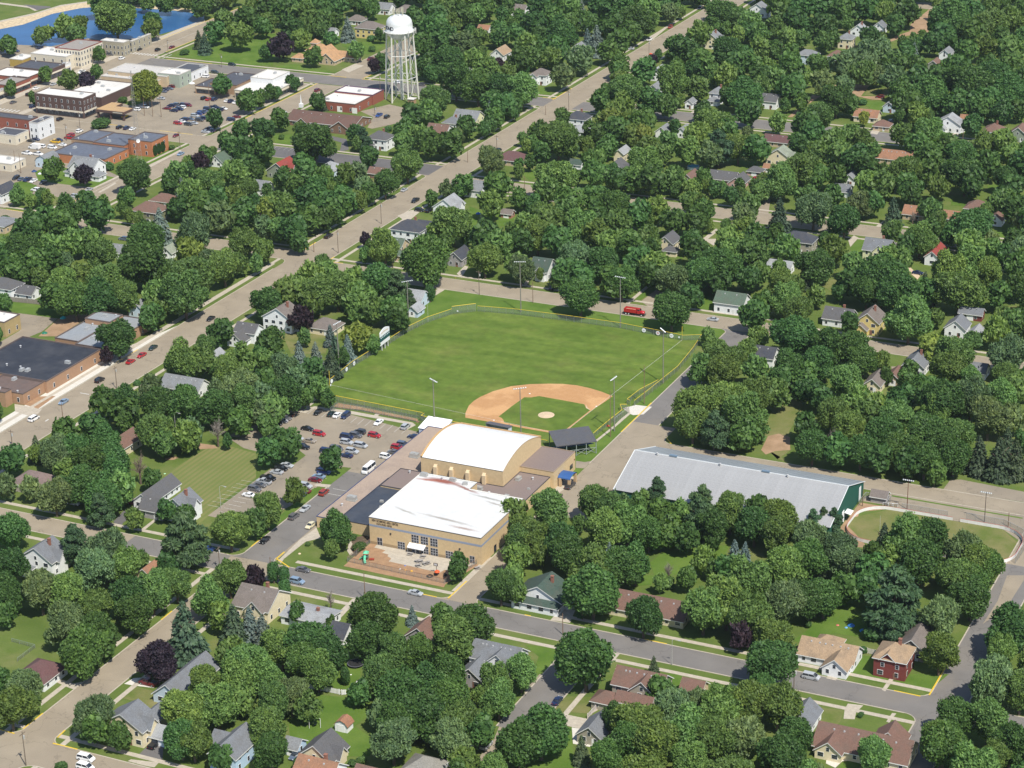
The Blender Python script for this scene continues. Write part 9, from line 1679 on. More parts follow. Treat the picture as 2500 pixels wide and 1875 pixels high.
for kind, col, x, y, rz, lab, grp in [('sed','black',-97.2,-22.8,3.14,'black saloon car in the sports centre car park by the left trees',1),
('sed','grey',-96.6,-25.5,-0.02,'grey saloon car in the sports centre car park by the left trees',1),
('sed','silver',-96.5,-28.2,3.16,'silver saloon car in the sports centre car park by the left trees',1),
('suv','black',-97.3,-30.7,-0.02,'black tall car in the sports centre car park by the left trees',1),
('suv','silver',-96.8,-33.9,-0.02,'silver tall car in the sports centre car park by the left trees',1),
('sed','white',-96.9,-37.1,0.01,'white saloon car in the sports centre car park by the left trees',1),
('sed','black',-88.4,-16.4,4.7,'black saloon car in the sports centre car park on the far kerb row',1),
('sed','darkgreen',-83.1,-15.9,1.57,'dark green saloon car in the sports centre car park on the far kerb row',1),
('sed','white',-80.6,-16.1,1.56,'white saloon car in the sports centre car park on the far kerb row, leftmost',1),
('van','navy',-77.6,-15.4,4.74,'navy blue van in the sports centre car park on the far kerb row',1),
('sed','black',-84.5,-30.8,-0.0,'black saloon car in the sports centre car park in its middle',1),
('suv','red',-78.3,-33.2,0.01,'bright red tall car in the sports centre car park in its middle, leftmost',1),
('sed','tan',-78.5,-39.7,0.02,'tan saloon car in the sports centre car park in its middle',1),
('pick','black',-78.2,-45.3,0.02,'black pickup truck in the sports centre car park in its middle',1),
('sed','silver',-83.1,-39.6,0.02,'silver saloon car in the sports centre car park in its middle, rightmost',1),
('van','navy',-68.0,-31.8,0.02,'navy blue van in the sports centre car park in its middle, rightmost',1),
('van','grey',-66.4,-42.1,0.03,'grey van in the sports centre car park in its middle',1),
('van','navy',-68.4,-45.4,0.0,'navy blue van in the sports centre car park in its middle, leftmost',1),
('sed','silver',-75.2,-60.7,0.02,'silver saloon car in the sports centre car park in its middle, second from left',1),
('suv','black',-75.7,-63.7,-0.0,'black tall car in the sports centre car park in its middle',1),
('sed','silver',-75.5,-66.8,3.16,'silver saloon car in the sports centre car park in its middle, leftmost',1),
('pick','black',-75.8,-72.1,-0.01,'black pickup truck in the sports centre car park near the lower trees',1),
('pick','silver',-75.5,-75.3,3.12,'silver pickup truck in the sports centre car park near the lower trees',1),
('sed','grey',-75.5,-78.0,-0.01,'grey saloon car in the sports centre car park near the lower trees',1),
('suv','grey',-75.4,-81.4,-0.03,'grey tall car in the sports centre car park near the lower trees, leftmost',1),
('sed','white',-74.8,-86.1,3.12,'white saloon car in the sports centre car park near the lower trees',1),
('suv','blue',-60.8,-60.6,0.02,'blue tall car in the sports centre car park on the grass-island row',1),
('sed','paleblue',-60.6,-64.3,3.12,'pale blue saloon car in the sports centre car park on the grass-island row',1),
('sed','maroon',-60.3,-67.4,0.01,'maroon saloon car in the sports centre car park on the grass-island row',1),
('suv','silver',-60.9,-72.7,-0.03,'silver tall car in the sports centre car park near the lower trees',1),
('sed','maroon',-59.3,-76.2,3.12,'maroon saloon car in the sports centre car park near the lower trees',1),
('sed','bluegrey',-59.5,-78.7,3.13,'blue-grey saloon car in the sports centre car park near the lower trees',1),
('suv','redbrown',-52.6,-74.9,1.58,'brick red tall car in the sports centre car park near the lower trees',1),
('sed','silver',-52.2,-88.0,4.69,'silver saloon car in the sports centre car park near the lower trees',1),
('suv','darkgrey',-65.9,-26.4,3.12,'dark grey tall car in the sports centre car park in its middle',1),
('suv','grey',-65.7,-29.5,-0.01,'grey tall car in the sports centre car park in its middle',1),
('suv','silver',-65.7,-36.0,0.02,'silver tall car in the sports centre car park in its middle, leftmost',1),
('van','silver',-59.9,-36.5,-0.01,'silver van in the sports centre car park in its middle',1),
('suv','silver',-60.2,-42.0,0.02,'silver tall car in the sports centre car park in its middle, rightmost',1),
('sed','navy',-60.3,-45.8,3.14,'navy blue saloon car in the sports centre car park in its middle',1),
('suv','red',-59.6,-27.0,-0.0,'bright red tall car in the sports centre car park in its middle, rightmost',1),
('sed','white',-63.8,-16.2,4.69,'white saloon car in the sports centre car park on the far kerb row, rightmost',1),
('suv','silver',-53.1,-16.0,1.59,'silver tall car in the sports centre car park on the far kerb row',1),
('sed','navy',-46.3,-22.7,3.14,'navy blue saloon car in the sports centre car park beside the long wing',1),
('suv','bluegrey',-46.6,-30.2,-0.01,'blue-grey tall car in the sports centre car park beside the long wing',1),
('suv','red',-47.2,-33.2,0.01,'bright red tall car in the sports centre car park beside the long wing',1),
('sed','grey',-46.6,-37.1,3.11,'grey saloon car in the sports centre car park beside the long wing',1),
('suv','white',-47.1,-41.6,-0.01,'white tall car in the sports centre car park beside the long wing',1),
('bus','white',-47.7,-53.0,-1.56,'white minibus with a white roof in the sports centre car park beside the long wing',1),
('suv','grey',-52.6,-94.5,1.55,'grey tall car in the sports centre car park near the lower trees, rightmost',1),
('sed','cream',-44.3,-98.1,4.7,'cream saloon car in the sports centre car park beside the long wing',1),
('sed','black',-52.4,-113.0,4.73,'black saloon car~L31;',0),
('sed','grey',-30.8,-126.1,0.01,'grey saloon car~B56;',0),
('suv','paleblue',-28.5,-133.6,-0.01,'pale blue tall car~B56;',0),
('sed','silver',8.3,-126.3,-0.02,'silver saloon car~F31;',0),
('pick','darkgrey',20.4,-38.6,1.54,'dark grey pickup truck~F5;',0),
('suv','black',20.3,-48.3,1.59,'black tall car~F5;',0),
('van','white',-180.5,-60.6,1.55,'white van~B57;',0),
('sed','paleblue',-179.9,-43.5,4.73,'pale blue saloon car~F17;',0),
('sed','white',-125.2,-113.7,3.14,'white saloon car~L58;',0),
('suv','maroon',-107.0,-105.9,0.03,'maroon tall car~F58;',0),
('sed','blue',-66.0,-125.1,0.02,'blue saloon car~R30;',0),
('sed','black',-176.1,50.5,4.73,'black saloon car~L47;, leftmost',0),
('sed','black',-168.5,40.2,1.6,'black saloon car~L47;, rightmost',0),
('sed','darkgreen',-179.8,14.8,4.73,'dark green saloon car~F44;',0),
('sed','red',-179.4,6.5,4.71,'bright red saloon car~F44;',0),
('sed','red',-179.6,-0.7,1.55,'bright red saloon car~R17;',0),
('suv','black',-179.7,-20.9,1.56,'black tall car~R17;',0),
('suv','black',-337.4,158.6,4.69,'black tall car~!L45;, leftmost',0),
('suv','bluegrey',-266.4,121.5,3.14,'blue-grey tall car~F45;',0),
('sed','silver',-147.3,26.7,-0.01,'silver saloon car~F47;',0),
('pick','black',-183.2,158.3,1.55,'black pickup truck~L46;',0),
('pick','black',-171.2,218.2,4.71,'black pickup truck~B38;',0),
('suv','black',-162.7,206.1,0.02,'black tall car~B38;, leftmost',0),
('suv','black',-158.4,207.0,1.54,'black tall car~B38;, rightmost',0),
('sed','silver',-118.7,131.4,3.15,'silver saloon car~F46;',0),
('sed','silver',9.8,124.5,3.15,'silver saloon car~F39;',0),
('sed','navy',-63.9,134.4,1.54,'navy blue saloon car~B3;',0),
('suv','blue',-33.2,205.1,0.02,'blue tall car~L33;',0),
('suv','red',-36.1,214.1,4.72,'bright red tall car~L33;',0),
('suv','grey',-34.9,183.7,3.13,'grey tall car~!B39;',0),
('sed','navy',69.2,207.0,-0.01,'navy blue saloon car~F40;',0),
('sed','white',68.5,193.0,3.14,'white saloon car~B21;',0),
('suv','maroon',-312.4,373.9,1.56,'maroon tall car~L0;',0),
('suv','white',-304.7,325.0,4.73,'white tall car~L8;',0),
('pick','blue',-256.7,341.2,4.74,'blue pickup truck~R8;',0),
('suv','black',-251.3,340.1,1.58,'black tall car~R8;',0),
('pick','maroon',-318.5,445.2,4.73,'maroon pickup truck~R9;',0),
('suv','grey',-264.7,404.2,3.12,'grey tall car~B0;',0),
('sed','white',-279.5,404.3,3.15,'white saloon car~B0;',0),
('sed','silver',-183.7,230.9,1.55,'silver saloon car~!B38;',0),
('suv','black',-170.3,305.5,1.59,'black tall car~B42;',0),
('pick','white',-186.0,543.3,1.55,'white pickup truck~L49;',0),
('suv','redbrown',-185.7,575.8,4.69,'brick red tall car~B49;',0),
('sed','silver',-188.2,519.2,3.14,'silver saloon car~L49;',0),
('suv','navy',-186.9,629.0,4.74,'navy blue tall car~!B49;',0),
('suv','black',-108.2,416.1,1.57,'black tall car~!L50;',0),
('sed','white',-121.9,388.7,1.59,'white saloon car~R41;',0),
('suv','navy',-136.8,281.8,1.56,'navy blue tall car~F42;',0),
('sed','red',-36.5,308.9,3.14,'bright red saloon car~R35;',0),
('suv','maroon',-24.4,467.4,3.14,'maroon tall car~B36;',0),
('suv','navy',-5.9,424.5,1.6,'navy blue tall car~R36;',0),
('van','white',-28.9,-243.2,0.01,'white van~F28;',0),
('van','white',-26.5,-246.9,-0.03,'white van~R60;',0),
('pick','maroon',-36.0,-203.3,3.13,'maroon pickup truck~L29;',0),
('pick','black',-16.0,-229.7,1.55,'black pickup truck~F28;',0),
('sed','bluegrey',21.4,-220.0,4.71,'blue-grey saloon car~R27;',0),
('pick','silver',61.5,-207.7,0.02,'silver pickup truck~R54;',0),
('suv','silver',65.6,-195.6,1.55,'silver tall car~R23;',0),
('sed','navy',73.5,-167.3,1.59,'navy blue saloon car~L43;',0),
('van','silver',133.0,-127.8,-0.01,'silver van~F15;',0),
('sed','black',138.2,-120.9,1.55,'black saloon car~F15;',0),
('suv','grey',-467.4,401.9,0.03,'grey tall car~!B48;',0),
('suv','white',-455.4,396.1,1.58,'white tall car~!B48;',0),
('sed','black',-458.1,418.0,1.55,'black saloon car~!B48;',0),
('suv','black',-446.9,420.7,1.58,'black tall car~!B48;',0),
('sed','maroon',-442.9,429.3,4.69,'maroon saloon car~!B48;',0),
('pick','white',-458.8,361.4,4.72,'white pickup truck~!L48;',0),
('sed','silver',-458.0,333.4,1.56,'silver saloon car~!B11;',0),
('sed','white',-461.9,322.6,1.56,'white saloon car~B11;',0),
('suv','black',-457.3,310.0,1.55,'black tall car~B11;',0),
('sed','grey',-455.6,293.7,1.55,'grey saloon car~L11;',0),
('sed','navy',-440.3,290.2,1.57,'navy blue saloon car~L11;',0),
('suv','black',-411.0,274.4,1.57,'black tall car~F11;',0),
('suv','navy',-516.2,399.7,3.17,'navy blue tall car~!F10;',0),
('pick','navy',-525.7,388.8,0.02,'navy blue pickup truck~!F10;',0),
('suv','blue',-531.3,387.3,-0.02,'blue tall car~!F10;',0),
('sed','grey',-526.9,381.5,-0.01,'grey saloon car~!F10;',0),
('suv','darkgreen',-386.7,405.8,-0.02,'dark green tall car~B48;',0),
('suv','darkgreen',-386.8,387.6,0.02,'dark green tall car~R48;',0),
('van','white',-387.2,377.8,3.14,'white van in the downtown car park on the far side',2),
('sed','silver',-384.1,329.1,3.11,'silver saloon car in the downtown car park in the middle rows, leftmost',2),
('sed','white',-397.2,356.5,3.17,'white saloon car in the downtown car park on the far side, leftmost',2),
('sed','white',-392.0,355.0,0.01,'white saloon car in the downtown car park on the far side, rightmost',2),
('suv','maroon',-392.7,351.8,3.15,'maroon tall car in the downtown car park on the far side',2),
('sed','bluegrey',-391.4,348.5,-0.01,'blue-grey saloon car in the downtown car park on the far side',2),
('suv','navy',-392.3,345.4,0.02,'navy blue tall car in the downtown car park on the far side',2),
('sed','bluegrey',-391.3,342.0,3.12,'blue-grey saloon car in the downtown car park in the middle rows, leftmost',2),
('pick','white',-382.8,311.2,-0.02,'white pickup truck in the downtown car park in the middle rows',2),
('suv','white',-383.9,305.2,3.15,'white tall car in the downtown car park in the near rows',2),
('suv','navy',-370.5,318.2,3.14,'navy blue tall car in the downtown car park in the middle rows, leftmost',2),
('suv','bluegrey',-369.6,320.7,3.15,'blue-grey tall car in the downtown car park in the middle rows',2),
('sed','maroon',-369.9,313.1,3.15,'maroon saloon car in the downtown car park in the middle rows, leftmost',2),
('suv','white',-363.1,317.2,3.15,'white tall car in the downtown car park in the middle rows',2),
('suv','navy',-363.7,310.5,3.17,'navy blue tall car in the downtown car park in the middle rows, second from left',2),
('suv','navy',-362.4,313.9,-0.0,'navy blue tall car in the downtown car park in the middle rows, third from left',2),
('suv','maroon',-362.4,322.2,0.01,'maroon tall car in the downtown car park in the middle rows',2),
('suv','navy',-364.8,321.9,0.02,'navy blue tall car in the downtown car park in the middle rows, fourth from left',2),
('suv','black',-362.2,337.6,1.57,'black tall car in the downtown car park in the middle rows',2),
('sed','red',-358.8,337.0,1.59,'bright red saloon car in the downtown car park in the middle rows',2),
('suv','navy',-355.5,337.6,1.57,'navy blue tall car in the downtown car park in the middle rows, seventh from left',2),
('sed','white',-347.7,337.8,1.57,'white saloon car in the downtown car park in the middle rows, second from left',2),
('suv','navy',-344.9,337.4,1.57,'navy blue tall car in the downtown car park in the middle rows, rightmost',2),
('sed','white',-341.5,336.5,1.57,'white saloon car in the downtown car park in the middle rows, rightmost',2),
('pick','navy',-346.9,323.9,-0.01,'navy blue pickup truck in the downtown car park in the middle rows',2),
('suv','navy',-341.6,320.6,3.16,'navy blue tall car in the downtown car park in the middle rows, eighth from left',2),
('sed','white',-340.9,323.2,0.01,'white saloon car in the downtown car park in the middle rows, leftmost',2),
('suv','navy',-348.7,319.9,0.02,'navy blue tall car in the downtown car park in the middle rows, sixth from left',2),
('sed','silver',-345.6,319.9,3.15,'silver saloon car in the downtown car park in the middle rows, rightmost',2),
('sed','bluegrey',-348.0,315.3,3.12,'blue-grey saloon car in the downtown car park in the middle rows, rightmost',2),
('suv','navy',-347.7,312.4,0.0,'navy blue tall car in the downtown car park in the middle rows, fifth from left',2),
('suv','blue',-348.0,309.6,3.11,'blue tall car in the downtown car park in the near rows',2),
('suv','silver',-347.5,305.8,0.0,'silver tall car in the downtown car park in the near rows',2),
('suv','maroon',-340.4,306.4,3.13,'maroon tall car in the downtown car park in the near rows',2),
('suv','navy',-341.4,303.3,3.13,'navy blue tall car in the downtown car park in the near rows, second from left',2),
('suv','navy',-349.1,297.7,3.17,'navy blue tall car in the downtown car park in the near rows, leftmost',2),
('sed','bluegrey',-346.4,299.6,0.01,'blue-grey saloon car in the downtown car park in the near rows',2),
('sed','white',-347.7,293.7,-0.0,'white saloon car in the downtown car park in the near rows',2),
('suv','red',-348.0,290.2,-0.02,'bright red tall car in the downtown car park in the near rows',2),
('suv','darkgrey',-341.6,290.4,0.0,'dark grey tall car in the downtown car park in the near rows, leftmost',2),
('suv','darkgrey',-340.7,299.5,-0.02,'dark grey tall car in the downtown car park in the near rows, rightmost',2),
('sed','silver',-340.2,293.5,-0.02,'silver saloon car in the downtown car park in the near rows, leftmost',2),
('sed','silver',-325.6,281.8,0.03,'silver saloon car in the downtown car park in the near rows, rightmost',2),
('suv','navy',-326.7,287.1,3.13,'navy blue tall car in the downtown car park in the near rows, third from left',2),
('suv','navy',-323.8,284.1,3.13,'navy blue tall car in the downtown car park in the near rows, fourth from left',2),
('suv','navy',-325.4,305.9,3.17,'navy blue tall car in the downtown car park in the near rows, fifth from left',2),
('sed','maroon',-325.6,312.1,-0.01,'maroon saloon car in the downtown car park in the middle rows, rightmost',2),
('sed','maroon',-336.2,270.5,4.72,'maroon saloon car~B12;',0),
('sed','paleblue',-315.7,243.2,4.68,'pale blue saloon car~R12;',0),
('sed','white',-364.3,272.8,1.56,'white saloon car~B12;',0),
('sed','black',-400.7,235.4,0.03,'black saloon car~!F11;',0),
('sed','navy',-400.2,238.5,-0.0,'navy blue saloon car~!F11;',0),
('pick','yellow',-388.1,238.5,3.13,'yellow pickup truck~L12;',0),
('sed','navy',-388.3,241.9,0.02,'navy blue saloon car~L12;',0),
('sed','white',-381.2,235.1,3.16,'white saloon car~L12;',0),
('truck','white',-391.4,225.6,3.14,'white box truck~!L12;',0),
('van','white',-389.7,228.8,3.16,'white van~!L12;',0),
('van','white',-383.2,229.3,-0.02,'white van~L12;',0),
('pick','white',-388.9,216.1,-0.02,'white pickup truck~!L12;, leftmost',0),
('pick','white',-382.8,216.9,-0.03,'white pickup truck~!L12;, rightmost',0),
('suv','red',-387.9,251.5,3.16,'bright red tall car~F11;',0),
('pick','red',-385.4,247.0,3.17,'bright red pickup truck~L12;',0),
('suv','white',-387.8,259.2,1.58,'white tall car~F11;',0),
('suv','black',-368.2,179.4,4.72,'black tall car~!L12;',0),
('sed','bluegrey',-364.8,179.2,1.57,'blue-grey saloon car~!L12;',0),
('pick','navy',-361.3,179.3,4.7,'navy blue pickup truck~!L12;',0),
('sed','white',-357.4,178.8,4.73,'white saloon car~!L12;',0),
('sed','darkgrey',-351.5,178.4,4.69,'dark grey saloon car~!F12;',0),
('suv','white',-347.6,167.1,3.15,'white tall car~!L45;',0),
('pick','navy',-343.8,167.1,-0.01,'navy blue pickup truck~!L45;',0),
('suv','black',-337.3,158.7,0.02,'black tall car~!L45;, rightmost',0),
('sed','silver',-323.9,177.1,1.55,'silver saloon car~L45;',0),
('van','silver',-324.3,165.5,3.17,'silver van~L45;',0),
('sed','yellow',-382.2,292.0,1.56,'yellow saloon car in the downtown car park in the near rows',2),
('suv','black',-372.2,272.6,1.55,'black tall car~F13;',0),
('suv','navy',-368.0,273.0,1.57,'navy blue tall car~F13;',0),
('suv','navy',-325.5,306.1,0.0,'navy blue tall car in the downtown car park in the near rows, rightmost',2)]:
    lab = LB(lab); grp = ['cars about the town streets', 'cars in the sports centre car park', 'cars in the downtown car park'][grp]
    cat = {'sed': 'car', 'suv': 'car', 'van': 'van', 'pick': 'pickup', 'bus': 'bus', 'truck': 'truck'}[kind]
    t = empty({'sed': 'parked_car', 'suv': 'sport_utility_car', 'van': 'van', 'pick': 'pickup_truck', 'bus': 'minibus', 'truck': 'box_truck'}[kind], (x, y, .05), rz, lab, cat, grp)
    body, gl, rf, ex, wm, (wa, wb, wy, wr) = CM[kind]; c = CARC[col]
    inst('body', body, t, c); inst('glasshouse', gl, t); inst('car_roof', rf, t, c)
    for nm, me, cc in ex: inst(nm, me, t, cc)
    for xx in (wa, wb):
        for s in (-1, 1): inst('wheel', wm, t, (.45, .46, .47), (xx, s*wy, wr))
# red dump truck
t = empty('dump_truck', (-21.1, 119.0, .04), 0, 'red tandem-axle dump truck with open box parked along the outfield road', 'truck'); RD = (.42, .012, .02)
b = MB(); b.box(-4.2, -.55, .7, 4.0, .55, 1.0); b.build('chassis', M['metal'], t, (.02, .02, .02))
b = MB(); b.box(-4.3, -1.2, 1.1, .9, 1.2, 1.2); b.box(-4.3, -1.25, 1.2, .9, -1.15, 2.7); b.box(-4.3, 1.15, 1.2, .9, 1.25, 2.7); b.box(-4.35, -1.15, 1.2, -4.25, 1.15, 2.6); b.box(.8, -1.15, 1.2, .9, 1.15, 2.9); b.build('dump_box', M['car'], t, RD)
for i in range(7): b = MB(); b.box(-4.1+i*.78, -1.31, 1.2, -4.0+i*.78, -1.252, 2.7); b.build('box_rib', M['car'], t, RD)
b = MB(); b.box(-4.2, -1.14, 1.7, .79, 1.14, 1.9); b.build('load', M['pale_dirt'], t)
b = MB(); b.box(1.15, -1.05, 1.0, 2.5, 1.05, 2.15); b.v += [(1.2, -1.0, 2.151), (1.2, 1.0, 2.151), (2.5, 1.0, 2.151), (2.5, -1.0, 2.151), (1.25, -.9, 2.85), (1.25, .9, 2.85), (2.15, .9, 2.85), (2.15, -.9, 2.85)]; k = len(b.v)-8
for f in ((0, 3, 2, 1), (4, 5, 6, 7), (0, 1, 5, 4), (1, 2, 6, 5), (2, 3, 7, 6), (3, 0, 4, 7)): b.f.append(tuple(k+i for i in f)); b.m.append(0)
b.build('cab', M['car'], t, RD); b = MB(); b.poly([(2.5, -.92, 2.17), (2.5, .92, 2.17), (2.19, .84, 2.8), (2.19, -.84, 2.8)]); b.poly([(1.35, -1.0, 2.2), (2.4, -1.0, 2.2), (2.08, -.935, 2.75), (1.35, -.935, 2.75)]); b.build('windscreen', M['glass'], t)
b = MB(); b.lathe([(0, -1.0), (.7, -1.0), (.95, -.6), (1.0, 0), (.9, .6), (.6, .85), (0, .9)], 16); o = b.build('bonnet', M['car'], t, RD, smooth=True, loc=(3.35, 0, 1.45)); o.rotation_euler = (0, R(90), 0); o.scale = (.75, 1, .95)
b = MB(); b.box(4.15, -1.15, .5, 4.4, 1.15, .85); b.build('bumper', M['metal'], t, (.1, .1, .1))
TW = MB().bar((0, -.2, 0), (0, .2, 0), .52, 14).bar((0, -.22, 0), (0, .22, 0), .28, 8, m=1).mesh('wheel', [M['tyre'], M['trim']])
for xx in (-3.4, -2.2, 3.2):
    for s in (-1, 1): inst('wheel', TW, t, (.6, .6, .58), (xx, s*1.05, .52))
# camper trailer
t = empty('camper_trailer', (60.5, -199.2, 0), R(70), 'white travel trailer parked on the lawn under big trees', 'trailer')
b = MB(); b.prism([(-3.6, -1.2), (3.4, -1.2), (3.6, 0), (3.4, 1.2), (-3.6, 1.2)], .6, 2.9); b.build('body', M['trim'], t, (.78, .78, .77)); b = MB(); b.box(-3.2, -1.0, 2.9, 3.2, 1.0, 3.0); b.box(-.4, -.4, 3.003, .5, .3, 3.25); b.build('roof_unit', M['trim'], t, (.8, .8, .79))
for x in (-2.2, .2, 2.3): b = MB(); b.box(x, -1.23, 1.6, x+.9, -1.2, 2.2); b.build('window', M['glass'], t)
for s in (-1, 1): inst('wheel', TW, t, (.5, .5, .5), (-.3, s*1.0, .4), 0, (.75, .75, .75))
# ---------------------------------------------------------------- playground
t = empty('play_structure', (-16.9, -112.7, 0), .4, 'green tube slide play tower on the bark of the fenced playground', 'play structure'); GR = (.12, .50, .30)
for x, y in ((0, 0), (1.4, 0), (0, 1.4), (1.4, 1.4)): b = MB(); b.bar((x, y, 0), (x, y, 3.0), .07, 6); b.build('post', M['plastic'], t, (.20, .12, .08))
b = MB(); b.box(-.1, -.1, 1.3, 1.5, 1.5, 1.42); b.build('deck', M['plastic'], t, (.08, .2, .16)); b = MB(); b.poly([(-.2, -.2, 2.6), (1.6, -.2, 2.6), (.7, .7, 3.3)]).poly([(1.6, -.2, 2.6), (1.6, 1.6, 2.6), (.7, .7, 3.3)]).poly([(1.6, 1.6, 2.6), (-.2, 1.6, 2.6), (.7, .7, 3.3)]).poly([(-.2, 1.6, 2.6), (-.2, -.2, 2.6), (.7, .7, 3.3)]); b.build('canopy', M['plastic'], t, GR)
b = MB(); b.bar((.4, -.1, 1.8), (.4, -1.3, 1.2), .42, 9); b.bar((.4, -1.3, 1.2), (.7, -2.4, .35), .42, 9); b.build('tube_slide', M['plastic'], t, GR); b = MB(); b.box(1.6, .2, .2, 3.2, 1.1, .5); b.build('climber', M['plastic'], t, (.30, .05, .03)); b = MB(); b.poly([(-.1, 1.5, 1.4), (-.1, 1.5, .2), (-1.5, 1.3, .1)]).poly([(-.1, .3, 1.4), (-.1, 1.5, 1.4), (-1.6, 1.3, .1), (-1.6, .4, .1)]); b.build('side_slide', M['plastic'], t, GR)
t = empty('shade_canopy', (-3.9, -101.2, 0), 0, 'white fabric canopy over picnic tables in front of the tan wall', 'canopy')
b = MB(); b.poly([(-2.9, -1.6, 2.3), (2.9, -1.6, 2.3), (2.9, 0, 3.1), (-2.9, 0, 3.1)]).poly([(2.9, 1.6, 2.3), (-2.9, 1.6, 2.3), (-2.9, 0, 3.1), (2.9, 0, 3.1)]).poly([(-2.9, -1.62, 2.0), (2.9, -1.62, 2.0), (2.9, -1.6, 2.3), (-2.9, -1.6, 2.3)]); b.build('fabric', M['trim'], t, (.82, .82, .82))
for x in (-2.8, 0, 2.8):
    for y in (-1.55, 1.55): b = MB(); b.bar((x, y, 0), (x, y, 2.3), .04, 5); b.build('post', M['metal'], t, (.7, .7, .7))
PT = [MB().box(-.9, -.38, .72, .9, .38, .77).mesh('table_top', M['wood']), MB().box(-.9, -.85, .42, .9, -.58, .47).mesh('bench', M['wood']), MB().bar((-.6, -.7, 0), (-.6, .25, .72), .04, 4).bar((-.6, .7, 0), (-.6, -.25, .72), .04, 4).bar((.6, -.7, 0), (.6, .25, .72), .04, 4).bar((.6, .7, 0), (.6, -.25, .72), .04, 4).mesh('leg_frame', M['wood'])]
for x, y, rz, lab in [(-5.4, -103.5, 0.1, 'picnic table at the left under the white canopy'), (-0.9, -103.5, 0.1, 'picnic table at the right under the white canopy'), (-1.0, -106.9, 0.95, 'left-hand picnic table of the open group'), (0.0, -106.7, 0.95, 'second picnic table of the open group'), (0.6, -109.5, 0.95, 'front-left picnic table of the open group'), (2.0, -107.5, 0.95, 'long picnic table at the right of the open group'), (2.4, -106.8, 0.95, 'outermost picnic table of the open group'), (18.2, -104.0, 0.9, 'picnic table by the path beyond the playground')]:
    t = empty('picnic_table', (x, y, .06), rz, lab, 'picnic table', 'picnic tables on the playground concrete'); c = (.32, .30, .28); inst('table_top', PT[0], t, c); inst('bench', PT[1], t, c); o = inst('bench', PT[1], t, c); o.rotation_euler = (0, 0, math.pi); inst('leg_frame', PT[2], t, c)
t = empty('basketball_hoop', (7.7, -111.1, 0), 0, 'freestanding basketball hoop with dark backboard on the playground', 'basketball hoop'); b = MB(); b.bar((0, 0, 0), (0, 0, 3.3), .08, 6); b.build('pole', M['metal'], t, (.1, .1, .1)); b = MB(); b.box(-.75, -.5, 2.6, .75, -.44, 3.6); b.build('backboard', M['trim'], t, (.10, .07, .06)); b = MB(); b.box(-.5, -.53, 2.8, .5, -.503, 3.4); b.build('backboard_panel', M['trim'], t, (.55, .55, .55))
b = MB(); b.lathe([(0, 1.5), (.5, 1.42), (.85, 1.15), (.9, 1.0), (0, .98)], 14); b.bar((0, 0, 0), (0, 0, 1.1), .06, 6); tag(b.build('umbrella', M['plastic'], None, (.62, .10, .03), loc=(8.4, -112.1, 0)), 'small orange parasol on the playground bark', 'umbrella')
for x, y, r_, lab in [(6.9, -114.1, 1.1, 'large play tyre in front of the orange parasol'), (8.2, -112.6, 0.7, 'small play tyre beside the parasol'), (10.9, -111.6, 0.7, 'play tyre at the right corner of the bark')]: b = MB(); b.lathe([(r_*.55, .05), (r_*.8, 0), (r_, .15), (r_*.8, .35), (r_*.55, .28), (r_*.55, .05)], 16); tag(b.build('tractor_tyre', M['tyre'], None, loc=(x, y, .06)), lab, 'tyre', 'half-buried play tyres')
# swimming pool, pool cover, trampoline, swing, small things in gardens
t = empty('round_pool', (-70.8, 313.5, 0), 0, 'round above-ground swimming pool with bright blue water', 'pool'); b = MB(); b.lathe([(3.0, 0), (3.0, 1.2), (2.75, 1.2), (2.75, .9)], 28); b.build('pool_wall', M['trim'], t, (.62, .66, .70)); b = MB(); b.lathe([(2.75, 1.0), (0, 1.0)], 28); b.build('pool_water', M['plastic'], t, (.06, .42, .62))
b = MB(); b.box(-6.5, -3.5, 0, 6.5, 3.5, .3); tag(b.build('pool_cover', M['trim'], None, (.55, .62, .72), loc=(-377.5, 492.9, 0)), 'pale blue and white covered pool behind the orange-roofed church', 'pool')
t = empty('trampoline', (12.5, -171.0, 0), 0, 'round black trampoline on the lawn behind the white picket fence', 'trampoline'); b = MB(); b.lathe([(2.2, .8), (0, .78)], 24); b.build('mat', M['tyre'], t); b = MB(); b.lathe([(2.2, .75), (2.45, .8), (2.2, .86)], 24)
for k in range(6): a = R(60*k); b.bar((2.3*math.cos(a), 2.3*math.sin(a), 0), (2.3*math.cos(a), 2.3*math.sin(a), .8), .04, 4)
b.build('frame', M['metal'], t, (.12, .12, .14))
t = empty('swing_frame', (18.4, -204.4, 0), .5, 'white tubular swing frame on the bright green back lawn', 'swing set'); b = MB()
for x in (-1.5, 1.5): b.bar((x, -1.0, 0), (x, 0, 2.3), .06, 5); b.bar((x, 1.0, 0), (x, 0, 2.3), .06, 5)
b.bar((-1.5, 0, 2.3), (1.5, 0, 2.3), .06, 5); b.build('frame', M['metal'], t, (.72, .72, .72)); b = MB(); b.bar((-.3, 0, 2.3), (-.3, 0, .6), .02, 3); b.bar((.3, 0, 2.3), (.3, 0, .6), .02, 3); b.box(-.3, -.12, .56, .3, .12, .6); b.build('swing_seat', M['plastic'], t, (.2, .2, .2))
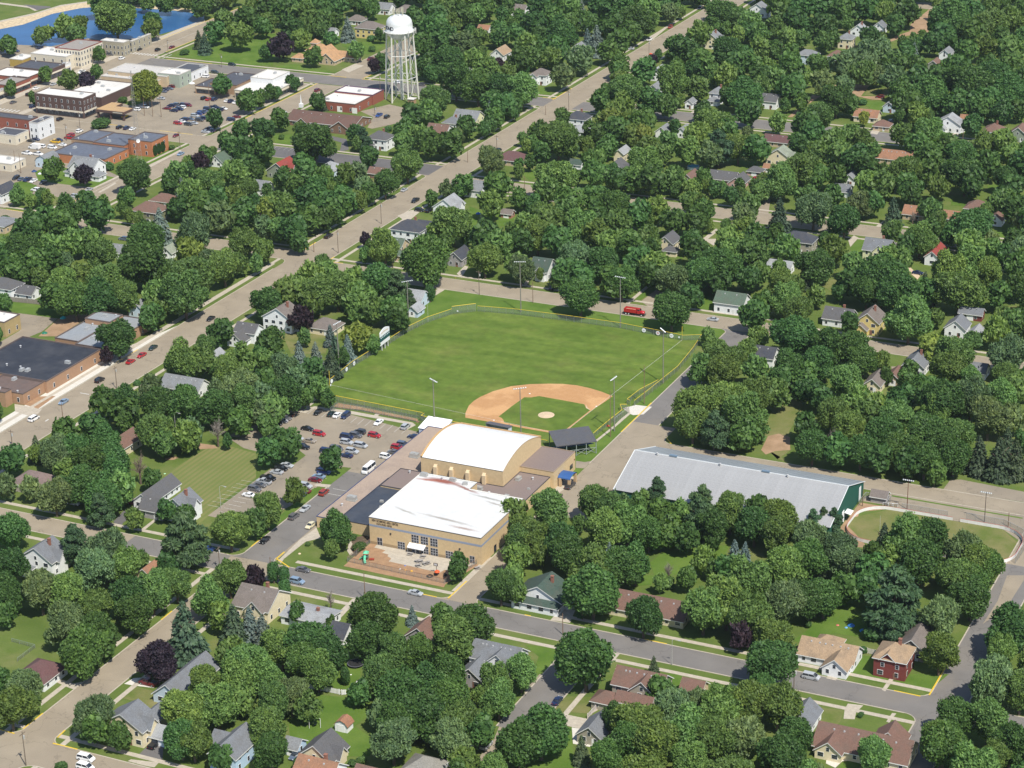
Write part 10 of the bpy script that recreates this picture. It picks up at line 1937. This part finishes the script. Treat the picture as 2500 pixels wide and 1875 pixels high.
for x, y, s, c, lab, nm, cat in [(-3.9, -113.2, 0.35, (0.6, 0.6, 0.6), 'grey and white ride-on toy on the bark', 'ride_on_toy', 'toy'), (-2.0, -113.2, 0.35, (0.7, 0.35, 0.06), 'small orange ride-on toy beside the fence', 'ride_on_toy', 'toy'), (0.1, -113.2, 0.45, (0.75, 0.42, 0.03), 'yellow-orange ride-on toy beside the fence', 'ride_on_toy', 'toy'), (-3.5, -110.6, 0.3, (0.05, 0.15, 0.5), 'small blue toy on the playground concrete edge', 'toy', 'toy'), (134.2, -94.3, 1.1, (0.05, 0.22, 0.55), 'round blue paddling pool on the back lawn', 'paddling_pool', 'pool'), (138.2, -96.0, 1.0, (0.06, 0.28, 0.6), 'light blue water slide on the lawn by the hedge', 'water_slide', 'toy'), (133.2, -95.9, 0.5, (0.15, 0.35, 0.55), 'red and blue play frame on the back lawn', 'garden_swing', 'toy'), (130.5, -95.5, 0.5, (0.5, 0.15, 0.12), 'small red and white garden toy on the back lawn', 'garden_toy', 'toy'), (86.1, -162.3, 0.9, (0.15, 0.55, 0.08), 'bright lime green toy car on the patio', 'toy_car', 'toy'), (88.5, -158.9, 0.8, (0.55, 0.03, 0.02), 'red garden grill on the patio', 'grill', 'grill'), (-136.1, 212.4, 1.2, (0.02, 0.1, 0.4), 'blue tarpaulin-covered heap on the lawn', 'tarpaulin', 'tarpaulin'), (-226.3, 187.2, 1.6, (0.08, 0.45, 0.62), 'turquoise pool top between the trees', 'garden_pool', 'pool'), (-367.4, 192.8, 1.4, (0.03, 0.06, 0.16), 'dark blue domed tarpaulin by the hedge', 'tarpaulin', 'tarpaulin'), (-362.4, 190.7, 1.1, (0.65, 0.68, 0.72), 'white covered boat by the hedge', 'covered_boat', 'boat'), (-390.3, 362.9, 1.6, (0.02, 0.09, 0.3), 'blue covered boat beside the pale green block', 'covered_boat', 'boat'), (-386.4, 363.3, 1.7, (0.7, 0.72, 0.74), 'white boat beside the pale green block', 'boat', 'boat'), (-232.7, 29.6, 1.3, (0.05, 0.45, 0.45), 'turquoise and white play house on the school yard', 'play_house', 'play house'), (-229.5, 12.8, 1.2, (0.02, 0.16, 0.1), 'dark green skip beside the school roof', 'skip', 'skip'), (-110.8, -81.6, 0.4, (0.35, 0.6, 0.35), 'small pale green lid on the striped lawn', 'lid', 'lid'), (-125.9, -112.6, 0.1, (0.7, 0.7, 0.7), 'small white post by the driveway trees', 'post', 'post'), (-172.8, 512.3, 1.2, (0.7, 0.1, 0.02), 'round orange-red sign board at the street end', 'road_sign', 'sign'), (13.8, -176.2, 0.25, (0.8, 0.8, 0.8), 'white ball on the lawn below the trampoline', 'ball', 'ball'), (12.2, 12.8, 0.7, (0.45, 0.07, 0.04), 'red and black cart beside the dugout', 'cart', 'cart'), (-51.7, -9.4, 0.6, (0.3, 0.14, 0.1), 'brown equipment bin at the end of the batting cage', 'bin', 'bin'), (-37.9, -116.2, 0.5, (0.6, 0.48, 0.32), 'pale upright sculpture on the corner lawn', 'sculpture', 'sculpture')]: b = MB(); b.lathe([(0, s*.5), (s*.7, s*.42), (s, s*.15), (s*.9, 0)], 10); b.lathe([(0, s*.8), (s*.25, s*.7), (s*.3, s*.4)], 8); tag(b.build(nm, M['plastic'], None, c, loc=(x, y, 0)), lab, cat)
# board fences: every picket or board its own piece
def board_fence(name, label, pts, h, col, bw, gap, post=True, cat='fence'):
    c = pts[0]; t = empty(name, (c[0], c[1], 0), 0, label, cat); P = [Vector((x-c[0], y-c[1], 0)) for x, y in pts]; bm_ = MB().box(0, -.02, .08, bw, .02, h).mesh('board', M['trim']); pm = MB().box(-.07, -.07, 0, .07, .07, h+.15).mesh('post', M['trim'])
    for p, q in zip(P, P[1:]):
        L = (q-p).length; a = math.atan2(q.y-p.y, q.x-p.x); n = int(L/(bw+gap)); d = (q-p)/L
        for i in range(n): j = random.uniform(.9, 1.05); inst('board', bm_, t, tuple(v*j for v in col), p+d*(i*(bw+gap)), a)
        b = MB(); n2 = Vector((-d.y, d.x, 0))*.05
        for z in (.3, h-.25): b.bar(p+n2+Vector((0, 0, z)), q+n2+Vector((0, 0, z)), .04, 4)
        b.build('rail', M['trim'], t, col)
        if post:
            for i in range(int(L/2.4)+1): inst('post', pm, t, col, p+d*min(L, i*2.4))
for a in [('board_fence', 'weathered grey board fence above the school lawn at the left edge', [(-272.0, 40.1), (-264.4, 37.9), (-249.1, 39.6)], 2.0, (0.25, 0.22, 0.19), 0.55, 0.04), ('picket_fence', 'white picket fence stepping round the back lawn', [(2.8, -188.2), (9.0, -187.3), (16.9, -187.0), (18.3, -186.1), (18.6, -179.0)], 1.6, (0.74, 0.74, 0.73), 0.32, 0.1), ('deck_fence', 'white and red rail fence running up beside the patio', [(84.5, -171.9), (85.1, -158.6)], 1.6, (0.68, 0.6, 0.58), 0.22, 0.25), ('side_fence', 'short pale board fence between the tan-roofed and red houses', [(143.2, -108.0), (146.1, -108.2)], 1.7, (0.55, 0.52, 0.45), 0.45, 0.05)]: board_fence(*a)
# church spire
t = empty('church_spire', (-297.5, 331.1, 0), 0, 'slim white spire standing at the end of the brown church roof', 'spire'); b = MB(); b.prism([(-.9, -.9), (.9, -.9), (.9, .9), (-.9, .9)], 3.5, 5.6); b.build('spire_base', M['trim'], t, (.74, .74, .72)); b = MB(); b.bar((0, 0, 5.6), (0, 0, 10.6), .45, 4, .04); b.build('spire_needle', M['trim'], t, (.78, .78, .76))

# drive-through canopy of the bank and its front colonnade
BKX, BKY = -386.5, 290.8
t = empty('drive_through_canopy', (BKX, BKY, 0), 0, 'brown drive-through canopy with an ochre flat roof beside the dark brick bank', 'canopy')
b = MB(); b.box(-9, -6, 3.6, 9, 3, 4.9); b.box(-9, 3.0, 3.6, -2, 9, 4.9); b.build('fascia', M['wall'], t, PAL['darkbrick']); b = MB(); b.box(-8.7, -5.7, 4.9, 8.7, 2.7, 4.95); b.box(-8.7, 2.703, 4.9, -2.3, 8.7, 4.95); b.build('roof', M['gravel'], t, (.45, .30, .15))
for x in (-8, 0, 8): b = MB(); b.box(x-.45, -5.4, 0, x+.45, -4.4, 3.6); b.build('pier', M['wall'], t, PAL['darkbrick'])
b = MB(); b.box(2, -6.06, 4.0, 8, -6.003, 4.5); b.build('sign_band', M['trim'], t, (.45, .43, .35))


# ---------------------------------------------------------------- summer haze
hz = bpy.data.materials.new('haze'); hz.use_nodes = True; nt = hz.node_tree; nt.nodes.clear(); o_ = nt.nodes.new('ShaderNodeOutputMaterial'); v_ = nt.nodes.new('ShaderNodeVolumePrincipled')
v_.inputs['Color'].default_value = (.80, .88, 1.0, 1); v_.inputs['Density'].default_value = .00003; v_.inputs['Anisotropy'].default_value = .2; nt.links.new(v_.outputs[0], o_.inputs['Volume'])
HB = MB().box(-2500, -1200, -1.0, 1500, 3500, 322.0); tag(HB.build('haze', hz), kind='stuff')
